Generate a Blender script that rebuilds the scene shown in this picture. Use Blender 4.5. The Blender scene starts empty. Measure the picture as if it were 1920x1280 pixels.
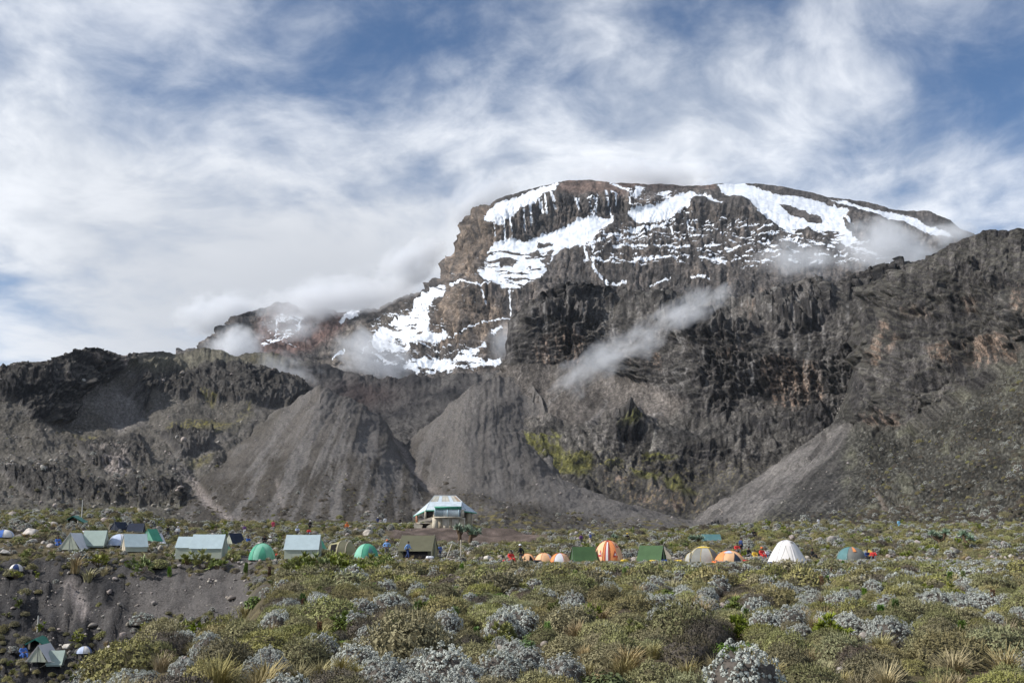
import bpy, bmesh, math, random
import numpy as np
from mathutils import Vector, Matrix, Euler

# ------------------------------------------------------------------ camera, sky, sun, exposure
sc = bpy.context.scene
COL = sc.collection
FPX = 2059.0            # focal length in pixels of the 1920 px wide photograph
PITCH = math.atan(360.0 / FPX)
CAMZ = 2.5
cam_d = bpy.data.cameras.new('camera')
cam_d.sensor_width = 36.0
cam_d.lens = FPX / 1920.0 * 36.0
cam_d.clip_start = 0.1
cam_d.clip_end = 60000.0
cam = bpy.data.objects.new('camera', cam_d)
COL.objects.link(cam)
cam.location = (0, 0, CAMZ)
cam.rotation_euler = (math.pi / 2 + PITCH, 0, 0)
sc.camera = cam

SUN_AZ = math.radians(-103)      # measured from +Y (view direction), negative = left
SUN_EL = math.radians(37)
sun_dir = Vector((math.sin(SUN_AZ) * math.cos(SUN_EL), math.cos(SUN_AZ) * math.cos(SUN_EL), math.sin(SUN_EL)))
sun_d = bpy.data.lights.new('sun', 'SUN')
sun_d.energy = 4.9
sun_d.angle = math.radians(0.6)
sun_d.color = (1.0, 0.965, 0.915)
sun = bpy.data.objects.new('sun', sun_d)
COL.objects.link(sun)
sun.rotation_euler = (-sun_dir).to_track_quat('-Z', 'Y').to_euler()

sc.view_settings.view_transform = 'Standard'
sc.view_settings.look = 'None'
sc.view_settings.exposure = 0.12
sc.view_settings.gamma = 1.0
sc.view_settings.use_curve_mapping = False
sc.cycles.max_bounces = 6
sc.cycles.diffuse_bounces = 2
sc.cycles.glossy_bounces = 1
sc.cycles.transmission_bounces = 2
sc.cycles.transparent_max_bounces = 6
sc.cycles.volume_bounces = 4
sc.cycles.volume_step_rate = 1.0
sc.cycles.volume_max_steps = 96
sc.cycles.use_denoising = True
sc.cycles.use_adaptive_sampling = True
sc.cycles.adaptive_threshold = 0.015
sc.render.film_transparent = False


def ray(px, py):
    """world direction with y = 1 for a picture position (1920 x 1280)"""
    a = (np.asarray(px, float) - 960.0) / FPX
    b = (640.0 - np.asarray(py, float)) / FPX
    yw = math.cos(PITCH) - b * math.sin(PITCH)
    zw = math.sin(PITCH) + b * math.cos(PITCH)
    return a / yw, zw / yw


def P(px, py, D):
    rx, rz = ray(px, py)
    return np.stack([rx * D, D * np.ones_like(rx * D), CAMZ + rz * D], -1)


class NT:
    """small helper round a node tree"""
    def __init__(self, tree):
        self.t = tree
        tree.nodes.clear()

    def n(self, typ, ins=None, **kw):
        nd = self.t.nodes.new(typ)
        for k, v in kw.items():
            setattr(nd, k, v)
        if ins:
            for k, v in ins.items():
                s = nd.inputs[k]
                if isinstance(v, bpy.types.NodeSocket):
                    self.t.links.new(v, s)
                else:
                    s.default_value = v
        return nd

    def m(self, op, a, b=None, c=None, clamp=False):
        ins = {0: a}
        if b is not None:
            ins[1] = b
        if c is not None:
            ins[2] = c
        return self.n('ShaderNodeMath', ins, operation=op, use_clamp=clamp).outputs[0]

    def mix(self, f, a, b, blend='MIX'):
        nd = self.n('ShaderNodeMix', None, data_type='RGBA', blend_type=blend)
        for i, v in ((0, f), (6, a), (7, b)):
            s = nd.inputs[i]
            if isinstance(v, bpy.types.NodeSocket):
                self.t.links.new(v, s)
            else:
                s.default_value = v if i == 0 else (tuple(v) + (1,))[:4]
        return nd.outputs[2]

    def noise(self, vec, scale, detail=4, rough=.55, dist=0.0):
        return self.n('ShaderNodeTexNoise', {'Vector': vec, 'Scale': scale, 'Detail': detail, 'Roughness': rough, 'Distortion': dist}).outputs[0]

    def ramp(self, v, a, b, lo=0.0, hi=1.0, smooth=True):
        return self.n('ShaderNodeMapRange', {0: v, 1: a, 2: b, 3: lo, 4: hi},
                      interpolation_type='SMOOTHSTEP' if smooth else 'LINEAR').outputs[0]


# ---- world: clear mountain sky with high streaky cloud
world = bpy.data.worlds.new('World')
sc.world = world
world.use_nodes = True
W = NT(world.node_tree)
SKY_STRENGTH = 0.10
sky = W.n('ShaderNodeTexSky', None, sky_type='NISHITA', sun_disc=False, sun_elevation=SUN_EL,
          sun_rotation=SUN_AZ, altitude=3900.0, air_density=1.15, dust_density=0.4, ozone_density=1.6)
gen = W.n('ShaderNodeTexCoord').outputs['Generated']
nrm = W.n('ShaderNodeVectorMath', {0: gen}, operation='NORMALIZE').outputs[0]
sep = W.n('ShaderNodeSeparateXYZ', {0: nrm})
den = W.m('ADD', W.m('MAXIMUM', sep.outputs[2], 0.0), 0.22)
plane = W.n('ShaderNodeCombineXYZ', {0: W.m('DIVIDE', sep.outputs[0], den), 1: W.m('DIVIDE', sep.outputs[1], den), 2: 0.0}).outputs[0]
rot = W.n('ShaderNodeVectorRotate', {'Vector': plane, 'Angle': math.radians(24)}, rotation_type='Z_AXIS').outputs[0]
stretch = W.n('ShaderNodeVectorMath', {0: rot, 1: (1.0, 0.8, 1.0)}, operation='MULTIPLY').outputs[0]
warp = W.n('ShaderNodeTexNoise', {'Vector': stretch, 'Scale': 1.6, 'Detail': 3.0})
wv = W.n('ShaderNodeVectorMath', {0: warp.outputs[1], 1: (.5, .5, .5)}, operation='SUBTRACT').outputs[0]
wv = W.n('ShaderNodeVectorMath', {0: wv, 'Scale': 0.35}, operation='SCALE').outputs[0]
cv = W.n('ShaderNodeVectorMath', {0: stretch, 1: wv}, operation='ADD').outputs[0]
big = W.noise(cv, 1.7, 4, .5)
mid = W.noise(cv, 4.4, 10, .59, 0.05)
streak_v = W.n('ShaderNodeVectorMath', {0: cv, 1: (3.2, 6.0, 1.0)}, operation='MULTIPLY').outputs[0]
fine = W.noise(streak_v, 1.0, 6, .55, 0.2)
dens = W.m('ADD', W.m('MULTIPLY', big, .45), W.m('ADD', W.m('MULTIPLY', mid, .78), W.m('MULTIPLY', fine, .15)))


def blob(px, py, size, w):
    rx, rz = ray(px, py)
    d = Vector((float(rx), 1.0, float(rz))).normalized()
    dt = W.n('ShaderNodeVectorMath', {0: nrm, 1: d}, operation='DOT_PRODUCT').outputs['Value']
    s = (size / FPX) ** 2 / 2
    e = W.m('POWER', 2.718, W.m('MULTIPLY', W.m('SUBTRACT', dt, 1.0), 1.0 / s))
    return W.m('MULTIPLY', e, w)


SKY_BLOBS = [(40, 330, 190, .17), (60, 60, 110, .10), (1330, 210, 170, .15), (1640, 180, 170, .14), (1060, 60, 120, .05),
             (560, 60, 260, -.055), (820, 60, 160, -.035), (1040, 160, 70, -.08), (280, 240, 130, -.07), (1760, 40, 170, -.16),
             (1880, 220, 90, -.10), (1900, 330, 70, -.05), (420, 420, 220, .05), (760, 330, 200, .05), (300, 600, 300, .22),
             (700, 560, 250, .26), (1860, 400, 130, .07), (0, 560, 90, -.08), (1240, 90, 100, -.04), (1480, 60, 80, -.06),
             (1200, 330, 200, .10), (990, 360, 120, .10)]
for b_ in SKY_BLOBS:
    dens = W.m('ADD', dens, blob(*b_))
cover = W.ramp(dens, .49, .98)
cover = W.m('MULTIPLY', cover, .97)
# cloud tone: bright crests, greyer thick parts
tone = W.ramp(W.m('ADD', W.m('MULTIPLY', mid, .75), W.m('MULTIPLY', fine, .25)), .36, .62)
ccol = W.mix(tone, (.58, .63, .71), (.97, 1.0, 1.05))
grey = W.m('ADD', blob(330, 640, 330, .85), blob(720, 620, 260, .9), clamp=True)
ccol = W.mix(grey, ccol, (.60, .625, .67))
ccol = W.mix(1.0, ccol, (1 / SKY_STRENGTH,) * 3, 'MULTIPLY')
skyc = W.mix(1.0, sky.outputs[0], (.80, .98, 1.10), 'MULTIPLY')
final = W.mix(cover, skyc, ccol)
bg = W.n('ShaderNodeBackground', {'Color': final, 'Strength': SKY_STRENGTH})
W.n('ShaderNodeOutputWorld', {'Surface': bg.outputs[0]})
world.cycles.sampling_method = 'MANUAL'
world.cycles.sample_map_resolution = 512

# ------------------------------------------------------------------ numpy noise
_rng = np.random.RandomState(7)
_perm = np.concatenate([_rng.permutation(256)] * 3).astype(np.int32)
_grad = np.array([[1, 1, 0], [-1, 1, 0], [1, -1, 0], [-1, -1, 0], [1, 0, 1], [-1, 0, 1], [1, 0, -1], [-1, 0, -1],
                  [0, 1, 1], [0, -1, 1], [0, 1, -1], [0, -1, -1], [1, 1, 0], [-1, 1, 0], [0, -1, 1], [0, -1, -1]], np.float32)


def pnoise(x, y, z=None):
    if z is None:
        z = np.zeros_like(x)
    x = np.asarray(x, np.float32); y = np.asarray(y, np.float32); z = np.asarray(z, np.float32)
    x, y, z = np.broadcast_arrays(x, y, z)
    xi = np.floor(x); yi = np.floor(y); zi = np.floor(z)
    xf = x - xi; yf = y - yi; zf = z - zi
    X = xi.astype(np.int32) & 255; Y = yi.astype(np.int32) & 255; Z = zi.astype(np.int32) & 255
    u = xf * xf * xf * (xf * (xf * 6 - 15) + 10)
    v = yf * yf * yf * (yf * (yf * 6 - 15) + 10)
    w = zf * zf * zf * (zf * (zf * 6 - 15) + 10)
    out = 0
    for dx in (0, 1):
        ax = _perm[X + dx]
        wx = u if dx else 1 - u
        for dy in (0, 1):
            ay = _perm[ax + Y + dy]
            wy = v if dy else 1 - v
            for dz in (0, 1):
                g = _grad[_perm[ay + Z + dz] & 15]
                dd = g[..., 0] * (xf - dx) + g[..., 1] * (yf - dy) + g[..., 2] * (zf - dz)
                out = out + dd * wx * wy * (w if dz else 1 - w)
    return out


def fbm(x, y, z=None, oct=5, gain=.5, lac=2.03, ridged=False):
    z = np.zeros_like(x) if z is None else z
    a, s, tot = 1.0, 0, 0
    for i in range(oct):
        n = pnoise(x + 17.3 * i, y - 9.1 * i, z + 4.7 * i)
        if ridged:
            n = 1 - 2 * np.abs(n) - .35
        s = s + a * n
        tot += a
        a *= gain
        x, y, z = x * lac, y * lac, z * lac
    return s / tot * (1.6 if not ridged else 1.0)


def sstep(a, b, x):
    t = np.clip((x - a) / (b - a), 0, 1)
    return t * t * (3 - 2 * t)


def seg_dist(px, py, pts, closed=False):
    d = np.full(px.shape, 1e9)
    n = len(pts)
    tt = np.zeros(px.shape)
    for i in range(n if closed else n - 1):
        ax, ay = pts[i][:2]
        bx, by = pts[(i + 1) % n][:2]
        vx, vy = bx - ax, by - ay
        L = vx * vx + vy * vy + 1e-9
        t = np.clip(((px - ax) * vx + (py - ay) * vy) / L, 0, 1)
        dd = np.hypot(px - ax - t * vx, py - ay - t * vy)
        d = np.minimum(d, dd)
    return d


def poly(px, py, pts, f=3.0):
    """soft mask of a polygon, feather f px"""
    x0 = min(p[0] for p in pts) - 3 * f; x1 = max(p[0] for p in pts) + 3 * f
    y0 = min(p[1] for p in pts) - 3 * f; y1 = max(p[1] for p in pts) + 3 * f
    out = np.zeros(px.shape)
    sel = (px > x0) & (px < x1) & (py > y0) & (py < y1)
    if not sel.any():
        return out
    x = px[sel]; y = py[sel]
    ins = np.zeros(x.shape, bool)
    n = len(pts)
    for i in range(n):
        ax, ay = pts[i]; bx, by = pts[(i + 1) % n]
        if ay == by:
            continue
        c = ((ay > y) != (by > y)) & (x < (bx - ax) * (y - ay) / (by - ay) + ax)
        ins ^= c
    d = seg_dist(x, y, pts, True)
    sd = np.where(ins, d, -d)
    out[sel] = sstep(-f, f, sd)
    return out


def stroke(px, py, pts, w, f=1.5):
    x0 = min(p[0] for p in pts) - w - 2 * f; x1 = max(p[0] for p in pts) + w + 2 * f
    y0 = min(p[1] for p in pts) - w - 2 * f; y1 = max(p[1] for p in pts) + w + 2 * f
    out = np.zeros(px.shape)
    sel = (px > x0) & (px < x1) & (py > y0) & (py < y1)
    if sel.any():
        d = seg_dist(px[sel], py[sel], pts)
        out[sel] = 1 - sstep(w / 2 - f, w / 2 + f, d)
    return out


def blobm(px, py, cx, cy, rx, ry):
    return np.exp(-(((px - cx) / rx) ** 2 + ((py - cy) / ry) ** 2))


# ------------------------------------------------------------------ object helpers
def tag(o, label=None, cat=None, group=None, kind=None):
    if label:
        o['label'] = label
    if cat:
        o['category'] = cat
    if group:
        o['group'] = group
    if kind:
        o['kind'] = kind
    return o


def link(name, me, parent=None, loc=None):
    o = bpy.data.objects.new(name, me)
    COL.objects.link(o)
    if parent is not None:
        o.parent = parent
    if loc is not None:
        o.location = loc
    return o


def mesh_from(name, V, F, mats=(), midx=None, smooth=False):
    me = bpy.data.meshes.new(name)
    V = np.asarray(V, np.float32)
    if isinstance(F, np.ndarray):
        n, k = F.shape
        me.vertices.add(len(V)); me.vertices.foreach_set('co', V.ravel())
        me.loops.add(n * k); me.loops.foreach_set('vertex_index', F.astype(np.int32).ravel())
        me.polygons.add(n); me.polygons.foreach_set('loop_start', np.arange(0, n * k, k, dtype=np.int32))
    else:
        me.from_pydata([tuple(v) for v in V.tolist()], [], F)
    for m in mats:
        me.materials.append(m)
    if midx is not None:
        me.polygons.foreach_set('material_index', np.asarray(midx, np.int32))
    if smooth:
        me.polygons.foreach_set('use_smooth', np.ones(len(me.polygons), bool))
    me.update(calc_edges=True)
    return me


def mat_simple(name, col, rough=.8, var=.15, scale=6.0, spec=.25, bump=0.0, rand=0.0, trans=0.0):
    """plain procedural material: colour with noise variation, optional per-object variation"""
    m = bpy.data.materials.new(name)
    m.use_nodes = True
    T = NT(m.node_tree)
    co = T.n('ShaderNodeTexCoord').outputs['Object']
    nz = T.noise(co, scale, 5, .6)
    c = np.array(col)
    k = T.ramp(nz, .3, .7)
    cc = T.mix(k, tuple(c * (1 - var)), tuple(np.minimum(c * (1 + var), .95)))
    if rand:
        r = T.n('ShaderNodeObjectInfo').outputs['Random']
        hs = T.n('ShaderNodeHueSaturation', {'Hue': T.m('ADD', .5, T.m('MULTIPLY', T.m('SUBTRACT', T.m('FRACT', T.m('MULTIPLY', r, 7.31)), .5), rand * .12)),
                                             'Saturation': T.m('ADD', 1.0, T.m('MULTIPLY', T.m('SUBTRACT', T.m('FRACT', T.m('MULTIPLY', r, 3.77)), .5), rand)),
                                             'Value': T.m('ADD', 1.0, T.m('MULTIPLY', T.m('SUBTRACT', r, .5), rand * 1.6)), 'Color': cc})
        cc = hs.outputs[0]
    b = T.n('ShaderNodeBsdfPrincipled', {'Base Color': cc, 'Roughness': rough, 'Specular IOR Level': spec})
    if bump:
        bp = T.n('ShaderNodeBump', {'Height': T.noise(co, scale * 4, 4, .6), 'Strength': bump, 'Distance': .02})
        T.t.links.new(bp.outputs[0], b.inputs['Normal'])
    out = b.outputs[0]
    if trans:
        tr = T.n('ShaderNodeBsdfTranslucent', {'Color': cc})
        out = T.n('ShaderNodeMixShader', {0: trans, 1: out, 2: tr.outputs[0]}).outputs[0]
    T.n('ShaderNodeOutputMaterial', {'Surface': out})
    return m


# ------------------------------------------------------------------ mountain terrain
def mat_terrain(name, scale_px_m, bump=.85):
    """albedo from rock / scree / snow / plant distribution, sun warmth painted on the summit, and fine grain"""
    m = bpy.data.materials.new(name)
    m.use_nodes = True
    T = NT(m.node_tree)
    co = T.n('ShaderNodeTexCoord').outputs['Object']
    col = T.n('ShaderNodeAttribute', None, attribute_name='rock_colour').outputs['Color']
    snow = T.n('ShaderNodeAttribute', None, attribute_name='snow').outputs['Fac']
    s = 1.0 / scale_px_m
    g1 = T.noise(co, s * .30, 6, .62)
    g2 = T.noise(co, s * .09, 5, .6)
    k = T.m('ADD', T.ramp(g1, .32, .70, .38, 1.26, False), T.ramp(g2, .3, .7, -.12, .12, False))
    vm = T.n('ShaderNodeVectorMath', {0: col, 'Scale': k}, operation='SCALE').outputs[0]
    sm = T.ramp(T.m('ADD', snow, T.m('MULTIPLY', T.m('SUBTRACT', g1, .5), 1.1)), .42, .60)
    cc = T.mix(sm, vm, T.mix(T.ramp(g2, .35, .65), (.60, .64, .70), (.74, .76, .79)))
    b = T.n('ShaderNodeBsdfPrincipled', {'Base Color': cc, 'Roughness': .92, 'Specular IOR Level': .12})
    bh = T.noise(co, s * .26, 6, .62)
    bp = T.n('ShaderNodeBump', {'Height': T.m('MULTIPLY', bh, T.m('SUBTRACT', 1.0, T.m('MULTIPLY', sm, .9))), 'Strength': bump, 'Distance': scale_px_m * 5.0})
    T.t.links.new(bp.outputs[0], b.inputs['Normal'])
    T.n('ShaderNodeOutputMaterial', {'Surface': b.outputs[0]})
    return m


def smooth1(a, n, axis):
    if n < 1:
        return a
    pad = [(0, 0)] * a.ndim
    pad[axis] = (n + 1, n)
    c = np.cumsum(np.pad(a, pad, mode='edge'), axis=axis)
    k = 2 * n + 1
    return (np.take(c, range(k, c.shape[axis]), axis) - np.take(c, range(0, c.shape[axis] - k), axis)) / k


def cracks(x, y, z, w=.07):
    """thin clefts: 1 along the zero lines of a noise"""
    return 1 - sstep(0, w, np.abs(pnoise(x, y, z)))


def blk(n, k):
    """noise gathered into flat faces with sharp steps between them"""
    t = n * k
    f = t - np.floor(t)
    return (np.floor(t) + sstep(.35, .65, f)) / k


def terrace(z, x, y, period, sharp=.75):
    """stepped ledges along uneven levels: 0..1 sawtooth, steep on the under side"""
    t = z / period + 1.1 * fbm(x / 90, y / 90, z / 160, oct=4) + .35 * fbm(x / 17, y / 17, z / 30, oct=3)
    f = t - np.floor(t)
    return np.where(f < sharp, f / sharp, (1 - f) / (1 - sharp))


SURF = {}


def terrain_layer(name, label, lines, px0, px1, cstep, rstep, Dref, disp, colour, jag=(), back=600., smooth_rows=4):
    """surface lofted through terrain lines (foot to crest), each a list of (azimuth px, elevation px, distance m)"""
    cols = np.arange(px0, px1 + cstep, cstep, dtype=float)
    PYs, DDs = [], []
    for i, ln in enumerate(lines):
        a = np.array(ln, float)
        py = np.interp(cols, a[:, 0], a[:, 1])
        if i < len(lines) - 1:
            py = smooth1(py[None], int(16 / cstep), 1)[0]
        dd = smooth1(np.interp(cols, a[:, 0], a[:, 2])[None], int(14 / cstep), 1)[0]
        PYs.append(py); DDs.append(dd)
    for (k, amp, wl, oc) in jag:
        PYs[k] = PYs[k] + amp * fbm(cols / wl, cols * 0 + k * 3.3, oct=oc, gain=.6)
    for k in range(len(PYs) - 2, -1, -1):
        PYs[k] = np.maximum(PYs[k], PYs[k + 1] + .3)
    PY, DD = [], []
    for k in range(len(lines) - 1):
        n = max(2, int(np.percentile(PYs[k] - PYs[k + 1], 90) / rstep))
        for j in range(n):
            t = j / n
            PY.append(PYs[k] * (1 - t) + PYs[k + 1] * t)
            DD.append(DDs[k] * (1 - t) + DDs[k + 1] * t)
    PY.append(PYs[-1]); DD.append(DDs[-1])
    PY = np.array(PY); DD = smooth1(np.array(DD), smooth_rows, 0)
    PX = np.broadcast_to(cols, PY.shape).copy()
    Q = P(PX, PY, DD)
    du = np.gradient(Q, axis=1); dv = np.gradient(Q, axis=0)
    N = np.cross(du, dv)
    N /= np.linalg.norm(N, axis=-1, keepdims=True) + 1e-9
    N = np.where((N[..., 1] > 0)[..., None], -N, N)
    AQ = np.stack([PX, FPX * .13 * np.log(DD), 1300. - PY], -1).astype(np.float32)   # angular position: relief keeps its apparent grain near and far
    global STEEP
    STEEP = 1 - sstep(.60, .90, smooth1(smooth1(np.abs(N[..., 2]), 3, 0), 3, 1))     # 1 on cliffs, 0 on gentle slopes
    d = disp(PX, PY, AQ)
    Hn = N * np.stack([np.ones_like(STEEP), np.ones_like(STEEP), 1 - .7 * STEEP ** .4], -1)      # cliffs are pushed out mostly sideways, so ribs stay upright
    Hn /= np.linalg.norm(Hn, axis=-1, keepdims=True) + 1e-9
    Q2 = Q + Hn * (d * DD / FPX)[..., None]
    N2 = np.cross(np.gradient(Q2, axis=1), np.gradient(Q2, axis=0))
    N2 /= np.linalg.norm(N2, axis=-1, keepdims=True) + 1e-9
    N2 = np.where((N2[..., 2] < 0)[..., None], -N2, N2)
    SURF[name] = (PX, PY, DD, Q2, N2)
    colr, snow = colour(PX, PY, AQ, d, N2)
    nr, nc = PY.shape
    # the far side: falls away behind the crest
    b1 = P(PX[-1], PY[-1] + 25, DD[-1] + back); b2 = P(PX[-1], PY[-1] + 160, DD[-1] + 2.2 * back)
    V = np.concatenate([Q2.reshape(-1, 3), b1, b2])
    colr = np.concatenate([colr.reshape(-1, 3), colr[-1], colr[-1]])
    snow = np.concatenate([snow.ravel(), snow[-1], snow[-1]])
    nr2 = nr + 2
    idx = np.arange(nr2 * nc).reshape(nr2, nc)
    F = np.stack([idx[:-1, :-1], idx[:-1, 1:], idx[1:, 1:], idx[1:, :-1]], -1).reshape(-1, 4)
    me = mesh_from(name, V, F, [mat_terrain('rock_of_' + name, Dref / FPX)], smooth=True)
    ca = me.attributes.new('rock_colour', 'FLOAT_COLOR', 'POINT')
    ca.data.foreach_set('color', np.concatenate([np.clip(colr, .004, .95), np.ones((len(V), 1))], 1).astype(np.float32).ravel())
    sa = me.attributes.new('snow', 'FLOAT', 'POINT')
    sa.data.foreach_set('value', snow.astype(np.float32))
    return tag(link(name, me), label, None, None, 'structure')


def lerp(a, b, t):
    return a + (b - a) * t[..., None]


def C3(r, g, b):
    return np.array([r, g, b])


ROCK_DARK = C3(.036, .034, .035)
ROCK_GREY = C3(.105, .096, .090)
ROCK_BROWN = C3(.165, .132, .108)
ROCK_TAN = C3(.27, .195, .148)
SCREE = C3(.175, .161, .149)
SCREE_DK = C3(.095, .085, .076)
MOSS = C3(.135, .132, .042)
GRASSY = C3(.24, .20, .075)
BUSHY = C3(.085, .082, .050)
# ---- Kibo-like summit massif -------------------------------------------------
SNOW_POLYS = [
    [(913, 397), (942, 381), (979, 365), (1022, 349), (1048, 343), (1040, 357), (1017, 366), (1006, 377), (990, 386), (974, 397), (963, 408), (947, 416), (945, 421), (934, 426), (926, 418), (916, 418), (911, 408)],
    [(934, 453), (948, 453), (961, 448), (977, 453), (990, 454), (1019, 442), (1046, 434), (1064, 425), (1086, 410), (1118, 409), (1139, 412), (1152, 408), (1149, 418), (1131, 432), (1115, 448), (1112, 455), (1096, 461), (1075, 466), (1059, 463), (1046, 474), (1035, 490), (1030, 495), (1017, 517), (979, 540), (963, 548), (950, 546), (937, 538), (910, 530), (900, 518), (913, 503), (913, 490), (921, 477), (913, 477), (926, 461)],
    [(1176, 400), (1203, 394), (1234, 384), (1261, 370), (1282, 363), (1320, 367), (1356, 382), (1352, 386), (1320, 374), (1296, 375), (1292, 389), (1277, 394), (1261, 408), (1234, 418), (1219, 421), (1197, 420), (1181, 410)],
    [(1345, 346), (1390, 343), (1431, 356), (1466, 367), (1515, 372), (1557, 385), (1585, 392), (1592, 397), (1581, 411), (1585, 428), (1602, 446), (1613, 453), (1641, 453), (1613, 458), (1585, 460), (1564, 449), (1536, 439), (1515, 428), (1494, 435), (1487, 444), (1473, 439), (1452, 421), (1424, 400), (1410, 383), (1390, 372), (1352, 362)],
    [(1547, 372), (1581, 378), (1620, 388), (1648, 395), (1683, 402), (1714, 410), (1745, 426), (1780, 442), (1789, 449), (1752, 444), (1721, 434), (1690, 420), (1662, 414), (1627, 397), (1585, 385)],
    [(784, 561), (809, 547), (834, 536), (841, 540), (834, 554), (812, 564), (809, 582), (809, 603), (805, 621), (826, 625), (842, 621), (841, 632), (816, 639), (791, 642), (773, 649), (763, 664), (731, 660), (710, 664), (699, 653), (702, 632), (713, 618), (741, 600), (770, 593), (777, 575)],
    [(752, 692), (780, 674), (816, 667), (851, 674), (887, 660), (918, 646), (918, 653), (894, 667), (915, 681), (943, 674), (942, 687), (901, 692), (851, 697), (798, 701)],
    [(635, 603), (653, 589), (688, 585), (660, 597), (639, 609)],
    [(1184, 370), (1192, 354), (1213, 353), (1202, 362), (1192, 368)],
    [(1075, 368), (1088, 368), (1086, 382), (1088, 397), (1084, 397), (1081, 380)],
]
SNOW_STROKES = [([(926, 418), (929, 445)], 2.5), ([(946, 416), (948, 453)], 4), ([(957, 408), (961, 437)], 3), ([(983, 395), (985, 434)], 3), ([(994, 384), (997, 422)], 4.5),
                ([(1010, 374), (1013, 386)], 3), ([(1014, 374), (1019, 397)], 4), ([(1022, 366), (1025, 400)], 4), ([(1033, 362), (1042, 390)], 5.5), ([(1102, 373), (1117, 378), (1115, 408)], 6),
                ([(1104, 376), (1110, 404)], 4), ([(1136, 360), (1141, 386)], 5), ([(1146, 362), (1157, 363), (1155, 384)], 4), ([(1183, 360), (1183, 389)], 3), ([(1145, 344), (1165, 352), (1184, 362)], 4),
                ([(1144, 392), (1146, 410)], 3), ([(1120, 365), (1121, 375)], 3),
                ([(1088, 465), (1139, 453), (1192, 442), (1250, 420)], 4), ([(1096, 490), (1152, 493)], 5), ([(1096, 469), (1102, 490)], 5), ([(1110, 458), (1114, 485)], 6), ([(1112, 480), (1113, 503)], 4),
                ([(1112, 501), (1123, 517), (1141, 532), (1173, 526)], 6), ([(1187, 493), (1219, 487), (1272, 487)], 4.5), ([(1293, 522), (1330, 526)], 4), ([(1219, 532), (1256, 519)], 3),
                ([(1185, 430), (1225, 428), (1260, 412)], 4), ([(1150, 470), (1190, 462), (1215, 466)], 3.5), ([(1180, 450), (1210, 452)], 3.5), ([(1230, 465), (1275, 470)], 5), ([(1130, 447), (1200, 432)], 4),
                ([(1258, 425), (1262, 440), (1270, 452)], 3), ([(1288, 415), (1292, 445)], 2.5), ([(1418, 446), (1459, 441)], 5), ([(1585, 460), (1644, 480)], 3.5), ([(1564, 478), (1590, 474)], 3), ([(1565, 385), (1600, 425)], 4),
                ([(957, 545), (959, 585), (957, 592)], 3), ([(905, 545), (911, 570)], 3), ([(940, 535), (900, 540), (868, 530), (850, 540)], 3), ([(554, 600), (568, 600), (561, 621), (556, 628)], 4), ([(625, 672), (646, 660)], 5),
                ([(520, 605), (518, 640)], 3), ([(510, 648), (545, 638)], 4), ([(842, 635), (880, 622), (905, 608), (955, 598)], 3), ([(942, 615), (930, 626)], 6), ([(700, 668), (745, 690)], 4), ([(720, 610), (700, 640), (680, 668)], 3)]
SNOW_HOLES = [[(1459, 383), (1494, 390), (1536, 407), (1543, 421), (1515, 418), (1477, 400)], [(993, 474), (1008, 470), (1018, 479), (1000, 484), (994, 482)],
              [(937, 489), (955, 484), (970, 490), (962, 502), (940, 503)], [(1025, 470), (1040, 470), (1034, 478), (1026, 477)], [(1012, 487), (1034, 484), (1030, 494), (1016, 493)],
              [(1592, 400), (1600, 425), (1585, 415)], [(1005, 455), (1040, 459), (1010, 468)]]


def summit_disp(px, py, q):
    x, y, z = q[..., 0], q[..., 1], q[..., 2]
    cliff = np.clip(poly(px, py, [(835, 530), (862, 440), (900, 380), (1050, 345), (1170, 350), (1180, 400), (1090, 405), (1030, 435), (930, 450), (900, 520)], 8)
                    + poly(px, py, [(800, 640), (815, 560), (840, 535), (900, 535), (960, 545), (1010, 545), (980, 620), (880, 640), (800, 690)], 8)
                    + poly(px, py, [(1020, 510), (1060, 465), (1100, 480), (1110, 520), (1400, 520), (1400, 580), (1020, 580)], 10)
                    + poly(px, py, [(1180, 420), (1300, 380), (1400, 400), (1420, 440), (1300, 470), (1190, 470)], 8) * .7, 0, 1)
    smoothsnow = np.zeros(px.shape)
    for k in (1, 2, 3, 4, 0):
        smoothsnow = np.maximum(smoothsnow, poly(px, py, SNOW_POLYS[k], 6))
    wx = 6 * fbm(x / 40, y / 40, z / 40, oct=3)
    col = fbm((x + wx) / 15, y / 15, z / 95, oct=5, gain=.58, ridged=True)
    gen = fbm(x / 70, y / 70, z / 55, oct=4, gain=.5)
    pil = fbm((x + wx) / 38, y / 38, z / 170, oct=3, gain=.5, ridged=True)
    te2 = terrace(z + 20, y, x, 38)
    gr = fbm(x / 22, y / 22, z / 16, oct=5, gain=.62, ridged=True)
    colf = fbm((x + wx) / 13, y / 13, z / 80, oct=5, gain=.58)
    colf = .5 * colf + .7 * blk(colf, 6)
    ck = cracks((x + wx) / 17, y / 17, z / 130) + .6 * cracks((x + wx) / 9 + 9, y / 9, z / 70)
    te = terrace(z, x, y, 15)
    k = .35 + .65 * STEEP
    crest = 1 - .75 * poly(px, py, [(900, 380), (900, 330), (1850, 330), (1850, 460), (1700, 410), (1500, 372), (1350, 358), (1050, 356)], 8)
    d = gen * 13 * crest + k * crest * (pil * 12 + col * 5 + colf * 8 - ck * 8 + te * 2.5) * cliff + crest * (1 - cliff) * (gr * 2.0 + k * (te * 7.5 + te2 * 10 + colf * 5 + pil * 4 - ck * 4))
    d = d * (1 - .70 * smoothsnow * (1 - cliff * .6))
    return d


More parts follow.
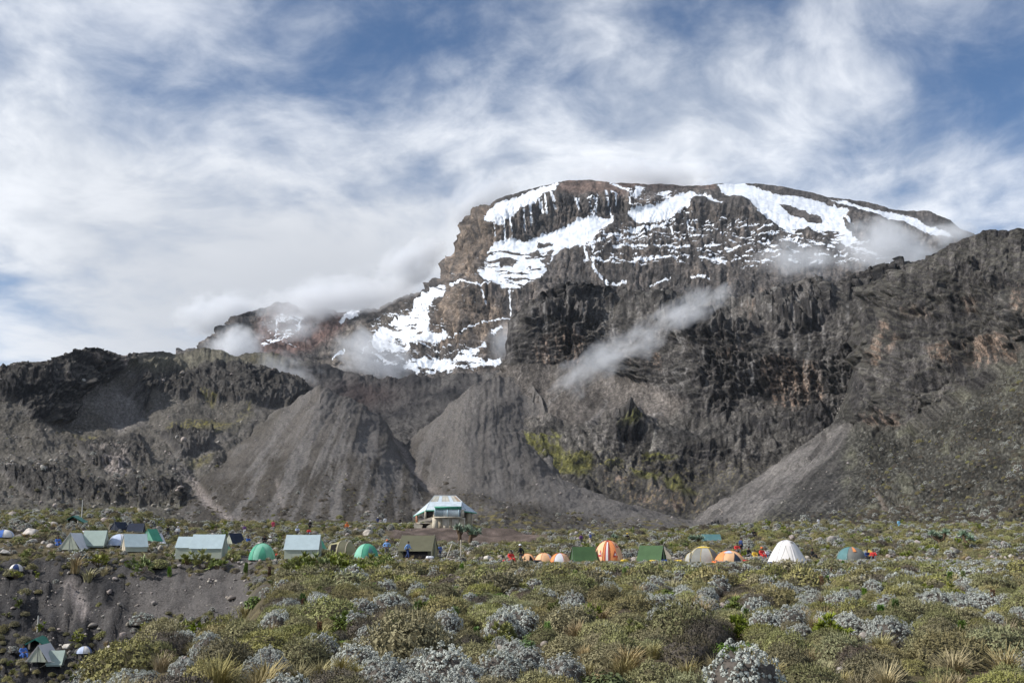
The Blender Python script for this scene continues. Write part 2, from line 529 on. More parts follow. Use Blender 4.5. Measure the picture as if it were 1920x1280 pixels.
def summit_colour(px, py, q, d, N):
    x, y, z = q[..., 0], q[..., 1], q[..., 2]
    n1 = fbm(x / 55, y / 55, z / 40, oct=5)
    n2 = fbm(x / 14, y / 14, z / 70, oct=5, gain=.6)
    n3 = fbm(x / 5, y / 5, z / 4, oct=4)
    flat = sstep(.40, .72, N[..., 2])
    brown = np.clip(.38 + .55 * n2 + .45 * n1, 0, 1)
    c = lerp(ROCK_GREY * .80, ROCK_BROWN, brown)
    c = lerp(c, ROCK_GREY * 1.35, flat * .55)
    sun_warm = np.clip(poly(px, py, [(835, 530), (862, 440), (900, 380), (960, 400), (930, 450), (900, 520)], 12) + poly(px, py, [(800, 640), (840, 545), (900, 535), (980, 620), (860, 650)], 15) * .9, 0, 1)
    c = lerp(c, C3(.245, .186, .138), sun_warm * np.clip(.55 + .8 * n2, 0, 1))  # left-facing cliffs painted warmer and lighter, as the sun lights them
    summit = poly(px, py, [(1040, 357), (1060, 335), (1180, 335), (1215, 340), (1340, 340), (1345, 356), (1200, 352), (1160, 365), (1100, 362)], 8)
    c = lerp(c, C3(.19, .135, .11), summit)
    red = poly(px, py, [(480, 610), (520, 575), (640, 585), (650, 615), (560, 670), (480, 690)], 12)
    c = lerp(c, C3(.15, .09, .075), red * .8)
    apron = poly(px, py, [(560, 690), (640, 640), (690, 590), (790, 555), (770, 600), (700, 660), (640, 720)], 12)
    c = lerp(c, C3(.17, .145, .12), apron * .8)
    dark = sstep(.05, .5, fbm(x / 30, y / 30, z / 12, oct=5))
    ckc = cracks((x + 6 * n1) / 17, y / 17, z / 130, .10) + .7 * cracks(x / 30, y / 30, (z + 5 * n1) / 8, .10)
    c = c * (1 - .4 * dark)[..., None] * np.exp(.7 * n3 + .75 * n2 + .4 * n1)[..., None] * (1 - .45 * np.clip(ckc, 0, 1))[..., None]
    wpx = px + 4 * fbm(x / 12, y / 12, z / 12, oct=4, gain=.6) + 2 * n3
    wpy = py + 4 * fbm(x / 12 + 50, y / 12, z / 12, oct=4, gain=.6) + 2 * n3
    snow = np.zeros(px.shape)
    for pl in SNOW_POLYS:
        snow = np.maximum(snow, poly(wpx, wpy, pl, 4.0))
    for h in SNOW_HOLES:
        snow = snow * (1 - poly(wpx, wpy, h, 3))
    # broken by rock steps in the lower fields
    strata = fbm(x / 45, y / 45, (z + 5 * n1) / 5.5, oct=4, gain=.6)
    brk = poly(px, py, [(890, 470), (1040, 470), (1030, 500), (980, 560), (880, 560)], 10) + poly(px, py, SNOW_POLYS[5], 4) * .7 + poly(px, py, SNOW_POLYS[6], 4) * .8 + poly(px, py, [(1480, 430), (1640, 440), (1640, 470), (1560, 470)], 6)
    snow = snow * (1 - np.clip(brk, 0, 1) * sstep(.10, .30, strata))
    # dusting on ledges
    dust = (poly(px, py, [(1100, 440), (1180, 420), (1290, 385), (1430, 420), (1480, 450), (1440, 500), (1300, 500), (1110, 505)], 14) * .95
            + poly(px, py, [(1400, 420), (1640, 460), (1680, 500), (1420, 500)], 14) * .8
            + poly(px, py, [(690, 600), (830, 545), (850, 640), (930, 640), (900, 690), (700, 690)], 12) * .75
            + poly(px, py, [(490, 600), (570, 595), (560, 650), (490, 655)], 8) * .9 + poly(px, py, [(840, 480), (910, 480), (950, 600), (830, 560)], 12) * .45
            + poly(px, py, [(1190, 350), (1330, 360), (1290, 385), (1180, 400)], 6) * .7)
    led = fbm(x / 28, y / 28, (z + 4 * n1) / 4.2, oct=5, gain=.62)
    snow = np.maximum(snow, np.clip(dust, 0, 1) * sstep(.25, .42, led + .16 * n3 + .34 * (flat - .5)))
    # gully streaks below the summit field
    for pts, w in SNOW_STROKES:
        snow = np.maximum(snow, stroke(px + 2.6 * n3 + 2.5 * n1, py + 2 * n3, pts, w, 1.4) * sstep(-.42, -.12, n3 + .5 * led + .3 * n1))
    return c, snow


terrain_layer('summit_massif', 'snow streaked brown summit massif above the valley', [
    [(300, 800, 3000), (1900, 800, 2900)],
    [(300, 735, 3300), (560, 715, 3400), (700, 700, 3450), (850, 700, 3400), (960, 690, 3300), (1200, 640, 3200), (1900, 620, 3000)],
    [(300, 690, 3900), (560, 670, 3800), (700, 655, 3700), (800, 640, 3620), (870, 640, 3560), (950, 600, 3500), (1000, 590, 3480), (1200, 580, 3400), (1500, 570, 3300), (1900, 540, 3100)],
    [(300, 672, 4200), (500, 640, 4250), (700, 610, 4200), (790, 575, 4050), (830, 552, 3900), (865, 540, 3720), (940, 545, 3680), (1000, 530, 3650), (1200, 525, 3600), (1500, 500, 3500), (1900, 490, 3300)],
    [(300, 668, 4300), (500, 620, 4400), (700, 595, 4350), (800, 552, 4300), (845, 520, 4200), (885, 500, 4000), (913, 462, 3950), (960, 452, 3960), (1020, 442, 3980), (1090, 410, 4020), (1150, 408, 4020), (1250, 425, 3900), (1500, 450, 3750), (1900, 465, 3500)],
    [(300, 664, 4400), (500, 600, 4500), (700, 590, 4450), (810, 542, 4400), (850, 490, 4330), (880, 425, 4220), (913, 408, 4050), (1000, 378, 4080), (1090, 362, 4120), (1170, 362, 4120), (1250, 380, 4050), (1400, 385, 3980), (1500, 400, 3950), (1700, 430, 3800), (1900, 455, 3600)],
    [(300, 662, 4500), (370, 656, 4500), (385, 642, 4500), (405, 632, 4500), (415, 618, 4500), (440, 612, 4520), (446, 592, 4520), (470, 586, 4560), (520, 577, 4650), (555, 579, 4700), (600, 584, 4700), (650, 590, 4700), (690, 585, 4650), (720, 575, 4600), (760, 563, 4560), (790, 551, 4520), (803, 542, 4500), (820, 525, 4480), (832, 519, 4460), (836, 491, 4440), (850, 485, 4420), (857, 470, 4420), (862, 445, 4410), (870, 420, 4400), (880, 404, 4380), (895, 390, 4360), (913, 384, 4300), (945, 371, 4350), (985, 357, 4400), (1040, 344, 4420), (1060, 339, 4420), (1110, 336, 4430), (1145, 343, 4430), (1170, 345, 4450), (1215, 347, 4450), (1240, 345, 4450), (1300, 351, 4450), (1350, 345, 4450), (1420, 345, 4450), (1455, 349, 4430), (1500, 357, 4400), (1545, 368, 4380), (1600, 377, 4350), (1640, 382, 4300), (1680, 395, 4250), (1740, 396, 4200), (1770, 409, 4150), (1800, 430, 4100), (1850, 450, 4000), (1900, 470, 3900)],
], 330, 1880, 1.6, 1.5, 4000., summit_disp, summit_colour, jag=[(6, 2.0, 26, 5)], back=900., smooth_rows=5)


# ---- mid buttress with grassy benches ---------------------------------------
def buttress_disp(px, py, q):
    x, y, z = q[..., 0], q[..., 1], q[..., 2]
    wx = 8 * fbm(x / 60, y / 60, z / 60, oct=3)
    col = fbm((x + wx) / 20, y / 20, z / 70, oct=5, gain=.6, ridged=True)
    led = terrace(z, x, y, 34)
    te = terrace(z + 11, y, x, 13)
    gen = fbm(x / 90, y / 90, z / 70, oct=4, gain=.5)
    gr = fbm(x / 18, y / 18, z / 9, oct=5, gain=.6)
    ck = cracks((x + wx) / 34, y / 34, z / 120) + .6 * cracks((x + wx) / 13 + 9, y / 13, z / 50) + .8 * cracks(x / 70 + 5, y / 70, (z + wx) / 15, .06)
    colf = fbm((x + wx) / 24, y / 24, z / 32, oct=6, gain=.6)
    colf = .45 * colf + .8 * blk(colf, 5)
    gr = gr + .9 * blk(fbm(x / 9, y / 9, z / 12, oct=4, gain=.6), 3)
    big = terrace(z + .12 * x, y + 50, x, 72)
    pil = fbm((x + wx) / 60, y / 60, z / 120, oct=3, gain=.5, ridged=True)
    apron = np.clip(poly(px, py, [(900, 800), (945, 700), (1000, 690), (1100, 695), (1200, 720), (1290, 755), (1270, 790), (1160, 770), (1080, 790), (1000, 780), (950, 820)], 14), 0, 1)
    prow = poly(px, py, [(940, 700), (985, 560), (1100, 545), (1120, 680), (1060, 700)], 10)
    bands = poly(px, py, [(980, 790), (1100, 770), (1430, 790), (1440, 880), (1200, 900), (1000, 830)], 10)
    d = gen * 15 + (1 - apron) * ((.35 + .65 * STEEP) * (col * (.5 + 5 * prow) + pil * 10 + colf * 6.5 - ck * 5.5) + led * 13 + te * 6.5 + big * 15 + gr * 3.2) + apron * gr * 1.8
    zone = .35 + .95 * sstep(-.30, .35, fbm(x / 120, y / 120, z / 80 + 3, oct=3))
    d = gen * 15 + (d - gen * 15) * zone * (1 - .62 * sstep(785, 825, py))
    cleft = stroke(px, py, [(1072, 580), (1070, 640), (1064, 662)], 9, 4) * 26 + stroke(px, py, [(1045, 565), (1070, 585)], 6, 3) * 10
    cave = poly(px, py, [(1105, 800), (1125, 782), (1150, 780), (1165, 795), (1150, 815), (1120, 820)], 6) * 12 + poly(px, py, [(1160, 822), (1220, 815), (1225, 848), (1165, 850)], 4) * 8
    return d - cleft - cave


MOSS_POLYS = [[(955, 830), (1000, 822), (1045, 830), (1060, 850), (1110, 860), (1110, 890), (1080, 895), (1040, 870), (1000, 855), (965, 845)],
              [(1165, 795), (1205, 790), (1190, 808), (1165, 812)], [(1205, 852), (1270, 856), (1270, 864), (1230, 868), (1205, 872)], [(1245, 905), (1270, 900), (1280, 922), (1310, 930), (1280, 935), (1250, 925)],
              [(1035, 815), (1060, 825), (1050, 835)], [(1075, 890), (1105, 895), (1090, 905)], [(1125, 880), (1160, 862), (1170, 868), (1135, 890)], [(1180, 880), (1240, 895), (1230, 910), (1190, 900)], [(1000, 842), (1080, 872), (1100, 900), (1040, 888)]]


def buttress_colour(px, py, q, d, N):
    x, y, z = q[..., 0], q[..., 1], q[..., 2]
    n1 = fbm(x / 60, y / 60, z / 50, oct=5)
    n2 = fbm(x / 12, y / 12, z / 80, oct=5, gain=.6)
    n3 = fbm(x / 5, y / 5, z / 4, oct=4)
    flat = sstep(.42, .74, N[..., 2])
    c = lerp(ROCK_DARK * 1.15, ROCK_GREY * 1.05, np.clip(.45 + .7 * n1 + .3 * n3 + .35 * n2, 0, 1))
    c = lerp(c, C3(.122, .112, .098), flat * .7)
    tan = np.clip(poly(px, py, [(1000, 640), (1060, 615), (1100, 640), (1110, 690), (1005, 690)], 8) * .9 + poly(px, py, [(1430, 690), (1470, 670), (1540, 690), (1550, 750), (1500, 770), (1440, 760)], 10) * 1.1
                  + poly(px, py, [(1220, 655), (1245, 660), (1250, 698), (1222, 695)], 6) + poly(px, py, [(1340, 660), (1400, 655), (1385, 680), (1345, 675)], 6) * .8 + poly(px, py, [(1380, 570), (1420, 570), (1410, 600), (1385, 600)], 6) * .7
                  + poly(px, py, [(1170, 640), (1230, 630), (1220, 700), (1180, 700)], 10) * .3, 0, 1)
    c = lerp(c, ROCK_TAN * .9, tan * (1 - .8 * flat) * sstep(-.3, .4, n2 + .35 * n3 + .3 * n1))
    c = lerp(c, C3(.21, .20, .19), .5 * sstep(.2, .5, n2) * sstep(760, 700, py))
    apron = np.clip(poly(px, py, [(900, 800), (945, 690), (1000, 685), (1100, 695), (1200, 715), (1290, 755), (1240, 790), (1160, 775), (1080, 795), (1000, 780), (950, 820)], 10), 0, 1)
    c = lerp(c, C3(.15, .132, .117), apron * .9)
    for pts, w in (([(1000, 775), (1040, 740), (1060, 725)], 5), ([(1100, 795), (1130, 765), (1135, 745)], 8), ([(1135, 765), (1180, 785), (1240, 775)], 7), ([(1130, 770), (1115, 790)], 7), ([(1160, 775), (1230, 790)], 6)):
        c = lerp(c, SCREE * 1.25, stroke(px + 4 * n1, py + 3 * n3, pts, w, 3) * .8)
    streaks = poly(px, py, [(1000, 785), (1100, 795), (1430, 800), (1440, 870), (1160, 880), (1000, 820)], 8)
    c = c * (1 + .55 * streaks * n2)[..., None]
    c = lerp(c, C3(.36, .34, .30), poly(px, py, [(1165, 828), (1225, 820), (1225, 848), (1170, 850)], 4) * sstep(.12, .35, n2))
    c = lerp(c, ROCK_TAN * .9, poly(px, py, [(1130, 895), (1310, 935), (1310, 960), (1240, 958), (1130, 910)], 6) * sstep(.05, .4, n3 + n2) * .7)
    moss = np.zeros(px.shape)
    for pl in MOSS_POLYS:
        moss = np.maximum(moss, poly(px + 6 * n3 + 5 * n1, py + 5 * n3, pl, 4))
    c = lerp(c, MOSS, moss * np.clip(.15 + .5 * n3 + .75 * flat, 0, 1))
    lowv = poly(px, py, [(960, 830), (1120, 860), (1440, 880), (1300, 980), (1150, 940)], 20)
    c = lerp(c, GRASSY * .6, lowv * sstep(.1, .5, n3) * .6)
    ckc = cracks((x + 8 * n1) / 22, y / 22, z / 140, .09) + .8 * cracks(x / 44, y / 44, (z + 6 * n1) / 10, .10)
    c = c * np.exp(.75 * n3 + .7 * n2 + .5 * n1 - .05)[..., None] * (1 - .5 * np.clip(ckc, 0, 1) * (1 - apron))[..., None]
    return c, np.zeros(px.shape)


terrain_layer('cliff_buttress', 'dark grey cliff buttress with scree apron and mossy benches', [
    [(860, 1040, 700), (1300, 1040, 650), (1800, 1040, 640)],
    [(860, 1000, 900), (960, 900, 1100), (1060, 930, 980), (1160, 945, 930), (1300, 965, 900), (1420, 940, 900), (1600, 900, 950), (1800, 880, 950)],
    [(860, 980, 1100), (960, 845, 1200), (1060, 880, 1120), (1160, 890, 1130), (1300, 900, 1120), (1430, 890, 1110), (1600, 850, 1080), (1800, 830, 1050)],
    [(860, 950, 1300), (960, 800, 1330), (1090, 795, 1240), (1160, 800, 1200), (1250, 830, 1165), (1430, 845, 1150), (1600, 810, 1180), (1800, 800, 1150)],
    [(860, 930, 1400), (950, 750, 1420), (1000, 745, 1420), (1100, 745, 1400), (1180, 765, 1340), (1300, 785, 1270), (1450, 785, 1240), (1600, 770, 1200), (1800, 770, 1150)],
    [(860, 900, 1450), (925, 735, 1540), (960, 690, 1520), (1060, 688, 1510), (1110, 690, 1490), (1180, 715, 1420), (1300, 735, 1310), (1450, 755, 1260), (1600, 740, 1215), (1800, 740, 1170)],
    [(860, 890, 1480), (925, 730, 1600), (955, 660, 1590), (985, 600, 1550), (1040, 590, 1545), (1140, 600, 1540), (1300, 620, 1390), (1450, 620, 1330), (1600, 600, 1290), (1800, 560, 1240)],
    [(860, 880, 1600), (920, 735, 1680), (940, 705, 1680), (948, 690, 1670), (952, 648, 1650), (966, 602, 1620), (985, 567, 1600), (1005, 558, 1600), (1050, 549, 1600), (1100, 542, 1610), (1140, 548, 1620), (1250, 552, 1600), (1330, 557, 1540), (1400, 555, 1500), (1480, 547, 1460), (1560, 534, 1420), (1640, 520, 1400), (1700, 503, 1380), (1760, 480, 1360), (1800, 470, 1350)],
], 870, 1760, 1.75, 1.7, 1500., buttress_disp, buttress_colour, jag=[(7, 6, 26, 5)], back=500.)


# ---- back basin between the moraines and the summit ------------------------
def basin_disp(px, py, q):
    x, y, z = q[..., 0], q[..., 1], q[..., 2]
    return 10 * fbm(x / 60, y / 60, z / 40, oct=6, gain=.55) + 7 * fbm(x / 40, y / 40, z / 14, oct=5, gain=.6, ridged=True)


def basin_colour(px, py, q, d, N):
    x, y, z = q[..., 0], q[..., 1], q[..., 2]
    n1 = fbm(x / 50, y / 50, z / 30, oct=5)
    n3 = fbm(x / 6, y / 6, z / 5, oct=4)
    c = lerp(SCREE * .8, ROCK_DARK, np.clip(.45 + 1.0 * n1, 0, 1))
    dk = np.maximum.reduce([blobm(px, py, 600, 695, 45, 14), blobm(px, py, 700, 745, 60, 18), blobm(px, py, 760, 715, 60, 12), blobm(px, py, 830, 740, 70, 10)])
    c = lerp(c, ROCK_DARK * .9, np.clip(dk * (1.1 + n3), 0, 1))
    c = lerp(c, C3(.11, .075, .065), .5 * blobm(px, py, 680, 740, 70, 25))
    c = lerp(c, GRASSY * .65, .5 * blobm(px, py, 500, 675, 60, 14))
    return c * (1 + .35 * n3)[..., None], np.zeros(px.shape)


terrain_layer('back_basin', 'dark rocky basin below the snow tongue', [
    [(380, 900, 1700), (1000, 900, 1700)],
    [(380, 790, 2000), (1000, 790, 2000)],
    [(380, 730, 2300), (600, 735, 2250), (700, 760, 2200), (800, 750, 2250), (1000, 730, 2300)],
    [(380, 672, 2600), (420, 668, 2600), (480, 662, 2600), (520, 668, 2600), (560, 676, 2600), (600, 680, 2600), (660, 700, 2600), (700, 708, 2600), (760, 706, 2600), (860, 708, 2600), (1000, 690, 2600)],
], 390, 1000, 2.0, 1.8, 2300., basin_disp, basin_colour, jag=[(3, 7, 30, 4)], back=300.)


# ---- left valley wall -------------------------------------------------------
CRAGS = [[(60, 690), (150, 655), (180, 660), (240, 668), (245, 690), (200, 715), (150, 740), (120, 800), (60, 790), (20, 720)],
         [(0, 690), (60, 690), (60, 760), (0, 740)], [(250, 690), (330, 670), (350, 690), (280, 740), (265, 775), (250, 740)], [(300, 700), (400, 685), (470, 690), (560, 725), (590, 745), (540, 765), (430, 752), (340, 752), (300, 740)],
         [(0, 890), (110, 890), (240, 910), (320, 912), (350, 935), (330, 950), (170, 945), (60, 930)], [(300, 820), (390, 800), (400, 840), (330, 860)], [(150, 830), (260, 820), (280, 870), (170, 880)], [(200, 670), (240, 662), (250, 690), (210, 700)]]


def valley_disp(px, py, q):
    x, y, z = q[..., 0], q[..., 1], q[..., 2]
    cr = np.zeros(px.shape)
    wob = 16 * fbm(x / 34, y / 34, z / 26, oct=5, gain=.6)
    for pl in CRAGS:
        cr = np.maximum(cr, poly(px + wob, py + wob * .6, pl, 4))
    wx = 8 * fbm(x / 50, y / 50, z / 50, oct=3)
    col = fbm((x + wx) / 24, y / 24, z / 80, oct=6, gain=.6, ridged=True)
    gen = fbm(x / 90, y / 90, z / 60, oct=7, gain=.55)
    gr = fbm(x / 20, y / 20, z / 13, oct=6, gain=.66)
    scree = poly(px, py, [(165, 745), (230, 720), (250, 740), (275, 790), (230, 810), (190, 780)], 10)
    rough = np.clip(sstep(780, 860, py), 0, 1) * (1 - scree)
    crest = stroke(px, py, [(-20, 720), (40, 700), (130, 668), (165, 675), (120, 730), (80, 790)], 70, 30)
    colf = fbm((x + wx) / 22, y / 22, z / 34, oct=6, gain=.62)
    colf = .45 * colf + .9 * blk(colf, 5)
    ck = cracks((x + wx) / 24, y / 24, z / 90) + .6 * cracks(x / 11 + 9, y / 11, z / 40)
    return gen * 16 + cr * (11 + (.45 + .55 * STEEP) * (colf * 15 + col * 4 - ck * 8 + terrace(z, y, x, 22) * 8)) + gr * (1.6 + 2.4 * rough) + rough * (terrace(z, x, y, 26) * 5) + crest * 5


def valley_colour(px, py, q, d, N):
    x, y, z = q[..., 0], q[..., 1], q[..., 2]
    n1 = fbm(x / 60, y / 60, z / 40, oct=5)
    n2 = fbm(x / 14, y / 14, z / 50, oct=4)
    n3 = fbm(x / 5, y / 5, z / 4, oct=4)
    c = lerp(SCREE_DK * .95, SCREE * .88, np.clip(.5 + 1.2 * n1 + .2 * n3, 0, 1))
    cr = np.zeros(px.shape)
    wob = 16 * fbm(x / 34, y / 34, z / 26, oct=5, gain=.6)
    for pl in CRAGS:
        cr = np.maximum(cr, poly(px + wob, py + wob * .6, pl, 4))
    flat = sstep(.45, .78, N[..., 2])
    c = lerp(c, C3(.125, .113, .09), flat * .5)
    c = lerp(c, ROCK_DARK * .82, cr * (1 - .5 * flat))
    c = lerp(c, C3(.30, .25, .21), poly(px, py, [(150, 672), (178, 668), (235, 672), (225, 692), (160, 690)], 6) * sstep(0, .4, n2) * .8)
    c = lerp(c, C3(.19, .175, .13), poly(px, py, [(235, 690), (280, 668), (420, 658), (470, 676), (400, 685), (330, 690), (290, 705)], 10) * .8)
    c = lerp(c, SCREE * 1.05, poly(px, py, [(165, 745), (230, 720), (250, 740), (275, 790), (230, 810), (190, 780)], 10) * .9)
    moss = np.zeros(px.shape)
    for pl in [[(350, 790), (400, 784), (440, 790), (470, 760), (480, 780), (440, 812), (380, 812), (330, 810)], [(140, 818), (185, 812), (175, 824), (150, 826)], [(380, 745), (410, 748), (400, 760)], [(345, 870), (400, 860), (390, 875), (350, 880)], [(310, 805), (350, 795), (345, 815)]]:
        moss = np.maximum(moss, poly(px + 8 * n3 + 6 * n1, py + 6 * n3, pl, 5))
    c = lerp(c, C3(.23, .20, .05), moss * np.clip(.4 + .9 * n3, 0, .85))
    pale = poly(px + 6 * n3, py + 6 * n3, [(190, 870), (235, 860), (250, 885), (225, 895), (195, 885)], 5) + stroke(px, py, [(345, 880), (370, 920), (395, 945), (410, 965), (450, 985), (500, 990)], 14, 7) * .8 + stroke(px, py, [(170, 845), (240, 850)], 8, 5) * .5
    c = lerp(c, C3(.36, .31, .28), np.clip(pale, 0, 1) * sstep(-.25, .25, n3) * .85)
    c = lerp(c, SCREE * .72, poly(px + 8 * n1, py + 8 * n1, [(330, 905), (390, 850), (470, 797), (555, 745), (530, 735), (430, 790), (330, 860)], 16) * .8)
    veg = sstep(935, 960, py)
    c = lerp(c, BUSHY * 1.0, veg * sstep(-.1, .3, n3) * .6)
    c = c * np.exp(.6 * n3 + .3 * n2)[..., None]
    return c, np.zeros(px.shape)


terrain_layer('valley_side', 'rocky left valley side with dark crags and scree pockets', [
    [(-160, 1060, 300), (700, 1060, 300)],
    [(-160, 965, 420), (100, 968, 420), (300, 975, 440), (450, 1000, 460), (700, 1010, 470)],
    [(-160, 925, 600), (0, 932, 600), (170, 944, 600), (340, 952, 600), (450, 980, 600), (700, 980, 600)],
    [(-160, 880, 660), (0, 884, 660), (100, 890, 660), (240, 908, 650), (320, 916, 640), (350, 935, 650), (450, 960, 660), (700, 960, 700)],
    [(-160, 845, 900), (0, 850, 900), (150, 845, 950), (250, 835, 960), (400, 835, 980), (500, 830, 1050), (700, 850, 1050)],
    [(-160, 780, 1010), (0, 785, 1010), (80, 800, 1030), (130, 800, 1070), (250, 775, 1160), (330, 755, 1250), (450, 760, 1250), (560, 775, 1300), (700, 830, 1300)],
    [(-160, 730, 1040), (0, 730, 1050), (70, 720, 1080), (130, 710, 1120), (200, 710, 1210), (260, 700, 1290), (330, 690, 1380), (450, 700, 1380), (560, 740, 1400), (700, 820, 1400)],
    [(-160, 695, 1100), (-80, 690, 1100), (0, 687, 1100), (60, 680, 1120), (115, 674, 1160), (140, 664, 1190), (152, 660, 1200), (172, 661, 1220), (176, 674, 1225), (181, 663, 1230), (205, 659, 1270), (225, 669, 1300), (250, 662, 1340), (300, 660, 1420), (340, 663, 1500), (400, 659, 1520), (440, 666, 1520), (470, 679, 1520), (500, 699, 1500), (540, 722, 1480), (580, 729, 1460), (620, 760, 1440), (700, 800, 1440)],
], -110, 690, 1.7, 1.6, 1000., valley_disp, valley_colour, jag=[(7, 5, 24, 5)], back=300.)


# ---- central moraine cones --------------------------------------------------
def cone_flow(px, py):
    """angle-like coordinate down the two fans, for gullies and streaks"""
    a1 = np.arctan2(px - 740, np.maximum(py - 540, 4))
    a2 = np.arctan2(px - 915, np.maximum(py - 540, 4))
    w = sstep(-40, 40, px - (720 + (py - 780) * .55))
    return a1, a2, w


def moraine_disp(px, py, q):
    x, y, z = q[..., 0], q[..., 1], q[..., 2]
    a1, a2, w = cone_flow(px, py)
    wob = .02 * fbm(x / 50, y / 50, z / 40, oct=4)
    r1 = fbm((a1 + wob) * 13, a1 * 0 + .3, (py / 400), oct=4, gain=.5)
    r2 = fbm((a2 + wob) * 15, a2 * 0 + 7.3, (py / 400), oct=5, gain=.6)
    gr = fbm(x / 10, y / 10, z / 8, oct=5, gain=.65)
    gen = fbm(x / 80, y / 80, z / 50, oct=6)
    stream = stroke(px + 4 * gr, py, [(735, 785), (750, 830), (765, 865), (800, 905), (850, 940)], 16, 10)
    st2 = stroke(px + 3 * gr, py, [(345, 880), (370, 920), (395, 945), (430, 975), (500, 990)], 20, 12)
    return gen * 9 + (r1 * (1 - w) + r2 * w * .7) * 4 + gr * 2.0 - stream * 7 - st2 * 5


def moraine_colour(px, py, q, d, N):
    x, y, z = q[..., 0], q[..., 1], q[..., 2]
    a1, a2, w = cone_flow(px, py)
    n1 = fbm(x / 60, y / 60, z / 40, oct=5)
    n3 = fbm(x / 4.5, y / 4.5, z / 3.5, oct=4)
    wob = .012 * n1
    s1 = fbm((a1 + wob) * 17, a1 * 0 + 1.3, py / 160, oct=5, gain=.6)
    s2 = fbm((a2 + wob) * 22, a2 * 0 + 5.3, py / 300, oct=5, gain=.65)
    s = s1 * (1 - w) + s2 * w
    low = sstep(800, 940, py + 60 * n1)
    strip = sstep(-.20, .20, s + .18 * n3 + .30 * n1)
    c = lerp(SCREE * 1.0, C3(.115, .10, .085), strip * (.60 - .35 * w))
    edge = sstep(60, 0, px - np.interp(py, [720, 745, 800, 852, 890, 930, 1000], [600, 560, 480, 400, 350, 330, 200])) * sstep(730, 790, py)
    c = lerp(c, C3(.098, .088, .074), edge * np.clip(.7 + 1.2 * s + .5 * n3, 0, 1))
    rub = stroke(px, py, [(640, 745), (700, 775), (745, 820), (770, 860)], 46, 20)
    c = lerp(c, C3(.085, .076, .07), rub * np.clip(.55 + .9 * n3, 0, 1) * .8)
    shrub = np.clip(low * (.10 + .95 * sstep(-.16, .12, s + .16 * n3)) + strip * .25 * sstep(760, 840, py), 0, 1)
    right_low = sstep(0, 30, py - (905 + (px - 870) * .20))
    shrub = np.clip(np.where(px < 800 + 20 * n1, shrub, shrub * .25 + right_low * .9), 0, 1)
    c = lerp(c, C3(.066, .057, .046), shrub * np.clip(.70 + .8 * n3 + .5 * n1, 0, 1))
    c = lerp(c, SCREE * 1.0, sstep(1000, 1100, px) * (1 - right_low) * .7)
    c = lerp(c, ROCK_DARK * 1.2, blobm(px, py, 780, 850, 40, 60) * sstep(0, .4, n3) * .5)
    stream = stroke(px + 7 * n3, py + 5 * n3, [(735, 785), (750, 830), (768, 868), (800, 905), (845, 935)], 11, 6)
    st2 = stroke(px + 8 * n3, py + 4 * n3, [(345, 880), (372, 920), (395, 945), (430, 972), (500, 990)], 15, 8)
    st3 = stroke(px + 4 * n3, py + 3 * n3, [(520, 905), (524, 930), (532, 950)], 5, 3)
    c = lerp(c, C3(.38, .33, .30), np.clip(stream * .55 + st2 * .9 + st3 * .55, 0, 1) * np.clip(.65 + .8 * n3, 0, 1))
    g = poly(px, py, [(870, 945), (960, 965), (1050, 985), (1180, 975), (1280, 975), (1290, 1005), (1100, 1010), (900, 985)], 12)
    c = lerp(c, GRASSY * .85, g * sstep(.05, .4, fbm(x / 18, y / 18, z / 5, oct=4)))
    c = c * (1 + .32 * n3)[..., None]
    return c, np.zeros(px.shape)


terrain_layer('moraine_slopes', 'grey scree moraine cones in the valley centre', [
    [(200, 1060, 280), (1400, 1060, 280)],
    [(200, 1010, 380), (400, 1000, 380), (700, 990, 380), (960, 1000, 380), (1200, 1003, 390), (1400, 1005, 400)],
    [(200, 1000, 480), (330, 965, 500), (450, 960, 460), (600, 945, 450), (720, 945, 450), (820, 955, 480), (900, 950, 460), (1000, 965, 450), (1150, 975, 460), (1300, 985, 520), (1400, 995, 560)],
    [(200, 995, 700), (330, 930, 760), (370, 905, 760), (450, 885, 700), (560, 870, 660), (680, 865, 660), (760, 890, 760), (800, 905, 800), (880, 880, 760), (960, 880, 860), (1060, 915, 820), (1180, 950, 720), (1300, 978, 760), (1400, 992, 800)],
    [(200, 990, 900), (330, 925, 950), (400, 865, 980), (480, 825, 950), (580, 800, 900), (660, 805, 900), (730, 825, 980), (765, 862, 1060), (800, 840, 1050), (870, 815, 1080), (935, 805, 1200), (1000, 840, 1230), (1030, 885, 1080), (1060, 903, 980), (1180, 944, 900), (1300, 976, 900), (1400, 990, 900)],
    [(200, 988, 1150), (330, 922, 1150), (350, 890, 1150), (400, 852, 1180), (480, 800, 1220), (560, 746, 1260), (600, 724, 1280), (640, 738, 1290), (690, 763, 1280), (730, 795, 1300), (762, 832, 1300), (790, 802, 1320), (850, 752, 1380), (880, 728, 1420), (905, 712, 1460), (935, 703, 1500), (970, 706, 1510), (1000, 724, 1470), (1020, 765, 1400), (1030, 820, 1300), (1040, 868, 1180), (1060, 899, 1060), (1180, 941, 1000), (1300, 974, 980), (1400, 988, 980)],
], 210, 1390, 1.9, 1.7, 900., moraine_disp, moraine_colour, jag=[(5, 3, 30, 4)], back=250., smooth_rows=10)


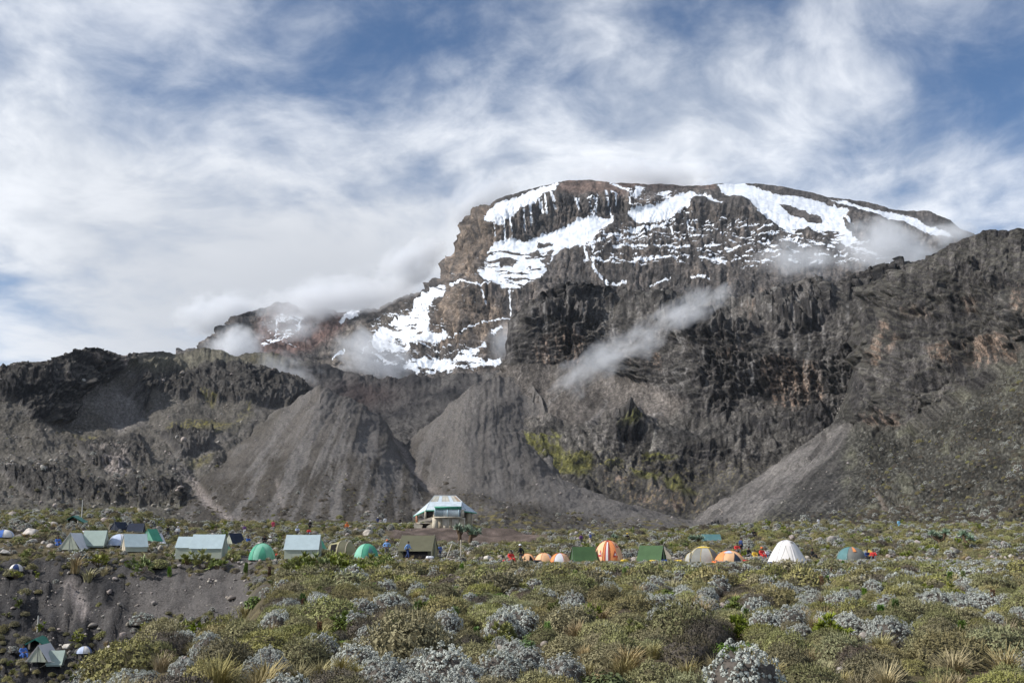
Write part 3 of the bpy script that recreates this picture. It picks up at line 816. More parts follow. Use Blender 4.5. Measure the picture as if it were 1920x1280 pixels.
# ---- right valley wall ------------------------------------------------------
def wall_disp(px, py, q):
    x, y, z = q[..., 0], q[..., 1], q[..., 2]
    base = np.interp(px, [1590, 1700, 1800, 1920, 2100], [800, 810, 745, 660, 600])
    cl = sstep(18, -18, py - base) * sstep(1585, 1600, px)
    fan = sstep(1640, 1600, px + 25 * fbm(x / 30, y / 30, z / 30, oct=3)) * (1 - cl)
    wx = 10 * fbm(x / 70, y / 70, z / 60, oct=3)
    col = fbm((x + wx) / 26, y / 26, z / 80, oct=5, gain=.6, ridged=True)
    led = terrace(z + .25 * x, x, y, 44)
    big = terrace(z + .30 * x + 30, y + 70, x, 95)
    pil = fbm((x + wx) / 75, y / 75, z / 150, oct=3, gain=.5, ridged=True)
    seam = stroke(px + 4 * fbm(x / 20, y / 20, z / 20, oct=3), py, [(1612, 560), (1600, 640), (1606, 720), (1606, 765)], 9, 5) * 14
    te = terrace(z + .2 * x, y, x, 15)
    colf = fbm((x + wx) / 27, y / 27, z / 36, oct=6, gain=.6)
    colf = .45 * colf + .8 * blk(colf, 5)
    ck = cracks((x + wx) / 40, y / 40, z / 130) + .6 * cracks(x / 15 + 9, y / 15, z / 60) + .8 * cracks(x / 80 + 5, y / 80, (z + .25 * x + wx) / 18, .06)
    gen = fbm(x / 100, y / 100, z / 80, oct=4, gain=.5)
    gr = fbm(x / 15, y / 15, z / 10, oct=6, gain=.68)
    crack = stroke(px + 3 * gr, py, [(1720, 745), (1760, 728), (1780, 715)], 3, 2) * 7 + stroke(px, py, [(1640, 815), (1660, 800), (1680, 795)], 7, 3) * 9 + stroke(px + 4 * gr, py, [(1650, 920), (1690, 940), (1720, 970)], 5, 3) * 7
    over = stroke(px + 6 * gr, py + 4 * led, [(1660, 640), (1760, 632), (1850, 640), (1930, 622)], 8, 4) * 8
    streak = fbm((px * 1.0 + py * .9) / 9, (px - py) / 160, px * 0, oct=4)
    zone = .35 + .95 * sstep(-.30, .35, fbm(x / 130, y / 130, z / 90 + 3, oct=3))
    return gen * 12 + zone * cl * ((.35 + .65 * STEEP) * (col * 1.2 + pil * 12 + colf * 6.5 - ck * 6) + te * 6 + led * 13 + big * 16 - seam + gr * 2.4) + (1 - cl) * (1 - fan) * (gr * 5 + 5 * blk(fbm(x / 26, y / 26, z / 14, oct=4, gain=.6), 4) + 4 * terrace(z + .3 * x, x, y, 30)) + fan * (gr * 1.2 + streak * 2.0) - crack - over * cl


def wall_colour(px, py, q, d, N):
    x, y, z = q[..., 0], q[..., 1], q[..., 2]
    n1 = fbm(x / 60, y / 60, z / 45, oct=5)
    n2 = fbm(x / 12, y / 12, z / 90, oct=5, gain=.6)
    n3 = fbm(x / 5, y / 5, z / 4, oct=5, gain=.6)
    base = np.interp(px, [1590, 1700, 1800, 1920, 2100], [800, 810, 745, 660, 600])
    cl = sstep(14, -14, py - base + 12 * n1) * sstep(1585, 1598, px)
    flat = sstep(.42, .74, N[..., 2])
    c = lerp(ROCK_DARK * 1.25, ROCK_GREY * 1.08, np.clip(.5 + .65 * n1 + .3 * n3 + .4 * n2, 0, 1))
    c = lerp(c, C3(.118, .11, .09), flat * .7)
    tan = np.clip(poly(px, py, [(1635, 640), (1665, 600), (1700, 595), (1690, 640), (1650, 690), (1632, 680)], 7) * .9 + poly(px, py, [(1740, 655), (1800, 640), (1925, 630), (1925, 675), (1840, 690), (1760, 680)], 8)
                  + poly(px, py, [(1895, 535), (1925, 530), (1925, 600), (1905, 590)], 5) * .8 + poly(px, py, [(1700, 580), (1760, 585), (1760, 600), (1700, 600)], 5) * .5
                  + poly(px, py, [(1625, 775), (1690, 770), (1700, 800), (1640, 830), (1622, 800)], 7) * .8 + stroke(px, py, [(1638, 845), (1640, 825), (1680, 808)], 7, 4) * .9
                  + poly(px, py, [(1800, 560), (1840, 560), (1840, 590), (1810, 590)], 6) * .5, 0, 1)
    c = lerp(c, C3(.245, .178, .135), tan * (1 - .8 * flat) * sstep(-.3, .4, n2 + .35 * n3 + .3 * n1))
    bush = (1 - cl)
    bc = lerp(C3(.042, .039, .031), C3(.125, .119, .100), np.clip(.34 + 1.2 * n3 + .6 * n1, 0, 1))
    bc = lerp(bc, C3(.12, .12, .06), sstep(.2, .5, n1) * .25)
    c = lerp(c, bc, bush)
    # scree fan running down left from the foot of the wall
    fanm = np.clip(poly(px + 10 * n1, py + 6 * n1, [(1575, 790), (1600, 800), (1560, 850), (1490, 910), (1470, 950), (1400, 985), (1330, 1005), (1250, 1010), (1285, 975), (1380, 915), (1440, 880), (1500, 840)], 9), 0, 1)
    fs = fbm((px * .75 + py) / 11, (px - py) / 150, px * 0 + 2, oct=5, gain=.6)
    c = lerp(c, lerp(SCREE * .8, SCREE * 1.35, np.clip(.5 + 1.2 * fs, 0, 1)), fanm * .95)
    left = sstep(1600, 1560, px) * (1 - fanm)
    c = lerp(c, lerp(ROCK_DARK * 1.1, SCREE * .8, np.clip(.5 + 1.3 * fs, 0, 1)), left * .6)
    lowg = sstep(950, 985, py)
    c = lerp(c, C3(.16, .15, .07), lowg * sstep(0, .3, n3) * (1 - fanm) * .6)
    c = lerp(c, C3(.27, .22, .18), stroke(px + 5 * n3, py, [(1640, 920), (1660, 955), (1668, 985)], 9, 5) * .6 + stroke(px + 4 * n3, py, [(1690, 945), (1725, 975)], 6, 4) * .6)
    ckc = cracks((x + 8 * n1) / 26, y / 26, z / 140, .08) + .8 * cracks(x / 50, y / 50, (z + .2 * x + 6 * n1) / 12, .10)
    c = c * np.exp(.7 * n3 + .65 * n2 * cl + .45 * n1 - .03)[..., None] * (1 - .5 * np.clip(ckc, 0, 1) * cl)[..., None]
    return c, np.zeros(px.shape)


terrain_layer('valley_wall', 'tall grey right valley wall with orange rock stains', [
    [(1200, 1060, 300), (2150, 1060, 280)],
    [(1200, 1015, 420), (1300, 1000, 400), (1500, 998, 380), (1920, 990, 330), (2150, 985, 320)],
    [(1200, 1012, 600), (1290, 985, 640), (1400, 960, 560), (1500, 950, 520), (1620, 950, 520), (1750, 930, 470), (1920, 880, 430), (2150, 860, 400)],
    [(1200, 1010, 760), (1290, 980, 800), (1400, 925, 860), (1500, 870, 860), (1560, 840, 860), (1600, 850, 800), (1700, 860, 720), (1800, 800, 700), (1920, 740, 640), (2150, 700, 600)],
    [(1200, 1008, 900), (1290, 978, 900), (1380, 918, 1000), (1440, 882, 1040), (1500, 842, 1060), (1560, 795, 1080), (1592, 790, 1050), (1610, 800, 960), (1700, 805, 900), (1800, 740, 880), (1920, 655, 850), (2150, 600, 800)],
    [(1200, 1007, 1000), (1290, 977, 1000), (1380, 917, 1050), (1440, 881, 1080), (1500, 841, 1100), (1560, 792, 1130), (1588, 760, 1130), (1600, 700, 1060), (1630, 640, 1000), (1700, 630, 960), (1800, 600, 930), (1920, 545, 900), (2150, 520, 860)],
    [(1200, 1006, 1100), (1290, 976, 1100), (1380, 916, 1130), (1440, 880, 1150), (1500, 840, 1180), (1560, 790, 1200), (1585, 755, 1220), (1592, 690, 1150), (1600, 610, 1130), (1625, 545, 1090), (1660, 518, 1050), (1700, 503, 1020), (1740, 488, 1000), (1790, 458, 985), (1850, 434, 975), (1920, 430, 960), (2000, 425, 960), (2150, 420, 960)],
], 1210, 2040, 1.7, 1.6, 850., wall_disp, wall_colour, jag=[(6, 4, 28, 5)], back=300.)
# ------------------------------------------------------------------ near ground
G_D = np.array([2, 10, 18, 25, 35, 45, 60, 75, 88, 94, 100, 106, 112, 118, 125, 140, 160, 180, 200, 220, 245, 280, 330], float)
_left = [0, -.3, -.9, -1.7, -3.2, -5, -7.6, -9.6, -10.6, -9.9, -7.4, -4.2, -1.2, .2, 1.2, 2.6, 4.2, 5.4, 6.1, 6.0, 4, 0, -5]
_tail = [.2, .6, 1.3, 2.3, 3.1, 3.8, 4.0, 3, 0, -5]
_ctail = [.35, .6, 1.0, 1.5, 1.9, 2.2, 2.4, 1.8, -.5, -5]
_rtail = [.5, .9, 1.5, 2.4, 3.1, 3.7, 4.1, 3.2, 0, -5]
_z0 = [0, 0, 0, 0, 0, 0, 0, 0, 0, 0, 0, .05, .15]
G_PX = np.array([-700, 0, 120, 240, 330, 420, 500, 560, 700, 850, 960, 1200, 1500, 1920, 2700], float)
G_Z = np.array([
    _left, _left, _left,
    [0, 0, -.3, -.5, -2, -4.5, -7.4, -9.4, -10.2, -9.0, -6.4, -3.6, -1] + _left[13:],
    [0, 0, 0, -.2, -.6, -3, -6, -8, -8.6, -7.4, -5.2, -3, -.8] + _tail,
    [0, 0, 0, -.1, -.7, -2.5, -4, -5.5, -6, -5.2, -3.8, -2.2, -.6] + _tail,
    [0, 0, 0, 0, -.1, -.3, -.8, -1.4, -1.6, -1.3, -.9, -.4, 0] + _tail,
    _z0 + _tail, _z0 + _tail, _z0 + _tail, _z0 + _ctail, _z0 + _ctail, _z0 + _rtail, _z0 + _rtail, _z0 + _rtail])


def gpx(x, y):
    return 960 + x / np.maximum(y, 1e-3) * FPX * 1.02


def ground_z(x, y):
    x = np.asarray(x, float); y = np.asarray(y, float)
    x, y = np.broadcast_arrays(x, y)
    px = np.clip(gpx(x, np.maximum(y, 2.0)), G_PX[0], G_PX[-1])
    D = np.clip(y, G_D[0], G_D[-1])
    i = np.clip(np.searchsorted(G_PX, px) - 1, 0, len(G_PX) - 2)
    j = np.clip(np.searchsorted(G_D, D) - 1, 0, len(G_D) - 2)
    u = (px - G_PX[i]) / (G_PX[i + 1] - G_PX[i]); u = u * u * (3 - 2 * u)
    v = (D - G_D[j]) / (G_D[j + 1] - G_D[j])
    z = G_Z[i, j] * (1 - u) * (1 - v) + G_Z[i + 1, j] * u * (1 - v) + G_Z[i, j + 1] * (1 - u) * v + G_Z[i + 1, j + 1] * u * v
    amp = .10 + .30 * sstep(95, 190, y)
    z = z + amp * fbm(x / 5.5, y / 5.5, oct=4) + .9 * sstep(100, 180, y) * fbm(x / 23, y / 23 + 4, oct=3)
    gully = sstep(540, 430, px) * sstep(40, 90, y) * sstep(122, 108, y)
    z = z + gully * (1.5 * fbm(x / 6, y / 6 + 9, oct=5, gain=.6, ridged=True) + 1.5 * fbm(x / 2.4, y / 2.4, oct=4, gain=.6, ridged=True) * sstep(330, 180, px))
    # the bank the hut stands on: flat top, steep bare front
    hx = x - (-8.6); hy = y - 189
    r = np.sqrt((hx / 10.5) ** 2 + (hy / 11.5) ** 2)
    top = sstep(1.28, .72, r + .05 * fbm(x / 3, y / 3, oct=3))
    z = z * (1 - top) + 3.42 * top
    r2 = np.sqrt(((x + 4.2) / 9) ** 2 + ((y - 183) / 11) ** 2)
    t2 = sstep(1.2, .5, r2) * (1 - top)
    z = z * (1 - t2) + np.maximum(z, 2.35) * t2
    dip = np.exp(-((x + 7) / 9) ** 2 - ((y - 158) / 14) ** 2) * (1 - top)
    return z - 2.2 * dip


_DS = np.concatenate([np.linspace(6, 60, 220), np.linspace(60.3, 260, 660)])


def hit(px, py):
    """where the line of sight through a picture position meets the near ground"""
    p = P(np.full(_DS.shape, float(px)), np.full(_DS.shape, float(py)), _DS)
    fi = np.clip((gpx(p[:, 0], _DS) - gc[0]) / 5.0, 0, len(gc) - 1.001); fj = np.clip((np.log(_DS) - math.log(2.2)) / .0135, 0, len(gd) - 1.001)
    i, j = fi.astype(int), fj.astype(int); u, v = fi - i, fj - j
    d = p[:, 2] - (GZ[j, i] * (1 - u) * (1 - v) + GZ[j, i + 1] * u * (1 - v) + GZ[j + 1, i] * (1 - u) * v + GZ[j + 1, i + 1] * u * v)
    k = np.nonzero(d <= 0)[0]
    D = _DS[k[0]] if len(k) else 215.0
    q = P(float(px), float(py), D)
    return float(q[0]), float(D), float(ground_z(q[0], D))


def at(px, D):
    """ground point at distance D in the direction of picture column px"""
    x = (px - 960) / (FPX * 1.02) * D
    return float(x), float(D), float(ground_z(x, D))


def to_pix(x, y, z):
    rz = (z - CAMZ) / y
    # invert ray(): rz = (s + b c) / (c - b s)
    s_, c_ = math.sin(PITCH), math.cos(PITCH)
    b = (rz * c_ - s_) / (c_ + rz * s_)
    return 960 + x / y * (c_ - b * s_) * FPX, 640 - b * FPX


PATHS = [([(700, 1092), (780, 1082), (860, 1084), (950, 1086), (1020, 1092)], 13), ([(1400, 1092), (1360, 1120), (1345, 1150), (1335, 1165), (1372, 1190), (1358, 1215), (1320, 1235), (1240, 1248), (1180, 1285)], 22),
         ([(1765, 1105), (1735, 1150), (1715, 1185), (1735, 1215), (1800, 1240), (1860, 1262)], 14), ([(330, 1290), (400, 1268), (480, 1262), (520, 1285)], 30), ([(1450, 1240), (1420, 1270)], 22), ([(640, 1210), (660, 1240)], 6)]


def ground_masks(px, py, x, y):
    n = fbm(x / 1.7, y / 1.7, oct=4)
    n2 = fbm(x / 6, y / 6 + 40, oct=4)
    path = np.zeros(px.shape)
    for pts, w in PATHS:
        path = np.maximum(path, stroke(px + 7 * n, py + 3 * n, pts, w, w * .3))
    ux = gpx(x, y)
    gully = sstep(520, 470, ux + 40 * n2) * sstep(55, 80, y) * sstep(119, 114, y + 3 * n2)
    hx = np.sqrt(((x + 7.2) / 11.5) ** 2 + ((y - 174) / 28) ** 2)
    bank = sstep(1.15, .95, hx + .12 * n2)
    camp = sstep(90, 96, y + 2 * n) * sstep(113, 108, y + 2 * n) * sstep(520, 620, ux) * (.5 + .5 * sstep(-.2, .2, n2))
    return path, gully, bank, camp


gc = np.arange(-640, 2600, 5.0)
gd = np.exp(np.arange(math.log(2.2), math.log(330), .0135))
GX = (gc[None, :] - 960) / (FPX * 1.02) * gd[:, None]
GY = np.broadcast_to(gd[:, None], GX.shape).copy()
GZ = ground_z(GX, GY)
gpx_, gpy_ = to_pix(GX, GY, GZ)
pth, gul, bnk, cmp_ = ground_masks(gpx_, gpy_, GX, GY)
n1 = fbm(GX / 2.2, GY / 2.2, oct=5)
n2 = fbm(GX / 9, GY / 9 + 7, oct=4)
c = lerp(C3(.085, .070, .045), C3(.15, .125, .068), np.clip(.5 + 1.2 * n2 + .4 * n1, 0, 1))
c = lerp(c, C3(.075, .055, .043), sstep(.1, .5, n1) * .6)
c = lerp(c, C3(.16, .155, .05), sstep(.15, .5, fbm(GX / 4, GY / 4 + 70, oct=3)) * .5)
c = lerp(c, C3(.17, .145, .125), cmp_ * .8)
c = lerp(c, C3(.088, .064, .052) * 1.05, pth * .95)
gcol = lerp(C3(.030, .030, .032), C3(.105, .096, .090), np.clip(.35 + .8 * n1 + .9 * sstep(200, 330, gpx(GX, GY) + 40 * n2) * sstep(60, 100, GY), 0, 1))
gcol = lerp(gcol, C3(.33, .29, .27), stroke(gpx_ + 9 * n1, gpy_ + 5 * n1, [(128, 1100), (150, 1125), (158, 1150), (172, 1160)], 16, 8) * .8)
c = lerp(c, gcol, gul)
c = lerp(c, C3(.118, .090, .076) * np.exp(1.0 * n1)[..., None], bnk * .95)
c = lerp(c, C3(.30, .245, .10), poly(gpx_, gpy_, [(1150, 1010), (1290, 1000), (1290, 985), (1150, 985)], 8) * .7)
V = np.stack([GX, GY, GZ], -1).reshape(-1, 3)
idx = np.arange(V.shape[0]).reshape(GX.shape)
F = np.stack([idx[:-1, :-1], idx[:-1, 1:], idx[1:, 1:], idx[1:, :-1]], -1).reshape(-1, 4)

m = bpy.data.materials.new('heath_ground')
m.use_nodes = True
T = NT(m.node_tree)
co = T.n('ShaderNodeTexCoord').outputs['Object']
colr = T.n('ShaderNodeAttribute', None, attribute_name='soil_colour').outputs['Color']
g1 = T.noise(co, 5.0, 7, .65)
g2 = T.noise(co, .7, 4, .6)
k = T.m('ADD', T.ramp(g1, .3, .72, .45, 1.6, False), T.ramp(g2, .3, .7, -.15, .2, False))
vm = T.n('ShaderNodeVectorMath', {0: colr, 'Scale': k}, operation='SCALE').outputs[0]
b = T.n('ShaderNodeBsdfPrincipled', {'Base Color': vm, 'Roughness': .95, 'Specular IOR Level': .1})
bp = T.n('ShaderNodeBump', {'Height': T.noise(co, 3.0, 8, .7), 'Strength': 1.0, 'Distance': .25})
T.t.links.new(bp.outputs[0], b.inputs['Normal'])
T.n('ShaderNodeOutputMaterial', {'Surface': b.outputs[0]})
me = mesh_from('ground', V, F, [m], smooth=True)
ca = me.attributes.new('soil_colour', 'FLOAT_COLOR', 'POINT')
ca.data.foreach_set('color', np.concatenate([c.reshape(-1, 3), np.ones((len(V), 1))], 1).astype(np.float32).ravel())
tag(link('ground', me), None, None, None, 'structure')

# the land that carries on below and behind, out to the horizon
rr = [0, 60, 250, 900, 3000, 6000, 9000]
V, F = [(0, 0, -25)], []
for r in rr[1:]:
    for a in range(48):
        V.append((r * math.cos(a * math.pi / 24), r * math.sin(a * math.pi / 24), -25 - r * .006))
for a in range(48):
    F.append((0, 1 + a, 1 + (a + 1) % 48))
for k_ in range(len(rr) - 2):
    for a in range(48):
        F.append((1 + k_ * 48 + a, 1 + (k_ + 1) * 48 + a, 1 + (k_ + 1) * 48 + (a + 1) % 48, 1 + k_ * 48 + (a + 1) % 48))
tag(link('plain', mesh_from('plain', V, F, [mat_simple('plain_soil', (.12, .11, .085), .95, .3, .01)])), None, None, None, 'structure')

# ------------------------------------------------------------------ plants
rng = np.random.RandomState(11)
MAT = {
    'silver': mat_simple('silver_leaf', (.41, .425, .38), .75, .16, 9, .2, rand=.22),
    'olive': mat_simple('heath_leaf', (.245, .228, .105), .8, .30, 5, .2, rand=.40),
    'dark': mat_simple('dark_heath_leaf', (.115, .098, .072), .85, .35, 5, .15, rand=.4),
    'green': mat_simple('green_leaf', (.13, .19, .045), .6, .3, 6, .35, rand=.4),
    'ygreen': mat_simple('groundsel_leaf', (.19, .21, .05), .6, .4, 3, .35, rand=.4),
    'straw': mat_simple('straw_blade', (.36, .30, .155), .8, .25, 5, .2, rand=.35),
    'wood': mat_simple('dark_twig', (.095, .082, .070), .9, .3, 12, .1),
    'heathwood': mat_simple('heath_twig', (.085, .075, .042), .9, .3, 12, .1),
    'rust': mat_simple('dry_flower_spike', (.20, .115, .07), .85, .4, 14, .15, rand=.3),
    'glaucous': mat_simple('giant_groundsel_leaf', (.22, .29, .20), .55, .25, 5, .35, rand=.2),
    'deadleaf': mat_simple('dead_leaf_skirt', (.12, .085, .055), .9, .35, 8, .1),
    'rock': mat_simple('weathered_stone', (.29, .255, .225), .9, .4, 2.2, .15, bump=.6, rand=.5),
    'rockpale': mat_simple('pale_stone', (.50, .46, .41), .9, .3, 1.6, .15, bump=.6, rand=.2),
}


def frames(n):
    """two tangents for each normal"""
    n = n / (np.linalg.norm(n, axis=1, keepdims=True) + 1e-9)
    a = np.where(np.abs(n[:, 2:3]) < .9, np.array([[0, 0, 1.]]), np.array([[1., 0, 0]]))
    t = np.cross(a, n); t /= np.linalg.norm(t, axis=1, keepdims=True) + 1e-9
    return n, t, np.cross(n, t)


def leaves(pos, nor, L, Wd, r, tilt=.5):
    """one diamond leaf per position, facing its normal with jitter"""
    n, t, b_ = frames(nor + tilt * r.normal(size=nor.shape))
    a = r.uniform(0, 2 * np.pi, len(pos))[:, None]
    d = t * np.cos(a) + b_ * np.sin(a); w = np.cross(n, d)
    L = (L * r.uniform(.7, 1.3, len(pos)))[:, None]; Wd = (Wd * r.uniform(.7, 1.3, len(pos)))[:, None]
    V = np.stack([pos - d * L / 2, pos + w * Wd / 2 + n * L * .12, pos + d * L / 2, pos - w * Wd / 2 + n * L * .12], 1).reshape(-1, 3)
    return V, np.arange(len(V)).reshape(-1, 4)


def sprigs(pos, dirs, L, Wd, r, jit=.35):
    """narrow upright blades"""
    d, t, b_ = frames(dirs + jit * r.normal(size=dirs.shape))
    a = r.uniform(0, 2 * np.pi, len(pos))[:, None]
    w = t * np.cos(a) + b_ * np.sin(a)
    L = (L * r.uniform(.6, 1.4, len(pos)))[:, None]; Wd = (Wd * r.uniform(.7, 1.3, len(pos)))[:, None]
    V = np.stack([pos - w * Wd / 3, pos + w * Wd / 3, pos + d * L * .7 + w * Wd / 2, pos + d * L - w * Wd / 4], 1).reshape(-1, 3)
    return V, np.arange(len(V)).reshape(-1, 4)


def dome_pts(n, r, flat=.0, lumps=None, h=.55):
    """points over a lumpy dome of diameter 1"""
    u = r.uniform(-.05, 1, n); a = r.uniform(0, 2 * np.pi, n)
    s = np.sqrt(np.clip(1 - u * u, 0, 1))
    nn = np.stack([s * np.cos(a), s * np.sin(a), u], 1)
    k = 1 + .30 * fbm(nn[:, 0] * 2.4 + lumps, nn[:, 1] * 2.4, nn[:, 2] * 2.4, oct=3)
    p = nn * k[:, None] * np.array([.5, .5, h])
    no = nn / np.array([.5, .5, h]) ; no /= np.linalg.norm(no, axis=1, keepdims=True)
    return p, no


def inner_dome(lump, s, h, nu=16, nv=7):
    V = []
    for j in range(nv):
        ph = j / (nv - 1) * math.pi / 2 * .97
        for i in range(nu):
            a = 2 * math.pi * i / nu
            n_ = np.array([math.cos(ph) * math.cos(a), math.cos(ph) * math.sin(a), math.sin(ph)])
            k = 1 + .30 * float(fbm(np.array([n_[0] * 2.4 + lump]), np.array([n_[1] * 2.4]), np.array([n_[2] * 2.4]), oct=3)[0])
            V.append(n_ * k * s * np.array([.5, .5, h]) - np.array([0, 0, .04]))
    F = [[j * nu + i, j * nu + (i + 1) % nu, (j + 1) * nu + (i + 1) % nu, (j + 1) * nu + i] for j in range(nv - 1) for i in range(nu)]
    return np.array(V), np.array(F)


def stems_geo(r, n, h, rad=.5, thick=.012):
    V, F = [], []
    for i in range(n):
        a = r.uniform(0, 2 * math.pi); q = r.uniform(.5, .92)
        e = np.array([math.cos(a) * rad * q, math.sin(a) * rad * q, h * r.uniform(.25, .7)])
        s0 = np.array([math.cos(a) * .1, math.sin(a) * .1, -.03])
        w = np.array([-math.sin(a), math.cos(a), 0]) * thick
        up = np.array([0, 0, thick])
        k = len(V)
        V += [s0 - w, s0 + w, s0 + up * 2, e - w * .5, e + w * .5, e + up]
        F += [[k, k + 1, k + 4, k + 3], [k + 1, k + 2, k + 5, k + 4], [k + 2, k, k + 3, k + 5]]
    return np.array(V), np.array(F)


def cat(*parts):
    V, F, M, o = [], [], [], 0
    for (v, f, mi) in parts:
        V.append(v); F.append(f + o); M.append(np.full(len(f), mi)); o += len(v)
    return np.concatenate(V), np.concatenate(F), np.concatenate(M)


def bush_geo(kind, seed, lod):
    r = np.random.RandomState(seed)
    lump = seed * 1.37
    if kind == 'silver':
        nh, nl, hs = [(330, 13, .034), (95, 7, .055)][lod]
        p, no = dome_pts(nh, r, lumps=lump, h=.60)
        p *= r.uniform(.90, 1.01, (nh, 1))
        hp = np.repeat(p, nl, 0); hn = np.repeat(no, nl, 0)
        dv = r.normal(size=hp.shape) + hn * 1.1
        dv /= np.linalg.norm(dv, axis=1, keepdims=True)
        rad = np.repeat(r.uniform(.7, 1.35, nh), nl)[:, None]
        V, F = leaves(hp + dv * hs * rad, dv, [.034, .065][lod], [.024, .05][lod], r, .22)
        iv, iff = inner_dome(lump, .93, .58)
        return (V, F), (iv, iff), 'silver', 'wood'
    if kind in ('olive', 'dark'):
        n = [3000, 620][lod]
        p, no = dome_pts(n, r, lumps=lump, h=.46)
        p *= r.uniform(.88, 1.0, (n, 1))
        up = no + np.array([0, 0, .7])
        n2_ = int(n * .38)
        v1, f1 = sprigs(p[:n2_], up[:n2_], [.050, .085][lod], [.015, .035][lod], r, .3)
        v2, f2 = leaves(p[n2_:], no[n2_:] + np.array([0, 0, .3]), [.045, .08][lod], [.022, .048][lod], r, .28)
        V, F, _ = cat((v1, f1, 0), (v2, f2, 0))
        iv, iff = inner_dome(lump, .93, .43)
        return (V, F), (iv, iff), kind, 'heathwood' if kind == 'olive' else 'wood'
    if kind == 'green':
        n = [900, 260][lod]
        p, no = dome_pts(n, r, lumps=lump, h=.40)
        p *= r.uniform(.7, 1.02, (n, 1))
        V, F = leaves(p, no + np.array([0, 0, .8]), [.10, .16][lod], [.055, .10][lod], r, .5)
        iv, iff = inner_dome(lump, .78, .33, 10, 4)
        return (V, F), (iv, iff), 'green', 'heathwood'
    if kind == 'groundsel':
        nr, nl = [(26, 26), (10, 14)][lod]
        p, no = dome_pts(nr, r, lumps=lump, h=.62)
        p *= r.uniform(.55, .98, (nr, 1)); p[:, 2] += .08
        hp = np.repeat(p, nl, 0)
        dv = r.normal(size=hp.shape) * np.array([1, 1, .5]) + np.repeat(no, nl, 0) * .8 + np.array([0, 0, .7])
        V, F = sprigs(hp, dv, [.19, .24][lod], [.060, .10][lod], r, .25)
        sv, sf = stems_geo(r, 14, .8, .5, .016)
        return (V, F), (sv, sf), 'ygreen', 'deadleaf'
    if kind == 'grass':
        n = [230, 60][lod]
        a = r.uniform(0, 2 * np.pi, n); q = r.uniform(0, .16, n)
        b0 = np.stack([np.cos(a) * q, np.sin(a) * q, np.full(n, -.03)], 1)
        a2 = a + r.normal(size=n) * .5
        o = np.stack([np.cos(a2), np.sin(a2), np.zeros(n)], 1)
        ln = r.uniform(.15, .5, n)[:, None]; hh = r.uniform(.35, .75, n)[:, None]
        w = np.stack([-np.sin(a2), np.cos(a2), np.zeros(n)], 1) * [.007, .016][lod]
        z = np.array([[0, 0, 1.]])
        m1 = b0 + o * ln * .35 + z * hh * .65
        e = b0 + o * ln + z * hh * r.uniform(.7, 1.05, n)[:, None]
        V = np.stack([b0 - w, b0 + w, m1 + w, m1 - w, e + w * .3, e - w * .3], 1).reshape(-1, 3)
        k = np.arange(n)[:, None] * 6
        F = np.concatenate([k + np.array([[0, 1, 2, 3]]), k + np.array([[3, 2, 4, 5]])])
        return (V, F), None, 'straw', None
    if kind == 'lobelia':
        n = [260, 80][lod]
        t = np.sort(r.uniform(0, 1, n)); a = np.arange(n) * 2.4
        rad = .17 * np.sqrt(np.clip(1 - (t - .25) ** 2 * 1.6, .05, 1))
        p = np.stack([np.cos(a) * rad * .5, np.sin(a) * rad * .5, t * .62 + .06], 1)
        dv = np.stack([np.cos(a), np.sin(a), .35 + 1.5 * t], 1)
        V, F = sprigs(p, dv, .14, [.045, .08][lod], r, .12)
        sv, sf = tube([(0, 0, -.05), (0, 0, .62)], [.07, .05], 6)
        return (V, F), (sv, sf), 'green', 'deadleaf'
    if kind == 'spike':
        n = [420, 120][lod]
        t = np.sort(r.uniform(0, 1, n)); a = np.arange(n) * 2.4
        rad = .10 * (1 - .35 * t)
        p = np.stack([np.cos(a) * rad, np.sin(a) * rad, t * 1.1 + .1], 1)
        dv = np.stack([np.cos(a), np.sin(a), np.full(n, .5)], 1)
        V, F = sprigs(p, dv, .07, .05, r, .2)
        sv, sf = tube([(0, 0, -.05), (0, 0, .6), (0, 0, 1.18)], [.10, .10, .05], 7)
        return (V, F), (sv, sf), 'rust', 'deadleaf'


def tube(pts, rad, n=8, cap=True):
    """tapered tube through points"""
    pts = np.array(pts, float)
    rad = np.broadcast_to(np.asarray(rad, float), (len(pts),))
    V, F = [], []
    d = np.gradient(pts, axis=0)
    nn, t, b_ = frames(d)
    t0 = t[0]
    for i in range(len(pts)):
        ti = t0 - nn[i] * (t0 @ nn[i]); ti /= np.linalg.norm(ti) + 1e-9
        bi = np.cross(nn[i], ti)
        for k in range(n):
            a = 2 * math.pi * k / n
            V.append(pts[i] + rad[i] * (ti * math.cos(a) + bi * math.sin(a)))
    for i in range(len(pts) - 1):
        for k in range(n):
            F.append([i * n + k, i * n + (k + 1) % n, (i + 1) * n + (k + 1) % n, (i + 1) * n + k])
    m_ = len(pts) - 1
    V += [pts[0], pts[-1]]
    c0, c1 = len(V) - 2, len(V) - 1
    for k in range(n):
        F.append([c0, k, (k + 1) % n, c0]) if False else None
    return np.array(V), np.array(F)


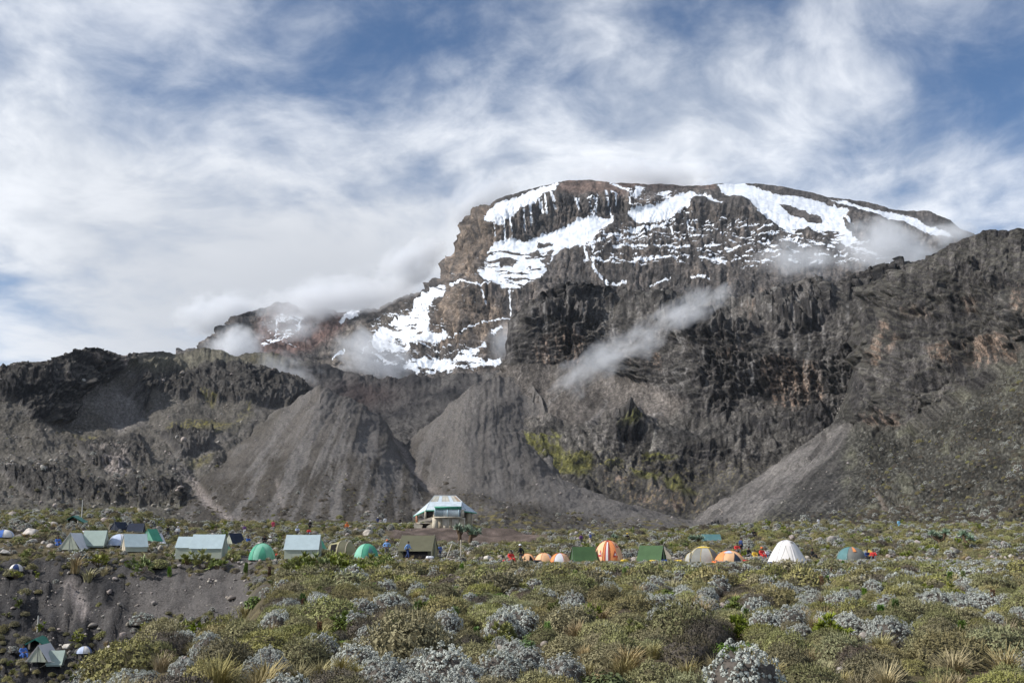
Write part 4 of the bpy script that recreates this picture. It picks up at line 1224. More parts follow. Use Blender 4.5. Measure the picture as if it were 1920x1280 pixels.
KINDS = {'silver': ('silver_bush', 'silver leaf'), 'olive': ('heath_bush', 'heath'), 'dark': ('dark_shrub', 'dark'), 'green': ('leafy_plant', 'green'), 'groundsel': ('groundsel_shrub', 'groundsel'),
         'grass': ('grass_tussock', 'grass'), 'lobelia': ('lobelia', 'lobelia'), 'spike': ('dry_lobelia_spike', 'spike')}
NVAR = {'silver': 4, 'olive': 5, 'dark': 2, 'green': 2, 'groundsel': 3, 'grass': 3, 'lobelia': 2, 'spike': 1}
PROTO = {}
for kd, nv in NVAR.items():
    for v in range(nv):
        for lod in (0, 1):
            top, inner, m0, m1 = bush_geo(kd, 31 + 7 * v + lod * 100, lod)
            if lod == 0:
                a_ = mesh_from(KINDS[kd][0] + '_foliage', top[0], top[1], [MAT[m0]])
                b_ = mesh_from(KINDS[kd][0] + '_stems', inner[0], inner[1], [MAT[m1]]) if inner is not None else None
                PROTO[kd, v, 0] = (a_, b_)
            if inner is not None:
                V_, F_, M_ = cat((top[0], top[1], 0), (inner[0], inner[1], 1))
                PROTO[kd, v, lod, 'all'] = mesh_from(KINDS[kd][0], V_, F_, [MAT[m0], MAT[m1]], M_)
            else:
                PROTO[kd, v, lod, 'all'] = mesh_from(KINDS[kd][0], top[0], top[1], [MAT[m0]])


def rock_mesh(seed, sub=3, flat=.7, mat='rock'):
    bm = bmesh.new()
    bmesh.ops.create_icosphere(bm, subdivisions=sub, radius=.5)
    V_ = np.array([v.co[:] for v in bm.verts])
    n = V_ / .5
    k = 1 + .35 * fbm(n[:, 0] * 1.2 + seed, n[:, 1] * 1.2, n[:, 2] * 1.2, oct=4, gain=.5)
    r_ = np.random.RandomState(seed)
    V_ = V_ * k[:, None]
    for _ in range(13):                      # chop flat facets
        d = r_.normal(size=3); d /= np.linalg.norm(d)
        lim = r_.uniform(.24, .40)
        s_ = V_ @ d
        V_ = V_ - np.outer(np.maximum(s_ - lim, 0), d)
    V_ *= np.array([1, r_.uniform(.7, 1), flat])
    V_[:, 2] += .18
    F_ = np.array([[v.index for v in f.verts] for f in bm.faces])
    bm.free()
    return mesh_from('boulder', V_, F_, [MAT[mat]])


ROCKS = [rock_mesh(3 + i * 5, 2, .62 + .1 * (i % 3)) for i in range(5)]
ROCKP = [rock_mesh(90 + i * 5, 3, .6, 'rockpale') for i in range(2)]
# ------------------------------------------------------------------ camp
EXCL = []            # (x, y, radius) kept clear of plants


def fabric(name, col, var=.08, rough=.7, trans=.12):
    return mat_simple(name, col, rough, var, 1.6, .3, trans=trans)


FAB = {
    'white': fabric('white_nylon', (.80, .76, .72), .04), 'offwhite': fabric('offwhite_nylon', (.66, .66, .68), .05), 'paleblue': fabric('pale_blue_nylon', (.55, .62, .78), .08),
    'sage': fabric('sage_canvas', (.36, .435, .385), .07), 'sagewall': fabric('pale_sage_canvas', (.45, .475, .38), .07), 'bluegrey': fabric('blue_grey_canvas', (.43, .52, .54), .06),
    'emerald': fabric('emerald_nylon', (.09, .36, .23), .1), 'mint': fabric('mint_nylon', (.22, .50, .36), .1), 'teal': fabric('teal_nylon', (.10, .21, .215), .1),
    'forest': fabric('forest_green_canvas', (.065, .125, .05), .12), 'forestlt': fabric('light_forest_canvas', (.12, .19, .085), .12), 'olive': fabric('olive_canvas', (.125, .12, .075), .1), 'olivelt': fabric('light_olive_nylon', (.34, .31, .17), .1),
    'navy': fabric('navy_canvas', (.028, .036, .06), .15), 'black': fabric('black_cloth', (.018, .018, .022), .15, .8, 0), 'orange': fabric('orange_nylon', (.80, .29, .10), .08), 'peach': fabric('peach_nylon', (.82, .50, .28), .08),
    'red': fabric('red_nylon', (.48, .06, .055), .1), 'yellow': fabric('yellow_nylon', (.72, .52, .10), .08), 'grey': fabric('grey_nylon', (.20, .20, .18), .1), 'lightgrey': fabric('light_grey_mesh', (.42, .41, .37), .1),
    'cream': fabric('cream_canvas', (.60, .52, .39), .08), 'pole': mat_simple('tent_pole', (.30, .30, .31), .4, .1, 5, .5), 'cord': mat_simple('guy_cord', (.45, .43, .36), .8, .1, 5, .2), 'darkin': mat_simple('dark_opening', (.02, .018, .018), .9, .2, 3, .1),
    'blue': fabric('blue_cloth', (.06, .14, .42), .12, .8, 0), 'ltblue': fabric('light_blue_cloth', (.20, .36, .68), .12, .8, 0), 'dkblue': fabric('dark_blue_cloth', (.03, .055, .16), .12, .8, 0), 'redcloth': fabric('red_cloth', (.62, .05, .045), .1, .8, 0),
    'orangecloth': fabric('orange_cloth', (.80, .19, .05), .1, .8, 0), 'pink': fabric('pink_cloth', (.55, .06, .13), .1, .8, 0), 'whitecloth': fabric('white_cloth', (.74, .74, .76), .05, .8, 0), 'greycloth': fabric('grey_cloth', (.12, .12, .13), .12, .8, 0),
    'purple': fabric('purple_cloth', (.16, .06, .22), .1, .8, 0), 'cyan': fabric('cyan_cloth', (.25, .55, .75), .1, .8, 0), 'yellowcloth': fabric('yellow_cloth', (.70, .48, .06), .1, .8, 0), 'skin': mat_simple('skin', (.16, .085, .055), .6, .1, 8, .3), 'hair': mat_simple('dark_hair', (.015, .012, .01), .7, .1, 20, .3),
    'boot': mat_simple('boot_leather', (.05, .035, .025), .7, .2, 9, .3),
}


def empty(name, loc, rz=0.0):
    o = bpy.data.objects.new(name, None)
    COL.objects.link(o)
    o.location = loc
    o.rotation_euler = (0, 0, rz)
    o.empty_display_size = .3
    return o


def part(name, V, F, mat, parent, smooth=False):
    return link(name, mesh_from(name, V, F if isinstance(F, np.ndarray) else [list(f) for f in F], [mat], smooth=smooth), parent)


def tpart(name, pts, rad, mat, parent, n=6):
    v, f = tube(pts, rad, n)
    return part(name, v, f, mat, parent, True)


def sheet(name, corners, mat, parent, sag=.03, n=8, out=(0, 0, -1)):
    """cloth quad a b c d with sag towards out and slight creases"""
    a, b, c_, d = [np.array(q, float) for q in corners]
    V = []
    o = np.array(out, float)
    r_ = np.random.RandomState(int(abs(a.sum() * 977 + d.sum() * 131)) % 9999)
    ph = r_.uniform(0, 6, 3)
    for j in range(n + 1):
        for i in range(n + 1):
            u, v = i / n, j / n
            q = a * (1 - u) * (1 - v) + b * u * (1 - v) + c_ * u * v + d * (1 - u) * v
            s_ = sag * 4 * u * (1 - u) * (.35 + .65 * 4 * v * (1 - v)) + .006 * math.sin(9 * u + ph[0]) * math.sin(5 * v + ph[1])
            V.append(q + o * s_)
    F = [[j * (n + 1) + i, j * (n + 1) + i + 1, (j + 1) * (n + 1) + i + 1, (j + 1) * (n + 1) + i] for j in range(n) for i in range(n)]
    return part(name, V, F, mat, parent, True)


def guy(parent, a, b):
    a = np.array(a, float); b = np.array(b, float)
    return tpart('guy_line', [a, (a + b) / 2 - np.array([0, 0, .03]), b], .008, FAB['cord'], parent, 4)


def ridge_tent(px, py, wpx, hpx, label, roof, wall, end=None, wallh=.35, yaw=0., depth=1.0, over=.12, door=None, dip=.05, D=None, cat_='tent', grp=None, name='ridge_tent'):
    """canvas tent with its ridge along x; wallh is the share of its height below the eaves"""
    x, y, z = hit(px, py) if D is None else at(px, D)
    s = y / (FPX * 1.02)
    L, H = wpx * s, hpx * s
    W_ = H * 1.25 * depth
    root = tag(empty(name, (x, y, z - .03), yaw), label, cat_, grp)
    EXCL.append((x, y, max(L, W_) * .62))
    zw = H * wallh
    hw = W_ / 2
    end = end or wall
    ov = over
    for sgn in (-1, 1):
        # roof slopes
        sheet('roof_panel', [(-L / 2 - .05, 0, H), (L / 2 + .05, 0, H), (L / 2 + .08, sgn * (hw + ov), zw - ov * .5), (-L / 2 - .08, sgn * (hw + ov), zw - ov * .5)], roof, root, dip, 10, (0, sgn * .3, -.9))
        if wallh > .05:
            sheet('side_wall', [(-L / 2, sgn * hw, zw + .02), (L / 2, sgn * hw, zw + .02), (L / 2, sgn * (hw + .06), 0), (-L / 2, sgn * (hw + .06), 0)], wall, root, .02, 8, (0, -sgn, 0))
    for sgn in (-1, 1):
        ex = sgn * (L / 2 - .015)
        V = [(ex, -hw + .02, 0), (ex, hw - .02, 0), (ex, hw - .02, max(zw, .02)), (ex, 0, H - .03), (ex, -hw + .02, max(zw, .02))]
        e_ = part('end_panel', V, [[0, 1, 2, 3, 4]], end, root)
        dx = ex + sgn * .02
        part('door_flap', [(dx, -hw * .42, .03), (dx, hw * .10, .03), (dx, hw * .02, H * .86), (dx, -hw * .05, H * .86)], [[0, 1, 2, 3]], door or end, e_)
        tpart('pole', [(ex + sgn * .03, 0, 0), (ex + sgn * .03, 0, H + .06)], .018, FAB['pole'], root)
        guy(root, (sgn * L / 2, 0, H), (sgn * (L / 2 + 1.0), 0, .02))
        for q in (-1, 1):
            guy(root, (sgn * L / 2, q * (hw + ov), zw), (sgn * (L / 2 + .25), q * (hw + .9), .02))
    return root, L, W_, H, zw


def dome_pt(th, t, R, Rd, H, k=2.6, lean=0.):
    """dome surface: th round, t 0 foot .. 1 top; slightly square in plan"""
    cx, sx = math.cos(th), math.sin(th)
    rr = 1 / (abs(cx) ** k + abs(sx) ** k) ** (1 / k)
    if lean < 0:                              # steep sided, pointed tent
        q = (1 - t) ** .62
        return np.array([R * rr * cx * q, Rd * rr * sx * q, H * (t - .55 * max(0., t - .82)) / .90])
    a = t * math.pi / 2
    q = math.cos(a) ** .92
    return np.array([R * rr * cx * q, Rd * rr * sx * q, H * math.sin(a) ** .95])


def dome_patch(name, th0, th1, t0, t1, geo, mat, parent, off=0.0, nu=8, nv=10):
    V = []
    for j in range(nv + 1):
        for i in range(nu + 1):
            th = th0 + (th1 - th0) * i / nu; t = t0 + (t1 - t0) * j / nv
            p = dome_pt(th, min(t, .999), *geo)
            u = i / nu
            flat = 1 - .05 * math.sin(math.pi * u) * math.sin(math.pi * min(max(t, 0), 1)) if off == 0 else 1 - .0
            n_ = p / (np.linalg.norm(p) + 1e-6)
            V.append(p * np.array([flat, flat, 1]) + n_ * off)
    F = [[j * (nu + 1) + i, j * (nu + 1) + i + 1, (j + 1) * (nu + 1) + i + 1, (j + 1) * (nu + 1) + i] for j in range(nv) for i in range(nu)]
    return part(name, V, F, mat, parent, True)


def dome_tent(px, py, wpx, hpx, label, mats, yaw=0., npan=4, k=2.6, door=None, deep=1.0, D=None, lean=0., grp=None, name='dome_tent', th_off=math.pi / 4, sleeve='pole', door_th=None):
    x, y, z = hit(px, py) if D is None else at(px, D)
    s = y / (FPX * 1.02)
    R, H = wpx * s / 2, hpx * s
    root = tag(empty(name, (x, y, z - .03), yaw), label, 'tent', grp)
    EXCL.append((x, y, R * 1.12))
    geo = (R, R * deep, H, k, lean)
    for i in range(npan):
        a0 = th_off + 2 * math.pi * i / npan; a1 = th_off + 2 * math.pi * (i + 1) / npan
        dome_patch('fly_panel', a0, a1, 0, 1, geo, mats[i % len(mats)], root)
        tpart('pole_sleeve', [dome_pt(a0, t, *geo) * 1.008 for t in np.linspace(0, .995, 12)], .014, FAB[sleeve] if isinstance(sleeve, str) else sleeve, root)
        f0 = dome_pt(a0, .35, *geo); f1 = dome_pt(a0, 0, *geo)
        guy(root, f0, f1 * 1.45 + np.array([0, 0, .02]))
    if door is not None:
        dth = -math.pi / 2 if door_th is None else door_th
        V, F = [], []
        for j in range(9):                     # arched door flap lying on the panel
            t = .02 + .62 * j / 8
            hw = .30 * (1 - (j / 8) ** 1.6)
            for u in (-1, 0, 1):
                p = dome_pt(dth + u * hw, t, *geo)
                V.append(p + p / np.linalg.norm(p) * .02)
        for j in range(8):
            F += [[3 * j, 3 * j + 1, 3 * j + 4, 3 * j + 3], [3 * j + 1, 3 * j + 2, 3 * j + 5, 3 * j + 4]]
        part('door_flap', V, F, door, root, True)
    return root, geo


# ---- the hut on its bank
HS = 190 / (FPX * 1.02)
hx0, hy0 = (834 - 960) * HS, 190.0
hut = tag(empty('mountain_hut', (hx0, hy0, 3.40)), 'pale hut with steep white hip roof and green trim on a bare earth bank', 'hut')
M_ROOF = mat_simple('white_roof_sheet', (.50, .56, .60), .5, .12, 1.2, .4, bump=.2)
M_ROOFT = mat_simple('weathered_roof_sheet', (.44, .42, .36), .6, .2, 1.0, .3, bump=.2)
M_ROOFR = mat_simple('rusted_roof_sheet', (.36, .28, .21), .7, .3, 1.2, .2, bump=.2)
M_TRIM = mat_simple('green_trim', (.10, .36, .25), .6, .1, 3)
M_CREAM = mat_simple('cream_render', (.52, .46, .36), .85, .2, 1.2, bump=.3)
M_STAIN = mat_simple('stained_stone', (.34, .285, .20), .9, .35, .9, bump=.6)
M_FRAME = mat_simple('pale_blue_frame', (.52, .66, .72), .5, .05, 3)
M_CURT = mat_simple('pale_curtain', (.58, .58, .56), .8, .15, 5)
M_GLASS = mat_simple('window_glass', (.20, .24, .27), .12, .2, .8, .8)
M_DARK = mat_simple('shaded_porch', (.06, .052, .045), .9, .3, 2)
M_ORANGE = mat_simple('orange_post', (.48, .23, .14), .8, .2, 4)


def boxgeo(x0, x1, y0, y1, z0, z1):
    V = [(x0, y0, z0), (x1, y0, z0), (x1, y1, z0), (x0, y1, z0), (x0, y0, z1), (x1, y0, z1), (x1, y1, z1), (x0, y1, z1)]
    return np.array(V, float), np.array([[0, 3, 2, 1], [4, 5, 6, 7], [0, 1, 5, 4], [1, 2, 6, 5], [2, 3, 7, 6], [3, 0, 4, 7]])


def bx(name, x0, x1, y0, y1, z0, z1, mat, parent):
    v, f = boxgeo(x0, x1, y0, y1, z0, z1)
    return part(name, v, f, mat, parent)


def slab(name, pts, th, mat, parent):
    """flat plate with thickness th below the given outline"""
    p = np.array(pts, float); n = len(p)
    nn = np.cross(p[1] - p[0], p[2] - p[0]); nn /= np.linalg.norm(nn)
    if nn[2] < 0:
        nn = -nn
    V = np.concatenate([p, p - nn * th])
    F = [list(range(n)), list(range(2 * n - 1, n - 1, -1))] + [[i, (i + 1) % n, n + (i + 1) % n, n + i] for i in range(n)]
    return part(name, V, F, mat, parent)


R1, R2 = (-1.9, 0, 5.5), (1.75, 0, 5.5)
B1, B2, B1b, B2b = (-2.6, -1.3, 4.43), (2.9, -1.3, 4.43), (-2.6, 1.3, 4.43), (2.9, 1.3, 4.43)
E1, E2, E3 = (-5.35, -.6, 2.1), (-3.1, -3.0, 3.02), (-1.55, -3.2, 3.05)
E4, E5, E6 = (2.9, -3.2, 3.05), (3.6, -3.0, 2.85), (5.35, -.6, 2.65)
roof = slab('roof', [B1, E2, E3, (-1.55, -1.3, 4.43)], .06, M_ROOF, hut)
L3 = lambda a, b, t: tuple(np.array(a) * (1 - t) + np.array(b) * t)
cols_ = [M_ROOFT, M_ROOFT, M_ROOF, M_ROOFT, M_ROOFT, M_ROOF, M_ROOFT, M_ROOFR]
for i in range(8):
    slab('roof_sheet', [L3(R1, R2, i / 8 + .004), L3(R1, R2, (i + 1) / 8 - .004), L3(B1, B2, (i + 1) / 8 - .004), L3(B1, B2, i / 8 + .004)], .05, cols_[i], roof)
slab('roof_sheet', [R1, B1, B1b], .05, M_ROOF, roof)
slab('roof_sheet', [R2, B2, B2b], .05, M_ROOFR, roof)
slab('roof_sheet', [R1, R2, B2b, B1b], .05, M_ROOF, roof)
slab('roof_sheet', [B1, E1, E2], .06, M_ROOF, roof)
slab('roof_sheet', [B2, E6, E5], .06, M_ROOF, roof)
slab('roof_sheet', [B2, E5, E4, (2.85, -1.3, 4.43)], .06, M_ROOF, roof)
slab('roof_sheet', [B1, E1, (-5.35, .6, 2.1), B1b], .06, M_ROOF, roof)
slab('roof_sheet', [B2, E6, (5.35, .6, 2.65), B2b], .06, M_ROOF, roof)
slab('roof_sheet', [B1b, (-5.35, .6, 2.1), (-3.1, 3.0, 3.0), (3.6, 3.0, 3.0), (5.35, .6, 2.65), B2b], .06, M_ROOF, roof)
bay = slab('bay_roof', [(-1.5, -1.32, 4.47), (2.84, -1.32, 4.47), (2.9, -3.85, 3.62), (-1.6, -3.85, 3.62)], .07, M_ROOF, hut)
bx('fascia', -1.62, 2.92, -3.90, -3.84, 3.36, 3.60, M_TRIM, bay)
tpart('ridge_cap', [R1, R2], .06, M_ROOF, roof)
for a, b_ in ((E1, E2), (E2, E3), (E4, E5), (E5, E6)):
    a = np.array(a) - [0, 0, .12]; b_ = np.array(b_) - [0, 0, .12]
    tpart('gutter', [a, (a + b_) / 2, b_], .09, M_TRIM, roof)
for a, b_ in ((R1, B1), (B1, E1), (R2, B2), (B2, E6), (B1, E2), (B2, E5)):
    tpart('hip_cap', [a, b_], .05, M_ROOF, roof)
# bay with its big window
bx('bay_sill', -1.7, 3.05, -3.85, -3.0, 1.72, 1.90, M_CREAM, hut)
win = bx('window', -1.5, 2.8, -3.70, -3.6, 1.90, 3.40, M_GLASS, hut)
for xx in (-1.5, .58, 2.45):
    bx('mullion', xx - .07, xx + .07, -3.80, -3.70, 1.90, 3.36, M_FRAME, win)
bx('lintel', -1.5, 2.8, -3.80, -3.71, 3.12, 3.35, M_TRIM, win)
part('curtain', *(lambda g: g)(boxgeo(-.1, .50, -3.735, -3.705, 1.95, 3.10)), M_CURT, win)
part('curtain', *(lambda g: g)(boxgeo(.66, 2.35, -3.735, -3.705, 1.95, 3.10)), M_CURT, win)
bv, bf, o_ = [], [], 0
for i in range(26):
    xx = -1.4 + i * .158
    v, f = boxgeo(xx, xx + .035, -3.77, -3.74, 1.92, 3.12)
    bv.append(v); bf.append(f + o_); o_ += 8
part('window_bars', np.concatenate(bv), np.concatenate(bf), M_FRAME, win)
bx('side_pier', 2.5, 3.35, -3.45, -2.9, 1.88, 3.1, M_CREAM, hut)
# stone base under the bay
bw = bx('base_wall', -2.0, 3.5, -3.4, 2.8, -.6, 1.74, M_CREAM, hut)
for i, (a, b_) in enumerate(((-1.9, -1.1), (-.95, -.3), (-.1, .6), (.85, 1.35), (1.6, 2.3), (2.5, 3.35))):
    bx('stone_panel', a, b_, -3.46, -3.39, -.5, 1.6 - .1 * (i % 2), M_STAIN if i % 2 else M_CREAM, bw)
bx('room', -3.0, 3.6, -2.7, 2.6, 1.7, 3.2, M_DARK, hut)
# porch on the left
bx('porch_floor', -4.8, -1.9, -3.0, 2.0, .75, .95, M_CREAM, hut)
sheet('porch_parapet', [(-4.4, -3.05, .9), (-1.95, -3.05, 1.45), (-1.95, -3.05, 1.9), (-4.1, -3.05, 1.25)], M_CREAM, hut, 0, 2)
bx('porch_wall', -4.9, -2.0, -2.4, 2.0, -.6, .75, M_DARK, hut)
slab('porch_front', [(-5.1, -3.0, .95), (-5.0, -3.0, -.6), (-3.9, -3.0, -.6), (-3.6, -3.0, .55)], .1, M_CREAM, hut)
slab('porch_front', [(-2.9, -3.0, .35), (-3.2, -3.0, -.6), (-1.9, -3.0, -.6), (-1.9, -3.0, .9)], .1, M_CREAM, hut)
for xx, zz, mm in ((-3.2, 1.2, M_CREAM), (-1.75, 1.2, M_CREAM)):
    bx('porch_post', xx - .13, xx + .13, -2.95, -2.7, zz, 3.0, mm, hut)
bx('porch_post', -4.95, -4.65, -1.2, -.9, .9, 2.2, M_ORANGE, hut)
bx('porch_post', 4.4, 4.7, -1.2, -.9, -.4, 2.7, M_CREAM, hut)
bx('side_room', 3.52, 4.4, -2.0, 2.0, -.5, 2.6, M_STAIN, hut)
EXCL.append((hx0, hy0, 7.0)); EXCL.append((-8.0, 166.0, 9.0))

# ---- long-roofed tents on the left, back rows first
TG = 'canvas tents pitched on the rise'
for (px, py, lab) in ((140, 978, 'low green roofed shelter with a tall flag pole on the stony rise'), (72, 1204, 'low green roofed shelter with a tall flag pole down in the gully')):
    near = py > 1100
    x, y, z = hit(px, py + 2)
    s = y / (FPX * 1.02)
    rt = tag(empty('shelter', (x, y, z), .1), lab, 'shelter')
    w, h = 46 * s, 13 * s
    for sg in (-1, 1):
        slab('roof', [(0, -1.1, h), (0, 1.3, h + .1), (sg * w / 2, 1.3, .1), (sg * w / 2, -1.1, .0)], .10, mat_simple('green_roof_paint', (.03, .15, .115), .5, .15, 3), rt)
    bx('back_wall', -w * .36, w * .36, .9, 1.0, -.3, h * .62, M_STAIN, rt)
    for xx in (-w * .22, w * .2):
        bx('post', xx - .07, xx + .07, -1.0, -.86, -.3, h * .52, M_CREAM, rt)
    xx, yy, zz = at(px + 7, y + 2.5)
    fp = tag(empty('flag_pole', (xx, yy, zz - .2)), 'thin pale pole behind the green roofed shelter ' + ('in the gully' if near else 'on the stony rise'), 'pole')
    tpart('shaft', [(0, 0, 0), (.02, 0, 35 * s * .6), (0, 0, 41 * s)], [.09, .07, .05], mat_simple('pale_pole', (.5, .49, .45), .7, .1, 5), fp)
    tpart('foot', [(0, 0, 0), (0, 0, .5)], [.22, .12], MAT['rock'], fp)
    EXCL.append((x, y, w * .5)); EXCL.append((xx, yy, .4))

ridge_tent(224, 995, 26, 17, 'dark navy ridge tent with its gable end towards the camera, back row', FAB['navy'], FAB['navy'], FAB['navy'], .25, 1.05, grp=TG)
ridge_tent(255, 997, 28, 17, 'dark navy ridge tent lying broadside in the back row beside the gable one', FAB['navy'], FAB['lightgrey'], FAB['navy'], .2, .12, grp=TG)
ridge_tent(178, 1025, 40, 31, 'sage green wall tent broadside behind the white edged gable tent', FAB['sage'], FAB['sage'], FAB['sagewall'], .12, .10, grp=TG)
r_, L_, W_, H_, zw_ = ridge_tent(140, 1030, 46, 31, 'pale gable tent with white edged open fly on the left', FAB['offwhite'], FAB['sagewall'], FAB['sagewall'], .1, 1.50, .9, .25, grp=TG)
ridge_tent(80, 1248, 46, 30, 'pale gable tent with white edged fly at the bottom of the gully', FAB['offwhite'], FAB['sagewall'], FAB['sagewall'], .1, 1.50, .9, .25, grp=TG)
ridge_tent(106, 1244, 26, 27, 'small sage green tent behind the gable tent in the gully', FAB['sage'], FAB['sage'], FAB['sage'], .15, .1, grp=TG)
dome_tent(224, 1022, 42, 21, 'low white dome tent between the sage and grey green tents', [FAB['paleblue'], FAB['offwhite'], FAB['paleblue']], .2, 6, grp=TG, sleeve='pole')
ridge_tent(252, 1033, 40, 33, 'grey green ridge tent with cream gable and emerald skirt', FAB['bluegrey'], FAB['sagewall'], FAB['cream'], .30, .5, .9, grp=TG)
ridge_tent(284, 1014, 24, 23, 'bright emerald green ridge tent with a red corner', FAB['emerald'], FAB['mint'], FAB['mint'], .05, 1.15, grp=TG)
ridge_tent(296, 1017, 14, 18, 'small off white tent beside the emerald ridge tent', FAB['offwhite'], FAB['offwhite'], FAB['white'], .05, 1.0, grp=TG)
dome_tent(8, 1007, 34, 14, 'blue and white dome tent cut by the left edge', [FAB['blue'], FAB['white'], FAB['paleblue']], 0, 6, grp=TG)
dome_tent(157, 1230, 26, 12, 'small blue and white dome tent down in the gully', [FAB['paleblue'], FAB['white'], FAB['blue']], 0, 6, grp=TG)
dome_tent(30, 1072, 24, 13, 'tiny blue and white tent on the gully rim at the left', [FAB['dkblue'], FAB['white'], FAB['white']], .6, 6, grp=TG)
CG = 'tents along the camp shelf'
r_, L_, W_, H_, zw_ = ridge_tent(350, 1047, 32, 41, 'smaller pale green wall tent tucked behind the left big one', FAB['bluegrey'], FAB['sagewall'], None, .52, .06, .9, .08, grp=CG)
r_, L_, W_, H_, zw_ = ridge_tent(391, 1046, 58, 45, 'big wall tent with blue grey roof and pale walls, left of the two', FAB['bluegrey'], FAB['sagewall'], None, .44, .05, 1.0, .10, grp=CG)
r_, L_, W_, H_, zw_ = ridge_tent(568, 1046, 62, 44, 'big wall tent with blue grey roof beside the olive tunnel tent', FAB['bluegrey'], FAB['sagewall'], None, .40, .05, 1.0, .10, grp=CG)
for px, py, lab in ((606, 1038, 'emerald fly stretched from the right end of the tent near the tunnel tent'), (427, 1034, 'emerald fly at the right end of the left big wall tent')):
    x, y, z = hit(px, py); s = y / (FPX * 1.02)
    e = tag(empty('tent_fly', (x, y, z)), lab, 'tarp')
    h_ = (26 if px > 500 else 12) * s
    sheet('cloth', [(-10 * s, -.3, h_), (-6 * s, .9, h_), (10 * s, .8, 0), (8 * s, -.6, 0)], FAB['emerald'], e, .05, 6)
    guy(e, (8 * s, -.6, .02), (14 * s, -.8, 0))
ridge_tent(440, 1019, 27, 20, 'small drab gable tent with a white groundsheet above the big wall tents', FAB['navy'], FAB['olivelt'], FAB['sagewall'], .05, .85, grp=CG)
dome_tent(491, 1049, 50, 30, 'mint and emerald dome tent in front of the big wall tents', [FAB['emerald'], FAB['emerald'], FAB['mint'], FAB['mint']], .25, 4, 2.2, FAB['emerald'], grp=CG, lean=.0, sleeve='emerald')
dome_tent(687, 1047, 46, 28, 'emerald dome tent next to the olive tunnel tent', [FAB['emerald'], FAB['mint'], FAB['emerald'], FAB['mint']], .5, 4, 2.2, FAB['teal'], grp=CG, sleeve='emerald')
# tunnel tent
x, y, z = hit(645, 1040); s = y / (FPX * 1.02)
tn = tag(empty('tunnel_tent', (x, y, z - .03), -.25), 'olive tan tunnel tent with a dark open door between two hoops', 'tent', CG)
EXCL.append((x, y, 1.6))
Lt, Rt = 50 * s, 26 * s
xs = [-Lt / 2, -.1 * Lt, .22 * Lt, Lt / 2]
rs = [.80, 1.0, .96, .30]


def hoop(xc, r, n=14):
    return [np.array([xc, -math.cos(math.pi * i / n) * r * Rt * .85, math.sin(math.pi * i / n) ** .8 * r * Rt]) for i in range(n + 1)]


hps = [hoop(a, r) for a, r in zip(xs, rs)]
for i in range(3):
    V = np.array(hps[i] + hps[i + 1]); n = 15
    part('tunnel_panel', V, [[k, k + 1, n + k + 1, n + k] for k in range(n - 1)], FAB['olivelt'] if i != 1 else FAB['olive'], tn, True)
    tpart('hoop', [p * 1.01 for p in hps[i]], .035, FAB['cream'], tn)
part('end_wall', np.array(hps[0] + [np.array([xs[0], 0, 0])]), [[k, k + 1, 15] for k in range(14)], FAB['olivelt'], tn)
part('door_opening', [(xs[0] + .10 * Lt, -.84 * Rt, .12), (xs[0] + .34 * Lt, -.90 * Rt, .12), (xs[0] + .34 * Lt, -.62 * Rt, .80 * Rt), (xs[0] + .10 * Lt, -.58 * Rt, .72 * Rt)], [[0, 1, 2, 3]], FAB['darkin'], tn)
# olive kitchen tent below the hut
r_, L_, W_, H_, zw_ = ridge_tent(784, 1047, 62, 44, 'dark olive kitchen tent with black shaded front below the hut', FAB['olive'], FAB['olive'], FAB['olivelt'], .40, -.12, 1.1, .25, FAB['olive'], grp=CG)
part('front_shade', [(-L_ * .36, -W_ / 2 - .12, .04), (L_ * .40, -W_ / 2 - .12, .04), (L_ * .38, -W_ / 2 - .10, zw_ * .92), (-L_ * .34, -W_ / 2 - .10, zw_ * .92)], [[0, 1, 2, 3]], FAB['darkin'], r_)  # near-black sheet painted as the shade across the tent's front
tpart('awning_pole', [(-L_ * .62, -W_ * .3, 0), (-L_ * .46, -.1, H_ * .86)], .03, FAB['black'], r_)

# ---- right part of the camp
dome_tent(988, 1057, 36, 20, 'small orange dome tent with round open door beside the dark clad walker', [FAB['orange'], FAB['orange'], FAB['peach'], FAB['orange']], .1, 4, 2.2, FAB['darkin'], grp=CG, sleeve='orange', door_th=-1.2)
dome_tent(1020, 1056, 36, 20, 'low peach dome tent with white crown, left of its twin', [FAB['peach'], FAB['offwhite'], FAB['peach']], .4, 6, 2.2, grp=CG, sleeve='orange')
dome_tent(1050, 1057, 38, 21, 'low peach and red dome tent against the forest green tent', [FAB['peach'], FAB['peach'], FAB['orange'], FAB['offwhite']], .1, 6, 2.2, grp=CG, sleeve='red')
ridge_tent(1094, 1055, 42, 31, 'forest green ridge tent left of the orange dome', FAB['forest'], FAB['forestlt'], FAB['forest'], .12, .22, 1.0, .05, grp=CG)
